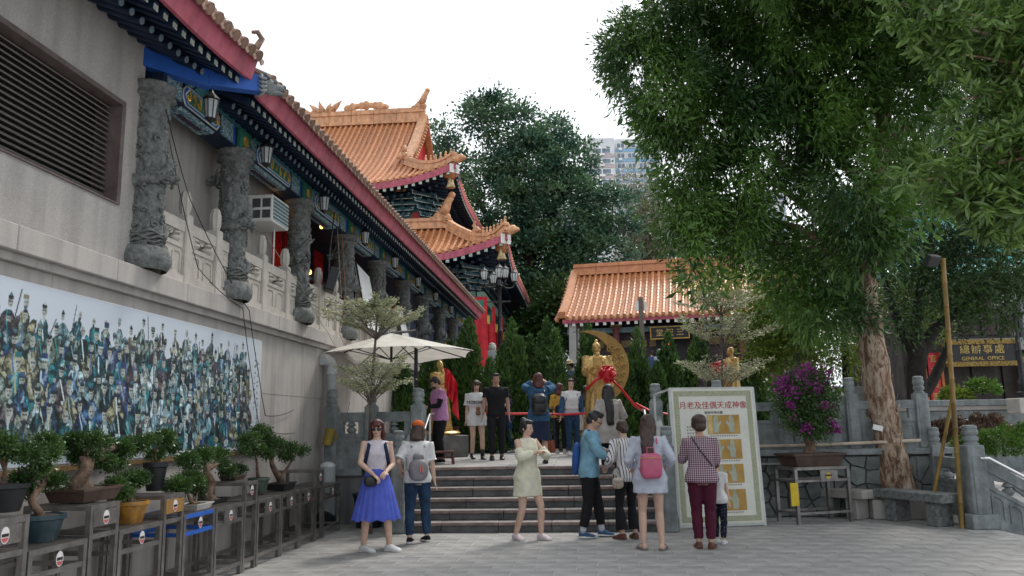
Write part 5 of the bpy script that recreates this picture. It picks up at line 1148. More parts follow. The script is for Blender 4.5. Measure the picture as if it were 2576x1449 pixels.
# ---- hedges and pot plants on the right, in front of the office terrace
def shrub(px, py, rpx, Y_, m, lab, L_=.07, n=3500, flat=.7):
    c = at(px, py, Y_); r = rpx / FPX * Y_; rs = np.random.default_rng(int(px + py)); base = Vector((c.x, c.y, max(0, c.z - r * flat))); t = thing('shrub', lab, 'shrub', base)
    MB().tube([(0, 0, -.02), (0, 0, r * .5)], [.04, .02], 6).build('stem', bark_dark, t)
    d = rs.normal(size=(n, 3)); d /= np.linalg.norm(d, axis=1, keepdims=True); d[:, 2] = np.abs(d[:, 2]) * .9 + .02
    q = rs.uniform(.55, 1, n) ** .5; bump = 1 + .18 * np.sin(d[:, 0] * 7 + px) * np.cos(d[:, 1] * 6)
    p = d * (r * np.array([1, 1, flat * 1.5])) * (q * bump)[:, None]
    link('foliage', leaf_mesh('foliage', leaf_np(p, d + rs.normal(size=(n, 3)) * .6, L_, L_ * .5, rs), m, rs), t)
for a in ((2520, 1095, 70, 17.5, lm_hedge, 'bright lime green clipped shrub at the right edge'), (2440, 1105, 48, 17.8, lm_hedge, 'smaller lime green shrub left of the big bright one'), (2400, 1070, 60, 18.6, lm_red, 'dull reddish hedge shrub behind the bamboo pole'), (2335, 1075, 50, 19, lm_red, 'dull reddish hedge shrub beside the dark trunk'), (2480, 1060, 60, 19.4, lm_red, 'reddish hedge shrub behind the lime green one'), (2300, 1110, 40, 17., lm_dark, 'dark shrub at the foot of the forked tree'), (2600, 1080, 60, 17.5, lm_hedge, 'lime green shrub cut by the right edge')): shrub(*a[:5], a[5])
for a in ((2400, 985, 36, 23.8, lm_y, 'leafy yellow-green pot plants on the terrace under the office sign'), (2470, 965, 38, 23.8, lm_hedge, 'leafy green pot plant on the terrace left of the couplet board')):
    shrub(*a[:5], a[5], L_=.16, n=420)
# ================================================================= PEOPLE (builder)
QUEUE = []
def fabric(name, col, rough=.85, var=.08, bump=.25, bs=26, **k): return mat('cloth_' + name, col, rough, var, 7, bump=bump, bscale=bs, spec=.2, **k)
def pattern_mat(name, kind, c1, c2, f=30., w=.3, c3=None):
    m = bpy.data.materials.new('cloth_' + name); m.use_nodes = True; N = m.node_tree.nodes; K = m.node_tree.links; b = N['Principled BSDF']; b.inputs['Roughness'].default_value = .85; b.inputs['Specular IOR Level'].default_value = .2
    tc = N.new('ShaderNodeTexCoord'); sp = N.new('ShaderNodeSeparateXYZ'); K.new(tc.outputs['Object'], sp.inputs[0])
    def band(out, freq, width):
        a = N.new('ShaderNodeMath'); a.operation = 'MULTIPLY'; a.inputs[1].default_value = freq; K.new(out, a.inputs[0])
        c = N.new('ShaderNodeMath'); c.operation = 'FRACT'; K.new(a.outputs[0], c.inputs[0])
        d = N.new('ShaderNodeMath'); d.operation = 'LESS_THAN'; d.inputs[1].default_value = width; K.new(c.outputs[0], d.inputs[0]); return d.outputs[0]
    mx = N.new('ShaderNodeMix'); mx.data_type = 'RGBA'; mx.inputs[6].default_value = (*c1, 1); mx.inputs[7].default_value = (*c2, 1)
    if kind == 'v': K.new(band(sp.outputs[0], f, w), mx.inputs[0]); K.new(mx.outputs[2], b.inputs['Base Color'])
    elif kind == 'plaid':
        x, z = band(sp.outputs[0], f, w), band(sp.outputs[2], f, w); a = N.new('ShaderNodeMath'); a.operation = 'ADD'; K.new(x, a.inputs[0]); K.new(z, a.inputs[1]); s = N.new('ShaderNodeMath'); s.operation = 'MULTIPLY'; s.inputs[1].default_value = .5; K.new(a.outputs[0], s.inputs[0]); K.new(s.outputs[0], mx.inputs[0]); K.new(mx.outputs[2], b.inputs['Base Color'])
    elif kind == 'dots':
        v = N.new('ShaderNodeTexVoronoi'); v.inputs['Scale'].default_value = f; K.new(tc.outputs['Object'], v.inputs['Vector']); l = N.new('ShaderNodeMath'); l.operation = 'LESS_THAN'; l.inputs[1].default_value = w; K.new(v.outputs['Distance'], l.inputs[0]); K.new(l.outputs[0], mx.inputs[0]); K.new(mx.outputs[2], b.inputs['Base Color'])
    return m
skin_m = {k: mat('skin_' + k, c, .5, .06, 14, spec=.35) for k, c in (('fair', (.56, .37, .285)), ('mid', (.47, .29, .21)), ('tan', (.38, .225, .155)))}
hair_black = mat('hair_black', (.012, .010, .010), .4, .3, 60, stretch=(1, 1, .12), spec=.5, bump=.6, bscale=70)
hair_brown = mat('hair_brown', (.045, .022, .015), .4, .3, 60, stretch=(1, 1, .12), spec=.5, bump=.6, bscale=70)
hair_red = mat('hair_redbrown', (.085, .018, .015), .4, .3, 60, stretch=(1, 1, .12), spec=.5, bump=.6, bscale=70)
eye_m = mat('eye_dark', (.015, .012, .012), .3); lip_m = mat('lip', (.36, .10, .09), .5); sole_m = mat('sole_white', (.65, .65, .63), .6)
def ik(a, t, l1, l2, pole):
    a = Vector(a); t = Vector(t); d = t - a; L_ = min(d.length, (l1 + l2) * .998); dn = d.normalized(); t = a + dn * L_
    x = (l1 * l1 - l2 * l2 + L_ * L_) / (2 * L_); h = math.sqrt(max(0, l1 * l1 - x * x)); p = Vector(pole); p = (p - dn * p.dot(dn)); p = p.normalized() if p.length > 1e-5 else Vector((0, 1, 0))
    return a + dn * x + p * h, t
class Person:
    def __init__(s, lab, loc, rz, H, sex='f', skin='fair', aL=(.085, 0), aR=(-.085, 0), wL=(.25, -.04, .80), wR=(-.25, -.04, .80), pL=None, pR=None, lean=0., twist=0., yaw=0., nod=0., vox=.008, hip=0., curl=.5, fat=1., toe=(0., 0.), heel=(0., 0.), group=None, name='person', cat='person', mats=None):
        s.H = H; s.k = H / 1.65; s.fat = fat; s.sex = sex; s.root = thing(name, lab, cat, loc, rz, group); s.vox = vox; s.lean, s.twist = lean, twist; s.skin = (mats or {}).get('skin') or skin_m[skin]; s.curl = curl; s.yaw, s.nod = yaw, nod
        sw = .158 if sex == 'f' else .182
        s.hipz = .855 + hip
        s.hipJ = {1: Vector((.085, 0, s.hipz)), -1: Vector((-.085, 0, s.hipz))}
        s.ank = {1: Vector((aL[0], aL[1], .085 + heel[0])), -1: Vector((aR[0], aR[1], .085 + heel[1]))}; s.toe = {1: toe[0], -1: toe[1]}; s.heel = {1: heel[0], -1: heel[1]}
        s.knee = {}
        for q in (1, -1):
            k, a = ik(s.hipJ[q], s.ank[q], .405, .375, Vector((q * .1, -1, 0))); s.knee[q] = k; s.ank[q] = a
        s.sh = {q: s.tt(Vector((q * sw, .005, 1.335))) for q in (1, -1)}; s.wr, s.el = {}, {}
        for q, w, p in ((1, wL, pL), (-1, wR, pR)):
            e, t = ik(s.sh[q], Vector(w), .262, .232, Vector(p) if p else Vector((q * .5, .8, -.25))); s.el[q] = e; s.wr[q] = t
        if sex == 'f': s.rings = [(.79, .150, .098, .0), (.86, .168, .112, .008), (.93, .152, .104, .004), (1.0, .128, .09, 0), (1.07, .120, .086, 0), (1.14, .130, .097, -.008), (1.21, .142, .108, -.016), (1.27, .148, .100, -.008), (1.33, .148, .082, 0), (1.375, .10, .066, .004), (1.405, .058, .056, .006)]
        else: s.rings = [(.79, .148, .10, .0), (.86, .158, .108, .004), (.93, .152, .104, 0), (1.0, .146, .100, -.004), (1.07, .146, .102, -.006), (1.14, .156, .108, -.006), (1.21, .168, .114, -.006), (1.27, .176, .108, -.002), (1.33, .172, .088, 0), (1.375, .115, .07, .004), (1.405, .066, .062, .006)]
        s.rings = [(z, a * fat, b * fat, c) for z, a, b, c in s.rings]
        hm = Matrix.Translation(s.tt(Vector((0, .004, 1.43)))) @ Matrix.Rotation(twist * .0 + yaw, 4, 'Z') @ Matrix.Rotation(nod + lean * .6, 4, 'X'); s.hm = hm
    def tt(s, p):
        """bend and twist of the upper body"""
        f = min(1, max(0, (p.z - .86) / .25)); f = f * f * (3 - 2 * f)
        q = Vector((p.x, p.y, p.z - .9)); q = Matrix.Rotation(s.twist * f, 3, 'Z') @ q; q = Matrix.Rotation(s.lean * f, 3, 'X') @ q
        return Vector((q.x, q.y, q.z + .9))
    def hd(s, x, y, z): return s.hm @ Vector((x, y, z))       # head frame: origin at neck top, face towards -y
    def torso(s, k, z0=.79, z1=1.41, ease=0., n=20, flare=0., wav=0.):
        rg = []
        zs = [z0] + [r[0] for r in s.rings if z0 + .012 < r[0] < z1 - .012] + [z1]
        for z in zs:
            R_ = s.rings
            if z <= R_[0][0]: a, b, c = R_[0][1:4]
            else:
                for i in range(len(R_) - 1):
                    if R_[i][0] <= z <= R_[i + 1][0] + 1e-6:
                        t = (z - R_[i][0]) / (R_[i + 1][0] - R_[i][0]); a, b, c = [R_[i][j] + (R_[i + 1][j] - R_[i][j]) * t for j in (1, 2, 3)]; break
                else: a, b, c = R_[-1][1:4]
            ex = ease + flare * max(0, (1.15 - z)); ring = []
            for j in range(n):
                an = 2 * math.pi * j / n; w = 1 + wav * math.sin(an * 5 + z * 9) * max(0, 1.2 - z); ca, sa = math.cos(an), math.sin(an)
                ca = math.copysign(abs(ca) ** .8, ca); sa = math.copysign(abs(sa) ** .8, sa)
                ring.append(s.tt(Vector(((a + ex) * ca * w, c + (b + ex) * sa * w, z))))
            rg.append(ring)
        k.loft(rg)
    def arm(s, k, q, f0=0., f1=2., r=(.052, .043, .037, .034, .025), ease=0., n=12, cuff=0.):
        S, E, W = s.sh[q], s.el[q], s.wr[q]
        def pt(f): return S.lerp(E, f) if f <= 1 else E.lerp(W, f - 1)
        fs = [f for f in (-.12, 0., .25, .5, .75, .9, 1., 1.1, 1.3, 1.6, 1.85, 2.) if f0 - .121 <= f <= f1]
        if f1 not in fs: fs.append(f1)
        rad = [np.interp(f, [-.12, .25, 1, 1.3, 2], r) * (1 if s.sex == 'f' else 1.14) * (1 + (s.fat - 1) * .7) + ease + (cuff if f == f1 else 0) for f in fs]
        k.tube([pt(f) for f in fs], rad, n)
    def leg(s, k, q, f1=2., r=(.082, .078, .06, .05, .052, .046, .034), ease=0., n=14, flare=0., f0=0.):
        A, B, C = s.hipJ[q], s.knee[q], s.ank[q]
        def pt(f): return A.lerp(B, f) if f <= 1 else B.lerp(C, f - 1)
        fs = [f for f in (0., .25, .5, .75, .92, 1., 1.1, 1.3, 1.5, 1.75, 1.9, 2.) if f0 <= f <= f1]
        if f1 not in fs: fs.append(f1)
        rad = [np.interp(f, [0, .25, .75, 1., 1.3, 1.6, 2], r) * (1 + (s.fat - 1) * .6) + ease + flare * max(0, f - 1.1) for f in fs]
        k.tube([pt(f) for f in fs], rad, n)
    def hand(s, k, q):
        W = s.wr[q]; d = (W - s.el[q]).normalized(); up = Vector((0, 0, 1)) if abs(d.z) < .8 else Vector((0, -1, 0)); side = d.cross(up).normalized(); nrm = side.cross(d)
        if abs(d.z) > .8: side, nrm = Vector((0, -1, 0)) - d * (-d.y), Vector((-q, 0, 0)); side.normalize()
        P0 = W + d * .01; k.tube([W - d * .02, P0 + d * .02, P0 + d * .055, P0 + d * .085], [(.024, .02), (.034, .017), (.04, .016), (.036, .013)], 10, up=tuple(nrm))
        for i, (o, L_) in enumerate(((-.03, .062), (-.010, .075), (.011, .07), (.031, .055))):
            b = P0 + d * .08 + side * o; c = s.curl; m1 = b + (d * math.cos(c * .6) - nrm * math.sin(c * .6)) * L_ * .5; e = m1 + (d * math.cos(c * 1.6) - nrm * math.sin(c * 1.6)) * L_ * .5
            k.tube([b - d * .015, b, m1, e], [.0095, .0095, .009, .007], 6)
        th = P0 + d * .025 + side * (-.035); k.tube([th - side * -.01, th + d * .03 - side * .018 - nrm * .006, th + d * .058 - side * .02 - nrm * .018], [.0125, .0105, .008], 6)
    def body(s):
        k = MB(); s.torso(k, ease=-.006)
        n0 = s.tt(Vector((0, .006, 1.39))); k.tube([n0, s.hd(0, .004, .0), s.hd(0, .0, .06)], [.054, .05, .054] if s.sex == 'f' else [.064, .06, .062], 12)
        # head: skull, face, jaw, nose, ears
        def E(c, r): k.ell(s.hd(*c), r, 16, 12, s.hm.to_3x3())
        E((0, .012, .132), (.073, .088, .088)); E((0, -.022, .088), (.060, .066, .078)); E((0, -.036, .038), (.042, .046, .034)); E((0, -.09, .082), (.0125, .017, .017)); E((0, -.085, .102), (.009, .012, .026))
        E((0, -.078, .048), (.023, .012, .012)); E((.034, -.07, .075), (.02, .016, .018)); E((-.034, -.07, .075), (.02, .016, .018))
        for q in (1, -1): E((q * .074, .008, .092), (.009, .018, .028))
        for q in (1, -1):
            k.ell(s.sh[q] + Vector((-q * .03, 0, -.005)), (.06, .055, .05), 12, 8); s.arm(k, q); s.hand(k, q); s.leg(k, q); s.foot(k, q, .0, skin=True)
        QUEUE.append((k, s.vox, 2, 'body', s.skin, s.root, s.k, .28, 0.)); 
        f = MB()
        for q in (1, -1): f.ell(s.hd(q * .03, -.0835, .103), (.0115, .006, .0065), 8, 6, s.hm.to_3x3()); f.ell(s.hd(q * .031, -.082, .124), (.019, .006, .0045), 8, 5, s.hm.to_3x3())
        s.put(f, 'eyes', eye_m); f = MB(); f.ell(s.hd(0, -.089, .0485), (.021, .007, .0075), 10, 6, s.hm.to_3x3()); s.put(f, 'mouth', lip_m)
        return s
    def foot_frame(s, q):
        a = s.ank[q]; th = s.toe[q]; d = Vector((math.sin(th), -math.cos(th), -s.heel[q] * 4.5)).normalized(); return a, d, Vector((-d.y, d.x, 0)).normalized()
    def foot(s, k, q, e=0., skin=False, h=1.):
        a, d, sd = s.foot_frame(q); up = sd.cross(d); up = up if up.z > 0 else -up
        rg = []
        for t, w, hh, zc in ((-.055, .022, .02, -.045), (-.045, .031, .036, -.042), (0, .034, .046, -.035), (.05, .038, .034, -.047), (.10, .044, .024, -.056), (.14, .042, .018, -.062), (.165, .03, .012, -.068), (.175, .012, .006, -.07)):
            c = a + d * t + up * zc; rg.append([c + sd * ((w + e) * math.cos(2 * math.pi * j / 12)) + up * ((hh + e) * math.sin(2 * math.pi * j / 12)) for j in range(12)])
        k.loft(rg)
    def put(s, k, name, m, parent=None, smooth=True):
        k.v = [tuple(Vector(v) * s.k) for v in k.v]; return k.build(name, m, parent or s.root, smooth=smooth)
    def q(s, k, name, m, vox=None, it=2, wr=.004, dec=.32): QUEUE.append((k, vox or .011, it, name, m, s.root, s.k, dec, wr)); return s
    # ------------------------------------------------ garments
    def top(s, m, hem=.84, sleeve=.55, ease=.014, flare=.02, neck=1.395, cuff=.01, name='top', wav=.0, sm=None, se=.014):
        k = MB(); s.torso(k, hem, neck, ease, 24, flare, wav)
        kk = MB() if sm else k
        for q in (1, -1):
            if sleeve > 0:
                k.ell(s.sh[q] + Vector((-q * .03, 0, -.004)), (.07, .064, .058), 12, 8); s.arm(kk, q, 0, sleeve, ease=se, cuff=cuff)
            else: k.ell(s.sh[q] + Vector((-q * .05, 0, .0)), (.045, .058, .05), 12, 8)
        s.q(k, name, m)
        if sm: s.q(kk, 'sleeves', sm)
        return s
    def pants(s, m, f1=1.92, ease=.012, flare=0., name='trousers', top=.97):
        k = MB(); s.torso(k, .80, top, .010)
        for q in (1, -1): s.leg(k, q, f1, ease=ease, flare=flare)
        k.ell((0, 0, .83), (.13, .1, .07), 14, 8); return s.q(k, name, m, wr=.005)
    def skirt(s, m, z0=1.0, z1=.45, r0=.13, r1=.27, pleats=0, dep=.0, name='skirt', off=(0, 0)):
        k = MB(); n = 96 if pleats else 40; rg = []
        for t in np.linspace(0, 1, 12):
            z = z0 + (z1 - z0) * t; r = r0 + (r1 - r0) * (t ** .8); ring = []
            for j in range(n):
                a = 2 * math.pi * j / n; w = 1 + dep * t * math.sin(pleats * a + 1.3 * math.sin(2 * a)) + .03 * t * math.sin(2 * a + 1)
                ring.append(Vector((r * math.cos(a) * w + off[0] * t, (r * .82) * math.sin(a) * w + off[1] * t, z + .012 * t * math.sin(pleats * a * .5))))
            rg.append(ring)
        k.loft(rg, cap=False); k.add([tuple(p) for p in rg[-1]], [tuple(range(n))]) if False else None
        o = s.put(k, name, m); return s
    def shoes(s, m, e=.007, sole=None, name='shoe', high=0., sock=None, sandal=False):
        for q in (1, -1):
            a, d, sd = s.foot_frame(q); up = sd.cross(d); up = up if up.z > 0 else -up
            k = MB()
            if not sandal: s.foot(k, q, e)
            else:
                c = a + d * .075; k.tube([c - sd * .048 + up * -.06, c - sd * .02 + up * -.025, c + sd * .02 + up * -.025, c + sd * .048 + up * -.06], [.012, .014, .014, .012], 6)
            if high: k.tube([a + Vector((0, 0, -.03)), a + Vector((0, 0, high * .6)), a + Vector((0, 0, high))], [.043, .046, .05], 12)
            o = s.put(k, name, m)
            b = MB(); rg = []
            for t, w in ((-.062, .018), (-.05, .036), (0, .038), (.05, .042), (.10, .049), (.14, .047), (.17, .034), (.183, .015)):
                c = a + d * t + up * -.078; rg.append([c - sd * w + up * .0, c + sd * w, c + sd * w + up * .022, c - sd * w + up * .022])
            b.loft(rg); s.put(b, 'sole', sole or sole_m, o, smooth=False)
            if sock: kk = MB(); kk.tube([a + Vector((0, 0, -.02)), a + (s.knee[q] - a).normalized() * .07], [.04, .041], 12); s.put(kk, 'sock', sock, o)
        return s
    def hair(s, style, m):
        k = MB(); M3 = s.hm.to_3x3()
        def E(c, r): k.ell(s.hd(*c), r, 16, 10, M3)
        E((0, .028, .145), (.083, .090, .090)); E((0, -.035, .190), (.066, .052, .036)); E((0, .05, .10), (.077, .07, .08))
        if style in ('short', 'quiff'):
            for q in (1, -1): E((q * .068, .01, .13), (.016, .045, .045))
            E((0, .06, .07), (.062, .045, .05))
            if style == 'quiff': E((0, -.05, .215), (.06, .045, .035)); E((0, .0, .225), (.07, .07, .03))
        if style == 'fluffy': E((0, .03, .17), (.098, .10, .085)); E((0, .06, .09), (.085, .06, .07)); [E((q * .075, .01, .12), (.025, .05, .06)) for q in (1, -1)]
        if style in ('bob', 'bobbang', 'long', 'longbang', 'wavy'):
            low = {'bob': -.03, 'bobbang': -.02, 'long': -.22, 'longbang': -.16, 'wavy': -.40}[style]
            E((0, .065, .08), (.082, .05, .09))
            for q in (1, -1):
                k.tube([s.hd(q * .060, -.02, .185), s.hd(q * .080, -.012, .12), s.hd(q * .086, .0, .05), s.hd(q * .08, .012, max(low, -.03) - .02)], [(.03, .03), (.022, .034), (.026, .04), (.022, .034)], 10)
            pts = [s.hd(0, .06, .1), s.hd(0, .075, .02)]; rad = [(.08, .05), (.088, .045)]
            p = pts[-1]; z = .02
            while z > low:
                z -= .06; p = s.hd(0, .10, z) if z > -.05 else p + Vector((.008 * math.sin(z * 30), .028 if z > -.2 else .003, -.06)); pts.append(p); rad.append((.09 - .02 * min(1, max(0, -z / .4)), .04))
            pts.append(p + Vector((0, 0, -.03))); rad.append((.05, .02)); k.tube(pts, rad, 14, up=(0, 1, 0) if False else None)
            if style in ('bobbang', 'longbang'): E((0, -.07, .152), (.056, .024, .03))
            if style == 'long':
                for q in (1, -1): k.tube([s.hd(q * .075, .0, .06), s.hd(q * .085, -.01, -.04), s.hd(q * .09, -.03, -.16)], [.03, .026, .012], 8)
        if style == 'bun': E((0, .075, .215), (.042, .042, .04)); [E((q * .07, -.005, .12), (.014, .035, .05)) for q in (1, -1)]
        if style == 'lowbun': E((0, .10, .06), (.045, .04, .045)); [E((q * .07, .0, .115), (.016, .045, .05)) for q in (1, -1)]
        if style == 'pony': k.tube([s.hd(0, .08, .17), s.hd(0, .14, .15), s.hd(0, .15, .05), s.hd(0, .13, -.05)], [.025, .035, .03, .008], 9)
        if style == 'cap': E((0, .06, .06), (.07, .05, .07))
        QUEUE.append((k, .009, 3, 'hair', m, s.root, s.k, .5, .003)); return s
    def item(s, k, name, m, bevel=0., smooth=False): k.v = [tuple(Vector(v) * s.k) for v in k.v]; return k.build(name, m, s.root, smooth=smooth, bevel=bevel)
    def held(s, name, lab, cat, parts):
        """a thing carried by the person: top level, placed where the person stands"""
        c = s.root.matrix_basis if False else Matrix.Translation(s.root.location) @ Matrix.Rotation(s.root.rotation_euler[2], 4, 'Z')
        allv = [Vector(v) * s.k for k, _, _ in parts for v in k.v]; cen = sum(allv, Vector()) / len(allv); cen.z = min(v.z for v in allv)
        t = thing(name, lab, cat, c @ cen, s.root.rotation_euler[2])
        for k, nm, m in parts:
            k.v = [tuple(Vector(v) * s.k - cen) for v in k.v]; k.build(nm, m, t, smooth=50)
        return t
def flush_people():
    tmp = []
    for k, vox, it, name, m, root, sc, dec, wr in QUEUE:
        me = bpy.data.meshes.new('tmp'); me.from_pydata([tuple(Vector(v) * sc) for v in k.v], [], k.f)
        bm = bmesh.new(); bm.from_mesh(me); bmesh.ops.recalc_face_normals(bm, faces=bm.faces); bm.to_mesh(me); bm.free()
        o = bpy.data.objects.new('tmp', me); COL.objects.link(o)
        a = o.modifiers.new('r', 'REMESH'); a.mode = 'VOXEL'; a.voxel_size = vox; a.use_smooth_shade = True
        b = o.modifiers.new('s', 'SMOOTH'); b.factor = .5; b.iterations = it
        if dec < 1: c = o.modifiers.new('d', 'DECIMATE'); c.ratio = dec
        tmp.append((o, name, m, root, wr))
    dg = bpy.context.evaluated_depsgraph_get()
    for i, (o, name, m, root, wr) in enumerate(tmp):
        me = bpy.data.meshes.new_from_object(o.evaluated_get(dg)); me.name = name; me.materials.clear(); me.materials.append(m)
        if wr:
            n = len(me.vertices); co = np.empty(n * 3, np.float32); me.vertices.foreach_get('co', co); nr = np.empty(n * 3, np.float32); me.vertices.foreach_get('normal', nr); co = co.reshape(-1, 3); nr = nr.reshape(-1, 3)
            ph = i * 1.7; x, y, z = co[:, 0], co[:, 1], co[:, 2]
            w = np.sin(z * 52 + 14 * x + ph + 2.2 * np.sin(x * 17 + y * 13 + ph)) * np.sin(x * 21 - y * 17 + z * 9 + ph * 2) + .5 * np.sin(z * 105 + 30 * y + ph) * np.sin(x * 47 + ph)
            co += nr * (wr * w)[:, None]; me.vertices.foreach_set('co', co.ravel()); me.update()
        me.polygons.foreach_set('use_smooth', [True] * len(me.polygons))
        link(name, me, root)
    for o, *_ in tmp: d = o.data; bpy.data.objects.remove(o); bpy.data.meshes.remove(d)
    QUEUE.clear()
# ================================================================= PEOPLE (cast)
white_c = fabric('white', (.66, .66, .66)); cream_c = fabric('cream', (.66, .64, .50)); black_c = fabric('black', (.014, .014, .017)); navy_c = fabric('navy', (.02, .027, .06))
jean_c = fabric('denim', (.022, .05, .10), var=.25); jean_l = fabric('denim_jacket', (.035, .10, .19), var=.3); blue_skirt = fabric('blue_skirt', (.085, .12, .50), var=.1, bump=.1); sky_c = fabric('sky_shirt', (.19, .36, .47), var=.14)
pink_c = fabric('pink', (.50, .24, .46)); redc = fabric('red', (.30, .012, .022)); maroon_c = fabric('maroon', (.075, .012, .028)); grey_c = fabric('grey', (.42, .42, .45)); beige_c = fabric('beige', (.40, .37, .34)); yel_c = fabric('yellow', (.50, .30, .06)); ltgrey = fabric('pale_grey', (.47, .50, .58))
stripe_m = pattern_mat('stripe', 'v', (.62, .61, .62), (.05, .035, .06), 26, .28); plaid_m = pattern_mat('plaid', 'plaid', (.55, .48, .52), (.09, .02, .045), 38, .66); dot_m = pattern_mat('dots', 'dots', (.012, .014, .03), (.4, .4, .4), 38, .18)
leather_b = mat('leather_black', (.012, .012, .014), .35, .2, 12, spec=.5); leather_p = mat('leather_pink', (.46, .09, .17), .35, .08, 8, spec=.5); leather_g = mat('leather_grey', (.20, .19, .20), .5, .15, 8); brown_l = mat('leather_brown', (.12, .045, .03), .45, .2, 12)
def rbox(k, c, sx, sy, sz, rot=None, pw=3.2, n=16):
    """soft-edged bag body (superellipsoid)"""
    c = Vector(c); m = 10; rg = []
    for i in range(m + 1):
        t = -math.pi / 2 + math.pi * i / m; cz = math.copysign(abs(math.sin(t)) ** (2 / pw), math.sin(t)); cr = max(.02, math.cos(t)) ** (2 / pw); ring = []
        for j in range(n):
            a = 2 * math.pi * j / n; p = Vector((sx * cr * math.copysign(abs(math.cos(a)) ** (2 / pw), math.cos(a)), sy * cr * math.copysign(abs(math.sin(a)) ** (2 / pw), math.sin(a)), sz * cz)); ring.append(c + (rot @ p if rot else p))
        rg.append(ring)
    k.loft(rg); return k
def straps(p, m, w=.02, back=.12, zb=1.02, name='strap'):
    k = MB()
    for q in (1, -1):
        k.tube([p.tt(Vector((q * .09, back, 1.30))), p.tt(Vector((q * .095, .03, 1.405))), p.tt(Vector((q * .105, -.10, 1.32))), p.tt(Vector((q * .13, -.115, 1.2))), p.tt(Vector((q * .155, -.02, 1.07))), p.tt(Vector((q * .12, back, zb)))], [(w, .008)] * 6, 8)
    return k
def pos(x, y, z=0.): 
    p = gz(x, y, z); p.z = z; return p
# --- 1 woman in blue skirt and sunglasses
p = Person('woman in long blue skirt and sunglasses standing left of the steps', pos(945, 1388), R(12), 1.66, aL=(.17, -.02), aR=(-.15, .03), toe=(R(52), R(48)), wR=(-.05, -.21, .97), pR=(-1, .1, .15), wL=(.11, -.2, 1.0), pL=(.5, .7, -.5), yaw=R(-8), curl=.9, hip=-.012)
p.body().top(fabric('white_top', (.60, .56, .62)), hem=.95, sleeve=0, ease=.008, flare=0).skirt(blue_skirt, 1.03, .40, .125, .30, 22, .045).shoes(white_c, .01).hair('bobbang', hair_red)
k = MB(); k.tube([p.hd(-.055, -.078, .1), p.hd(-.03, -.095, .098), p.hd(-.012, -.098, .1)], [(.005, .016), (.005, .021), (.005, .016)], 8); k.tube([p.hd(.055, -.078, .1), p.hd(.03, -.095, .098), p.hd(.012, -.098, .1)], [(.005, .016), (.005, .021), (.005, .016)], 8); k.tube([p.hd(-.07, .0, .105), p.hd(-.06, -.075, .108), p.hd(0, -.1, .108), p.hd(.06, -.075, .108), p.hd(.07, .0, .105)], .004, 5); p.item(k, 'sunglasses', black, smooth=True)
k = MB(); [k.ell(p.hd(q * .085, -.01, .02), (.016, .012, .02), 8, 6) for q in (1, -1)]; p.item(k, 'earrings', mat('purple', (.25, .12, .42), .5))
p.held('backpack', 'black backpack worn by the woman in the blue skirt', 'backpack', [(rbox(MB(), (-.04, .23, 1.08), .15, .1, .21), 'pack', leather_b), (straps(p, None, .022), 'strap', navy_c)])
b = MB(); rbox(b, (-.08, -.185, .885), .085, .035, .065); s2 = MB(); s2.tube([(-.16, -.17, .93), (-.17, -.05, 1.15), (-.1, .05, 1.39), (.08, .02, 1.39)], .006, 5)
p.held('shoulder_bag', 'small black shoulder bag at the hip of the woman in the blue skirt', 'bag', [(b, 'bag', leather_b), (s2, 'strap', leather_b)])
# --- 2 woman with orange cap, back view
p = Person('woman seen from behind in orange cap, white shirt and jeans', pos(1050, 1366), R(190), 1.62, aL=(.11, .02), aR=(-.14, -.1), toe=(R(-12), R(18)), wL=(.22, -.12, .98), wR=(-.24, -.05, .84), nod=R(12), yaw=R(-18), lean=R(4))
p.body().top(white_c, .82, .85, .03, .01, cuff=.02, se=.026).pants(jean_c, ease=.018).shoes(black_c).hair('bob', hair_brown)
k = MB(); k.ell(p.hd(0, .02, .185), (.092, .1, .072), 18, 8, p.hm.to_3x3()); cap = p.item(k, 'cap', fabric('orange', (.56, .12, .03)), smooth=True); k = MB(); k.ell(p.hd(0, -.11, .165), (.07, .07, .012), 14, 6, p.hm.to_3x3()); p.item(k, 'cap_peak', fabric('orange', (.56, .12, .03)), smooth=True)
p.held('backpack', 'grey drawstring backpack on the woman with the orange cap', 'backpack', [(rbox(MB(), (.0, .20, 1.0), .135, .085, .15, pw=2.6), 'pack', leather_g), (rbox(MB(), (.0, .17, 1.17), .08, .05, .06, pw=2.2), 'flap', leather_g), (straps(p, None, .012, .12, .95), 'strap', leather_g), (MB().tube([(-.02, .29, 1.06), (-.02, .30, .98)], .012, 6).tube([(-.05, .29, 1.06), (-.05, .30, .97)], .011, 6), 'tassel', fabric('tassel', (.5, .2, .18)))])
b = MB().box(.19, .21, -.2, -.12, .93, 1.07); p.held('phone_wallet', 'black wallet in the hand of the woman with the orange cap', 'wallet', [(b, 'case', leather_b)])
# --- 3 girl in cream dress
p = Person('young woman in cream cold-shoulder dress with hands together before the steps', pos(1330, 1358), R(38), 1.63, aL=(.12, -.13), aR=(-.13, .12), toe=(R(8), R(-6)), heel=(0, .0), wL=(.06, -.27, 1.20), pL=(.9, .1, -.7), wR=(-.05, -.27, 1.20), pR=(-.9, .1, -.7), yaw=R(18), nod=R(6), curl=.9, hip=-.02)
p.body().top(cream_c, .60, 0, .012, .10, wav=.03, name='dress').shoes(fabric('pinkwhite', (.62, .52, .55)), .011).hair('bun', hair_black)
k = MB(); [p.arm(k, q, .42, 1.82, ease=.03, cuff=-.018) for q in (1, -1)]; p.q(k, 'sleeves', cream_c)
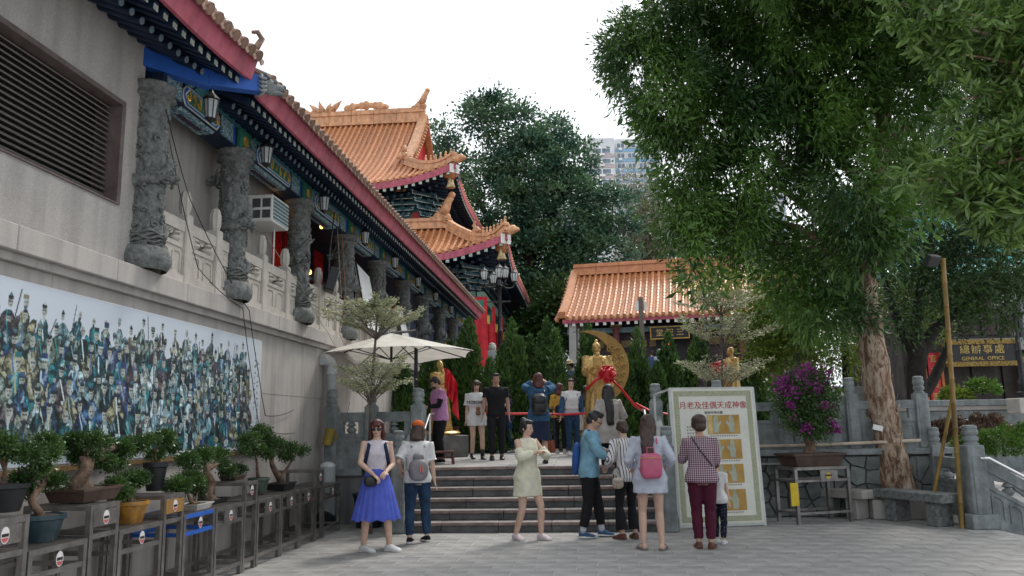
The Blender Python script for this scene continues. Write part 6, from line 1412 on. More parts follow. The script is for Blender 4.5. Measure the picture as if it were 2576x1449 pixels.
# --- 4 man in light blue shirt, profile
p = Person('man in light blue shirt looking down at his phone, side view', pos(1487, 1352), R(80), 1.74, 'm', 'mid', aL=(.09, -.14), aR=(-.09, .1), toe=(R(0), R(6)), wL=(.10, -.30, 1.12), pL=(.7, .5, -.6), wR=(-.08, -.33, 1.02), pR=(-.7, .5, -.6), nod=R(22), lean=R(6), curl=.8)
p.body().top(sky_c, .78, 1.45, .026, .03, cuff=.006, se=.022).pants(black_c, 1.82, .02).shoes(fabric('blue_shoe', (.05, .10, .2)), .008, sock=fabric('sock', (.5, .52, .58))).hair('quiff', hair_black)
k = MB(); [k.tube([p.hd(q * .012, -.1, .103), p.hd(q * .03, -.1, .12), p.hd(q * .05, -.095, .103), p.hd(q * .03, -.1, .086), p.hd(q * .012, -.1, .103)], .003, 5) for q in (1, -1)]; [k.tube([p.hd(q * .05, -.095, .108), p.hd(q * .078, .01, .108)], .003, 5) for q in (1, -1)]; p.item(k, 'glasses', black)
ph = MB(); ph.T = frame((.0, -.43, 1.14), (1, 0, 0), (0, -.6, .8)); ph.box(-.04, .04, -.08, .08, -.006, .006); p.held('phone', 'dark phone held by the man in the light blue shirt', 'phone', [(ph, 'body', black)])
p.held('backpack', 'blue sling bag on the back of the man in the light blue shirt', 'backpack', [(rbox(MB(), (.0, .165, 1.02), .13, .055, .22, Matrix.Rotation(R(4), 3, 'X'), 2.6), 'pack', fabric('bag_blue', (.03, .09, .28))), (straps(p, None, .02, .12, .9), 'strap', fabric('bag_blue', (.03, .09, .28)))])
# --- 5 striped shirt
p = Person('woman from behind in black and white striped blouse and flared black trousers', pos(1582, 1356), R(205), 1.60, aL=(.1, 0), aR=(-.1, .02), wL=(.22, -.16, 1.0), wR=(-.2, -.2, 1.02), nod=R(14), lean=R(5), yaw=R(-10), toe=(R(14), R(-14)))
p.body().top(stripe_m, .80, 1.7, .035, .02, se=.024, cuff=.004, wav=.03).pants(black_c, 1.88, .008, .055).shoes(brown_l, .005, brown_l).hair('lowbun', hair_brown)
bg = MB(); rbox(bg, (.22, .12, .78), .085, .04, .075, pw=2.8); h = MB(); h.tube([(.17, .12, .85), (.19, .1, .92), (.22, .1, .95), (.25, .1, .92), (.27, .12, .85)], .008, 6); h.tube([(.21, .1, .9), (.2, .08, 1.2), (.12, .04, 1.4)], .006, 5); fl_ = MB(); rbox(fl_, (.22, .128, .825), .088, .04, .035, pw=2.5)
p.held('handbag', 'pale patterned handbag hanging at the striped woman\'s hip', 'handbag', [(bg, 'bag', mat('bag_pattern', (.52, .46, .38), .6, .4, 30, col2=(.22, .16, .12))), (fl_, 'flap', mat('bag_flap', (.5, .44, .38), .6)), (h, 'handle', mat('bag_tan', (.4, .33, .25), .5))])
# --- 6 long hair, pink backpack
p = Person('woman from behind with long dark hair, pale shirt and black shorts', pos(1643, 1384), R(176), 1.66, aL=(.11, -.02), aR=(-.11, .03), toe=(R(20), R(-18)), wL=(.2, -.16, .98), wR=(-.22, -.16, 1.0), nod=R(6), yaw=R(-14))
p.body().top(ltgrey, .69, 1.55, .034, .07, se=.026, wav=.05, neck=1.39).pants(black_c, .38, .035, name='shorts').shoes(mat('sandal_grey', (.18, .15, .17), .6), sandal=True, sole=mat('sandal_sole', (.2, .17, .17), .7)).hair('wavy', hair_brown)
pk = MB(); rbox(pk, (.0, .235, 1.03), .135, .07, .155, pw=4.2); pc = MB(); rbox(pc, (.0, .29, .96), .11, .03, .075, pw=4); hd_ = MB(); hd_.tube([(-.045, .22, 1.18), (-.04, .22, 1.25), (.04, .22, 1.25), (.045, .22, 1.18)], .01, 7)
bp = p.held('backpack', 'small glossy pink backpack on the long-haired woman', 'backpack', [(pk, 'pack', leather_p), (hd_, 'handle', leather_p), (straps(p, None, .012, .16, .95), 'strap', leather_p), (MB().tube([(-.13, .305, 1.125), (0, .315, 1.13), (.13, .305, 1.125)], .004, 4), 'zip', gold_paint)])
# --- 7 plaid shirt
p = Person('woman from behind in maroon plaid shirt and dark red trousers at the notice stand', pos(1775, 1380), R(168), 1.63, 'f', 'mid', aL=(.075, 0), aR=(-.075, .02), toe=(R(10), R(-12)), wL=(.16, -.25, 1.20), pL=(.45, .5, -.9), wR=(-.10, -.24, 1.05), pR=(-.45, .5, -.9), nod=R(4), yaw=R(14), fat=1.13, curl=.9)
p.body().top(plaid_m, .82, 1.75, .022, .03, se=.02).pants(maroon_c, 1.9, .016).shoes(brown_l, .007, brown_l).hair('fluffy', hair_brown)
k = MB(); k.tube([p.tt(Vector((.10, .10, 1.39))), p.tt(Vector((0., .135, 1.22))), p.tt(Vector((-.12, .12, 1.06))), p.tt(Vector((-.17, .0, .95)))], (.009), 6); p.item(k, 'bag_strap', leather_b)
# --- 8 child
p = Person('small girl with a ponytail half hidden behind the plaid-shirted woman', pos(1812, 1368), R(150), 1.08, aL=(.08, -.03), aR=(-.08, .04), wL=(.2, -.1, .82), wR=(-.2, -.06, .8), fat=1.08, yaw=R(10), nod=R(10))
p.body().top(white_c, .78, .6, .02, .02).pants(dot_m, 1.9, .015).shoes(white_c, .01).hair('pony', hair_black)
# --- landing -------------------------------------------------------
def lp(x, y): return pos(x, y, LZ)
p = Person('man in pink polo shirt with black arm sleeves reading by the left newel', lp(1108, 1166), R(-62), 1.62, 'm', 'mid', wL=(.1, -.32, 1.06), wR=(-.1, -.30, 1.08), nod=R(32), lean=R(6), vox=.01, fat=1.06)
p.body().top(pink_c, .80, .55, .022, .02).pants(black_c, 1.92, .02).shoes(black_c).hair('short', hair_black)
k = MB(); [p.arm(k, q, .62, 1.9, ease=.005) for q in (1, -1)]; p.q(k, 'arm_sleeves', black_c)
k = MB(); k.ell(p.hd(0, -.06, .055), (.05, .04, .045), 10, 8, p.hm.to_3x3()); p.item(k, 'face_mask', black, smooth=True)
p = Person('person in dark red shirt with back turned beside the left golden statue', lp(1165, 1132), R(165), 1.62, 'm', 'mid', wL=(.12, -.25, 1.05), wR=(-.12, -.25, 1.05), nod=R(25), vox=.012)
p.body().top(redc, .82, .55, .025, .02).pants(jean_c, 1.92, .02).shoes(black_c).hair('short', hair_black)
p = Person('young woman in long white printed T-shirt walking towards the steps', lp(1200, 1156), R(14), 1.60, aL=(.10, -.10), aR=(-.08, .12), heel=(0, .03), wL=(.27, -.08, .86), wR=(-.23, -.0, .80), yaw=R(-6), nod=R(8), vox=.01)
pm_ = p; p.body().top(white_c, .70, .82, .04, .05, se=.04, cuff=.03).shoes(leather_b, .009, black, high=.13, name='boot').hair('longbang', hair_brown)
prn = mat('print_black', (.02, .02, .03), .7)
text('shirt_lettering', 'MOSCHINO', .088, prn, p.root, frame(Vector((.0, -.163, 1.185)) * p.k, (1, 0, 0), (0, .06, 1)), .012)
k = MB(); k.ell((0, -.168, 1.05), (.05, .022, .045), 12, 8).ell((0, -.18, .965), (.055, .022, .055), 12, 8); p.item(k, 'shirt_print', mat('print_brown', (.22, .11, .06), .8), smooth=True)
p = Person('man in plain black T-shirt and trousers walking hand in hand', lp(1250, 1157), R(4), 1.72, 'm', 'tan', aL=(.1, .06), aR=(-.1, -.08), wR=(-.27, -.08, .80), wL=(.25, -.02, .78), yaw=R(4), vox=.01)
p.body().top(black_c, .82, .6, .02, .01).pants(black_c, 1.92, .016).shoes(leather_b, .009, black).hair('short', hair_black)
p = Person('woman in navy top partly hidden behind the man in black', lp(1276, 1138), R(-50), 1.58, aL=(.1, .1), aR=(-.1, -.1), wL=(.1, -.25, 1.3), wR=(-.2, -.1, .85), vox=.012, yaw=R(-10))
p.body().top(navy_c, .82, .6, .02).pants(jean_c).shoes(white_c).hair('bob', hair_black)
p = Person('woman from behind in denim jacket raising a phone to take a photograph', lp(1358, 1166), R(186), 1.60, aL=(.09, -.06), aR=(-.1, .1), wL=(.04, -.30, 1.52), wR=(-.17, -.32, 1.52), pL=(.9, .1, -.5), pR=(-.9, .1, -.5), vox=.01, yaw=R(6))
p.body().top(jean_l, .76, 1.7, .045, .02, se=.035).skirt(navy_c, .95, .42, .15, .23, 10, .02).shoes(leather_b, .008, black).hair('bob', hair_red)
pk = MB(); rbox(pk, (.02, .23, 1.07), .15, .095, .2, pw=3); p.held('backpack', 'black leather backpack on the woman in the denim jacket', 'backpack', [(pk, 'pack', leather_b), (rbox(MB(), (.02, .29, 1.15), .13, .05, .09, pw=2.5), 'flap', leather_b), (straps(p, None, .016, .14, .95), 'strap', leather_b)])
ph = MB(); ph.box(-.14, .0, -.40, -.388, 1.53, 1.61); p.held('phone', 'phone raised by the woman in the denim jacket', 'phone', [(ph, 'body', black)])
um = MB().tube([(-.27, -.02, .82), (-.30, .0, .30)], [.022, .006], 8); um.tube([(-.27, -.02, .82), (-.268, -.02, .92)], .008, 6); p.held('folded_umbrella', 'dark folded umbrella hanging beside the woman in the denim jacket', 'umbrella', [(um, 'cover', navy_c)])
p = Person('woman from behind in yellow top and black trousers', lp(1411, 1142), R(172), 1.62, wL=(.1, -.2, 1.1), wR=(-.2, -.1, .9), vox=.012)
p.body().top(yel_c, .84, .9, .03).pants(black_c).shoes(fabric('stripeshoe', (.5, .5, .5)), .01).hair('bob', hair_red)
p.held('backpack', 'dark backpack strap and pack on the woman in yellow', 'backpack', [(rbox(MB(), (.0, .2, 1.0), .1, .06, .14, pw=2.6), 'pack', navy_c), (straps(p, None, .016), 'strap', navy_c)])
p = Person('smiling woman in white sweatshirt with denim sleeves facing the camera', lp(1441, 1146), R(10), 1.66, aL=(.09, .04), aR=(-.09, -.06), wL=(.25, -.05, .80), wR=(-.27, -.06, .78), vox=.01, yaw=R(-4))
p.body().top(white_c, 1.0, .3, .032, .0, sm=None).pants(jean_c, 1.92, .012).shoes(white_c, .01).hair('lowbun', hair_brown)
k = MB(); [p.arm(k, q, .2, 1.88, ease=.026, cuff=.008) for q in (1, -1)]; p.q(k, 'sleeves', jean_l); k = MB(); p.torso(k, .90, 1.03, .02); p.q(k, 'undershirt', grey_c)
p.held('backpack', 'dark strap and backpack worn by the smiling woman', 'backpack', [(rbox(MB(), (-.02, .18, 1.1), .12, .07, .15), 'pack', navy_c), (straps(p, None, .018), 'strap', navy_c)])
p = Person('dark-haired woman in white dress standing behind the smiling woman', lp(1478, 1138), R(150), 1.58, wL=(.2, -.15, .95), vox=.012)
p.body().top(fabric('white_dress', (.55, .55, .56)), .55, .5, .03, .06, name='dress').shoes(white_c).hair('long', hair_black)
k = MB(); [p.arm(k, q, .55, 1.9, ease=.008) for q in (1, -1)]; p.q(k, 'arm_sleeves', black_c)
# on the stairs
sp_ = pos(1535, 1212, 2 * RIS + .0); sp_ = G(0, 0, 0) * 0 + pos(1538, 1214, 4 * RIS)
p = Person('woman with long black hair and beige cardigan climbing the steps', sp_, R(200), 1.63, aL=(.08, .0), aR=(-.09, .02), wL=(.2, -.16, 1.0), wR=(-.2, -.2, 1.05), vox=.01, nod=R(8), yaw=R(-30))
p.body().top(beige_c, .66, 1.8, .05, .04, se=.035, wav=.03, name='cardigan').pants(black_c).shoes(white_c, .01).hair('wavy', hair_black)
p = Person('girl in pale pink blouse standing right of the moon statue', lp(1580, 1128), R(205), 1.42, wL=(.18, -.25, 1.05), wR=(-.12, -.25, 1.05), vox=.012, yaw=R(-15))
p.body().top(fabric('palepink', (.60, .50, .54)), .84, .95, .03, se=.03).pants(jean_c).shoes(white_c).hair('long', hair_black)
# upper terrace and gallery
def up(x, y, Y_, H, z=3.1): c = at(x, y, Y_); return Vector((c.x, Y_, z))
p = Person('woman in yellow shirt leaning on the gallery above the parasol', Vector((at(1118, 850, 25.4).x, 25.4, UTZ)), R(-60), 1.66, wL=(.15, -.25, 1.1), wR=(-.1, -.25, 1.1), nod=R(30), lean=R(10), vox=.014); p.body().top(fabric('bright_yellow', (.6, .36, .01)), .84, .6, .02).pants(black_c).hair('lowbun', hair_black)
p = Person('man in straw hat on the upper path beside a tall cypress', Vector((at(1434, 890, 22.6).x, 22.6, slope_z(at(1434, 890, 22.6).x, 22.6))), R(-80), 1.55, 'm', 'mid', nod=R(10), vox=.014); p.body().top(fabric('slate', (.16, .2, .27)), .8, .6, .02).pants(black_c).hair('short', hair_black)
k = MB(); k.lathe([(.17, .165), (.175, .172), (.10, .185), (.092, .25), (.06, .275), (.01, .278)], 18); k.v = [tuple(p.hm @ Vector(v)) for v in k.v]; p.item(k, 'straw_hat', mat('straw', (.58, .46, .30), .8, .15, 30), smooth=40)
p = Person('man in pale blue shirt and grey cap before the worship hall door', Vector((at(1659, 882, 32.4).x, 32.4, UTZ)), R(150), 1.66, 'm', 'mid', vox=.014); p.body().top(fabric('paleblue', (.42, .5, .58)), .8, .6, .025).pants(navy_c).hair('short', hair_black)
k = MB(); k.ell(p.hd(0, .02, .185), (.09, .1, .07), 14, 8, p.hm.to_3x3()).ell(p.hd(0, -.1, .16), (.06, .06, .012), 12, 6, p.hm.to_3x3()); p.item(k, 'cap', grey_c, smooth=True)
p = Person('person in navy shirt beside the man with the grey cap', Vector((at(1640, 885, 32.6).x, 32.6, UTZ)), R(-160), 1.64, 'm', 'mid', vox=.014); p.body().top(fabric('navyblue', (.05, .08, .2)), .8, .6, .025).pants(navy_c).hair('short', hair_black)
p = Person('dark-haired visitor whose head shows above the notice stand, left', Vector((at(1766, 965, 17).x, 17., LZ)), R(160), 1.60, vox=.014); p.body().top(black_c, .8, .6, .025).pants(black_c).hair('bob', hair_black)
p = Person('dark-haired visitor whose head shows above the notice stand, beside the post', Vector((at(1796, 965, 17.3).x, 17.3, LZ)), R(100), 1.60, vox=.014); p.body().top(white_c, .8, .6, .025).pants(black_c).hair('short', hair_black)
# --- golden statues ------------------------------------------------
gm = dict(skin=gold)
ped = mat('pedestal', (.12, .12, .115), .8, .2, 5, bump=.4)
def statue(lab, px, ptop, Y_, rz, H, ped_z, hat='topknot', red=True, **kw):
    c = at(px, ptop, Y_); base = Vector((c.x, Y_, c.z - H - .04)); 
    s = Person(lab, base, rz, H, 'm', name='golden_statue', cat='statue', mats=gm, vox=.014, **kw)
    k = MB(); s.torso(k, .8, 1.40, .035); 
    rg = []
    for t in np.linspace(0, 1, 10):
        z = 1.0 - .99 * t; r = .17 + .10 * t ** .8; rg.append([Vector((r * 1.05 * math.cos(a) * (1 + (.02 + .08 * t) * math.sin(11 * a + 2 * math.sin(3 * t))), r * .85 * math.sin(a) * (1 + (.02 + .08 * t) * math.sin(11 * a + 2 * math.sin(3 * t))), z)) for a in np.linspace(0, 2 * math.pi, 41)[:-1]])
    k.loft(rg)
    for q in (1, -1):
        s.arm(k, q, 0, 1.75, ease=.045, cuff=.05); k.ell(s.sh[q] + Vector((-q * .03, 0, 0)), (.08, .075, .07), 10, 8)
        k.tube([s.el[q].lerp(s.wr[q], .5) + Vector((0, 0, -.05)), s.el[q].lerp(s.wr[q], .6) + Vector((q * .02, .0, -.28)), s.el[q].lerp(s.wr[q], .6) + Vector((q * .03, 0, -.42))], [(.06, .05), (.07, .035), (.03, .02)], 10)
    s.q(k, 'robe', gold, .013, 1, .004, .5); s.body()
    if hat == 'topknot':
        k = MB(); k.ell(s.hd(0, .02, .15), (.08, .092, .085), 14, 8); k.ell(s.hd(0, .03, .25), (.035, .035, .04), 10, 6); k.tube([s.hd(0, .03, .2), s.hd(0, .03, .26)], .03, 8)
        k.tube([s.hd(0, -.085, .035), s.hd(0, -.10, -.03), s.hd(0, -.10, -.12), s.hd(0, -.085, -.19)], [.035, .042, .03, .006], 8); s.q(k, 'hair_and_beard', gold, .012, 2, .004)
    MB().lathe([(.42, 0), (.45, .05), (.4, .09), (.4, -.0 + .1)], 20, (0, 0, -.1)).build('base', gold, s.root, smooth=40)
    MB().box(-.45, .45, -.45, .45, ped_z - base.z, -.1).build('pedestal', ped, s.root, bevel=.02)
    return s
SY = 18.2
s1 = statue('golden bearded old man statue with book standing in front of a crescent moon', 1500, 858, SY, R(4), 2.0, LZ, fat=1.2, wL=(.14, -.26, 1.14), wR=(-.10, -.27, 1.18), curl=1.2)
k = MB(); k.box(-.13, .03, -.36, -.31, 1.14, 1.36); s1.item(k, 'book', gold, bevel=.01)
mo = at(1488, 925, SY + .45); mt = thing('crescent_moon', 'large golden crescent moon with cloud relief behind the bearded statue', 'sculpture', (mo.x, SY + .45, LZ), R(3))
ro = 96 / FPX * SY; zc = mo.z - LZ; poly = []
for a in np.linspace(R(104), R(-82), 40): poly.append((ro * math.cos(a), zc + ro * math.sin(a)))
for a in np.linspace(R(-76), R(98), 36): poly.append((-.30 + ro * .93 * math.cos(a) * 1.02, zc + .03 + ro * .93 * math.sin(a)))
nq = len(poly); k = MB(); h2 = 40
vs = [(x, -.07, z) for x, z in poly] + [(x, .07, z) for x, z in poly]; fs = [(i, i + 1, nq + i + 1, nq + i) for i in range(nq - 1)] + [(nq - 1, 0, nq, 2 * nq - 1)]
for i in range(35):
    a, b = i, i + 1; c, d = nq - 1 - i, nq - 2 - i; fs += [(a, b, d, c), (nq + a, nq + c, nq + d, nq + b)]
fs += [(35, 36, 37, 40), (35, 37, 38, 40)] if False else []
k.add(vs, fs); k.build('crescent', mat('gold_dull', (.38, .24, .08), .45, .15, 5, metal=.45, bump=.2, bscale=12), mt, smooth=35)
for i, an in enumerate((38, 20, 4, -12, -30)):
    kk = MB(); cx, cz = (ro - .19) * math.cos(R(an)), zc + (ro - .19) * math.sin(R(an))
    for j in range(4): kk.tube([(cx + .06 * j - .12 + .05 * math.cos(q), -.08, cz + .04 * math.sin(j * 2) + .05 * math.sin(q)) for q in np.linspace(0, 5, 8)], .016, 5)
    kk.build('cloud_relief', gold, mt, smooth=True)
MB().box(-.15, .35, -.2, .2, 0, zc - ro * .9).build('moon_stand', ped, mt)
s2 = statue('golden statue in profile draped with a red cloth, right of the layered tree', 1836, 868, 17.6, R(-75), 1.55, LZ, hat='bald', wL=(.1, -.2, 1.1), wR=(-.08, -.2, 1.1), curl=1.)
s3 = statue('golden statue with red cloth behind the man in the pink shirt', 1108, 905, 18.2, R(40), 1.55, LZ, wL=(.2, -.2, 1.1), wR=(-.08, -.2, 1.1), curl=1.)
red_c = mat('red_satin', (.60, .008, .02), .4, .15, 6, bump=.4, bscale=14, spec=.5)
def ribbon(name, lab, pts, w, Y_, group=None):
    o = MB().tube([at(x, y, yy) for x, y, yy in pts], [(w, w * .45)] * len(pts), 8).build(name, red_c, None, smooth=True); return tag(o, lab, 'ribbon', group)
ribbon('red_ribbon', 'red satin ribbon draped across the moon statue, running down right', [(1525, 943, SY - .75), (1560, 975, SY - .7), (1598, 1022, SY - .6), (1622, 1036, SY - .5)], .055, SY)
ribbon('red_ribbon', 'red satin ribbon running down left from the rosette on the moon statue', [(1525, 943, SY - .75), (1500, 955, SY - .7), (1475, 980, SY - .6)], .07, SY)
ribbon('red_ribbon', 'red ribbon stretched between the man in black and the denim jacket', [(1200, 1038, 17.6), (1290, 1041, 17.4), (1350, 1040, 17.5), (1420, 1043, 17.6), (1475, 1040, 17.6)], .055, SY)
ribbon('red_ribbon', 'red ribbon running behind the right newel to the notice stand', [(1600, 1015, 17.4), (1640, 1036, 17.2), (1690, 1043, 17.2), (1800, 1045, 17.2)], .05, SY)
def rosette(px, py, Y_, r, lab):
    k = MB(); rd = random.Random(int(px)); c = at(px, py, Y_)
    for i in range(46):
        d = Vector((rd.gauss(0, 1), rd.gauss(0, 1), rd.gauss(0, 1))).normalized(); s = d.orthogonal().normalized(); q = d * r * rd.uniform(.7, 1)
        k.tube([q * .3, q + s * r * .25, q * 1.05, q - s * r * .25, q * .35], [(r * .12, r * .05)] * 5, 6)
    k.ell((0, 0, 0), (r * .7,) * 3, 10, 8); o = k.build('red_rosette', red_c, None, smooth=True); o.location = c; tag(o, lab, 'rosette')
rosette(1527, 941, SY - .8, .2, 'big red satin rosette on the chest of the moon statue'); rosette(1806, 930, 17.1, .2, 'red satin rosette in the hands of the right-hand golden statue')
# draped cloth: a folded sheet
k = MB(); us = np.linspace(0, 1, 14); ts = np.linspace(0, 1, 16); vs = []
c0, c1 = at(1118, 925, 17.85), at(1150, 965, 17.7)
for t in ts:
    for u in us:
        e = c0.lerp(c1, u); vs.append(e + Vector((.05 * t * math.sin(u * 14), .07 * math.sin(u * 17 + t * 2) - .1 * t, -t * (.45 + .35 * u) + .08 * math.sin(math.pi * u))))
k.add(vs, [(i * 14 + j, i * 14 + j + 1, (i + 1) * 14 + j + 1, (i + 1) * 14 + j) for i in range(15) for j in range(13)])
tag(k.build('red_drape', red_c, None, smooth=True, fix=False), 'red satin drape hanging from the left golden statue', 'drape')
flush_people()
# ================================================================= PROPS
# ---- mural banner on the gallery base
def paint_mural(W_, H_, seed=5):
    rs = np.random.default_rng(seed); im = np.zeros((H_, W_, 3)); im[:] = (.50, .56, .64)
    yy, xx = np.mgrid[0:H_, 0:W_].astype(float); wv = W_ * .955; s = H_ * .082
    g1 = rs.normal(size=(H_ // 2 + 1, W_ // 2 + 1)); grain = np.kron(g1, np.ones((2, 2)))[:H_, :W_]; g2 = rs.normal(size=(H_ // 5 + 1, W_ // 5 + 1)); grain5 = np.kron(g2, np.ones((5, 5)))[:H_, :W_]
    pal = [(.010, .025, .04), (.012, .09, .12), (.02, .15, .18), (.02, .05, .15), (.10, .14, .12), (.22, .22, .15), (.13, .23, .27), (.24, .34, .38), (.012, .04, .045), (.07, .06, .07), (.04, .10, .2), (.34, .42, .45)]
    # dark gaps between the closely set figures
    skyl = .30 + .03 * np.sin(xx / W_ * 40) + .02 * np.sin(xx / W_ * 91); m = (yy > H_ * skyl) & (yy < H_ * (.88 + .03 * np.sin(xx / W_ * 33))) & (xx < wv - s * .9); im[m] = np.array((.02, .055, .065)) * (1 + .5 * np.clip(grain5[m], -1, 1))[:, None]
    def figure(cx, yt, s):
        x0, x1, y0, y1 = int(max(0, cx - s * 2.)), int(min(W_, cx + s * 2.)), int(max(0, yt - s * .9)), int(min(H_ * .97, yt + s * rs.uniform(4., 5.2)))
        if x1 - x0 < 2 or y1 - y0 < 2: return
        X = xx[y0:y1, x0:x1]; Y = yy[y0:y1, x0:x1]; sub = im[y0:y1, x0:x1]; gr = grain[y0:y1, x0:x1]; g5 = grain5[y0:y1, x0:x1]
        ci = rs.choice(len(pal), 3, replace=False); c, c2, c3 = [np.array(pal[i]) for i in ci]; ph = rs.uniform(0, 6.3, 6); lean = rs.uniform(-.25, .25); light = rs.choice((-1, 1))
        t = (Y - yt - s * .5) / (s * 4.); bx = cx + lean * (Y - yt); hw = s * (.5 + .32 * np.clip(t * 2, 0, 1) + .25 * np.clip(t - .4, 0, 1) + .09 * np.sin(t * 11 + ph[0]))
        e = (X - bx) / hw; m = (t > 0) & (np.abs(e) < 1) & ~((t < .1) & (np.abs(e) > .45 + t * 6))
        # broad drapery: crossing folds that break up downwards
        f1 = np.sin(e * 2.6 + 1.2 * np.sin(t * 5 + ph[1]) + ph[2]); f2 = np.sin(t * 17 + 5 * np.abs(e) * np.sin(ph[3]) + ph[4] + 1.5 * f1); l = .62 + .34 * f1 * light + .26 * f2 + .22 * np.clip(gr, -1.5, 1.5) + .2 * np.clip(g5, -1, 1) - .3 * np.abs(e) ** 3
        col = np.where((t < .38)[..., None], c, c2) * np.clip(l, .12, 1.7)[..., None] * 1.5
        hi = np.clip(f1 * light * .6 + f2 * .5 - .55 + .25 * gr, 0, 1)[..., None]; col = col * (1 - hi) + np.array((.42, .52, .55)) * hi
        lap = np.abs(e - .5 * (t / .35 - .5)) < .10; col[lap & (t < .38)] = c3 * 1.6; belt = np.abs(t - .39) < .03; col[belt] = c3 * 1.3
        col[(1 - np.abs(e)) * hw < s * .09] = (.006, .018, .026); sub[m] = col[m]
        for q in (-1, 1):      # sleeves
            ex, ey = bx + q * s * rs.uniform(.5, .85), yt + s * rs.uniform(1.5, 2.5); a_ = rs.uniform(-.5, .5); dx, dy = X - ex, Y - ey; rx, ry = dx + a_ * dy, dy; d2 = (rx / (s * .42)) ** 2 + (ry / (s * .75)) ** 2; mm = d2 < 1
            sub[mm] = (c * np.clip(.8 + .6 * np.sin(ry[mm] / s * 7 + ph[5]) - .5 * d2[mm] + .3 * gr[mm], .1, 2)[:, None] * 1.4); sub[mm & (d2 > .8)] = (.006, .018, .026)
            hx, hy = ex - q * s * .35, ey + s * .35; sub[((X - hx) / (s * .15)) ** 2 + ((Y - hy) / (s * .13)) ** 2 < 1] = (.30, .31, .27)
        if rs.random() < .28:
            a_ = rs.uniform(-.5, .5); sub[(np.abs((X - cx - s * .9 * np.sign(a_)) - a_ * (Y - yt - s)) < max(.8, s * .06)) & (Y > yt - s * .8)] = (.03, .04, .045)
        # head, hat, beard
        h = s * .82; d2 = ((X - cx) / (h * .30)) ** 2 + ((Y - yt) / (h * .42)) ** 2; hm = d2 < 1; sub[hm] = np.array((.31, .34, .32)) * np.clip(1 - .5 * light * (X[hm] - cx) / h * 2 + .12 * gr[hm], .3, 1.5)[:, None]
        for q in (-1, 1): sub[(np.abs(X - cx - q * h * .12) < h * .09) & (np.abs(Y - yt + h * .04) < h * .05)] = (.04, .05, .055)
        sub[(np.abs(X - cx) < h * .1) & (np.abs(Y - yt - h * .22) < h * .035)] = (.13, .10, .10)
        k_ = rs.random()
        if k_ < .55: sub[((X - cx) / (h * .30)) ** 2 + ((Y - yt + h * .36) / (h * .18)) ** 2 < 1] = (.014, .02, .026); sub[((X - cx) / (h * .13)) ** 2 + ((Y - yt + h * .58) / (h * .14)) ** 2 < 1] = c3 * 1.2
        elif k_ < .8: sub[(np.abs(X - cx) < h * .32) & (Y < yt - h * .22) & (Y > yt - h * .68)] = c * .9; sub[(np.abs(X - cx) < h * .36) & (np.abs(Y - yt + h * .25) < h * .06)] = c3 * 1.5
        if rs.random() < .4: bm = (np.abs(X - cx) < h * .2 * (1 - (Y - yt - h * .3) / (h * .9))) & (Y > yt + h * .28) & (Y < yt + h * 1.1); sub[bm] = (.025, .03, .035) if rs.random() < .6 else (.40, .42, .42)
    rows = ((.12, .95), (.22, 1.), (.34, 1.05), (.46, 1.1), (.58, 1.15), (.69, 1.2)); todo = []
    for row, (y0, sc) in enumerate(rows):
        x = -s + rs.uniform(0, s)
        while x < wv - s * 1.1: todo.append((H_ * (y0 + rs.uniform(-.045, .045)), x, s * sc * rs.uniform(.85, 1.2))); x += s * rs.uniform(1.15, 1.9) * (1.25 if row == 0 else 1)
    for y, x, q in sorted(todo): figure(x, y, q)
    for x in np.arange(0, wv - s, s * .9):
        if rs.random() < .75: cx, cy = x + rs.uniform(-4, 4), H_ * rs.uniform(.88, .95); m = ((xx - cx) / (s * rs.uniform(.3, .9))) ** 2 + ((yy - cy) / (s * rs.uniform(.25, .6))) ** 2 < 1; im[m] = np.array(pal[rs.integers(len(pal))]) * np.clip(1 + .4 * grain[m], .2, 2)[:, None]
    im[:, int(wv):] = (.52, .57, .62)
    for col_, (ya, yb) in ((.966, (.12, .66)), (.982, (.2, .8))):
        y = ya
        while y < yb:
            for q in range(4):
                cx, cy = W_ * col_ + rs.uniform(-.0035, .0035) * W_, H_ * (y + rs.uniform(0, .03)); im[int(cy):int(cy) + rs.integers(1, 3), int(cx - 2):int(cx + rs.integers(1, 4))] = (.03, .04, .06)
            y += .055
    return np.clip(im, .004, .8)
MW, MH = 800, 200
im = paint_mural(MW, MH); MV0, MV1, MZ0, MZ1 = 5.3, 11.12, 1.31, 2.77
mur = thing('mural_banner', 'long printed banner of crowded robed figurines on the granite base wall', 'banner', G(.03, 8, 1.3), GA)
ys = np.linspace(L(MV0), L(MV1), MW); zs = np.linspace(MZ1, MZ0, MH) - 1.3
V = np.zeros((MH, MW, 3)); V[..., 0] = .010 + .004 * np.sin(ys * 2.1)[None, :] + .003 * np.sin(zs * 5)[:, None]; V[..., 1] = ys[None]; V[..., 2] = zs[:, None]
ii = np.arange(MH * MW).reshape(MH, MW); F = np.stack([ii[:-1, :-1], ii[1:, :-1], ii[1:, 1:], ii[:-1, 1:]], -1).reshape(-1, 4)
me = mesh_np('print', V.reshape(-1, 3), F, colattr_mat('mural_print', .45), smooth=True); ca = me.attributes.new('Col', 'FLOAT_COLOR', 'POINT'); ca.data.foreach_set('color', np.concatenate([im, np.ones((MH, MW, 1))], 2).astype(np.float32).ravel())
link('print', me, mur)
MB().box(-.018, -.006, L(MV0), L(MV1) + .01, MZ0 - 1.32, MZ1 - 1.29).build('backing_sheet', white, mur)
MB().box(-.018, .02, L(MV0), L(MV1) + .02, MZ0 - 1.36, MZ0 - 1.325).build('bottom_batten', mat('batten_brown', (.2, .12, .05), .6), mur)
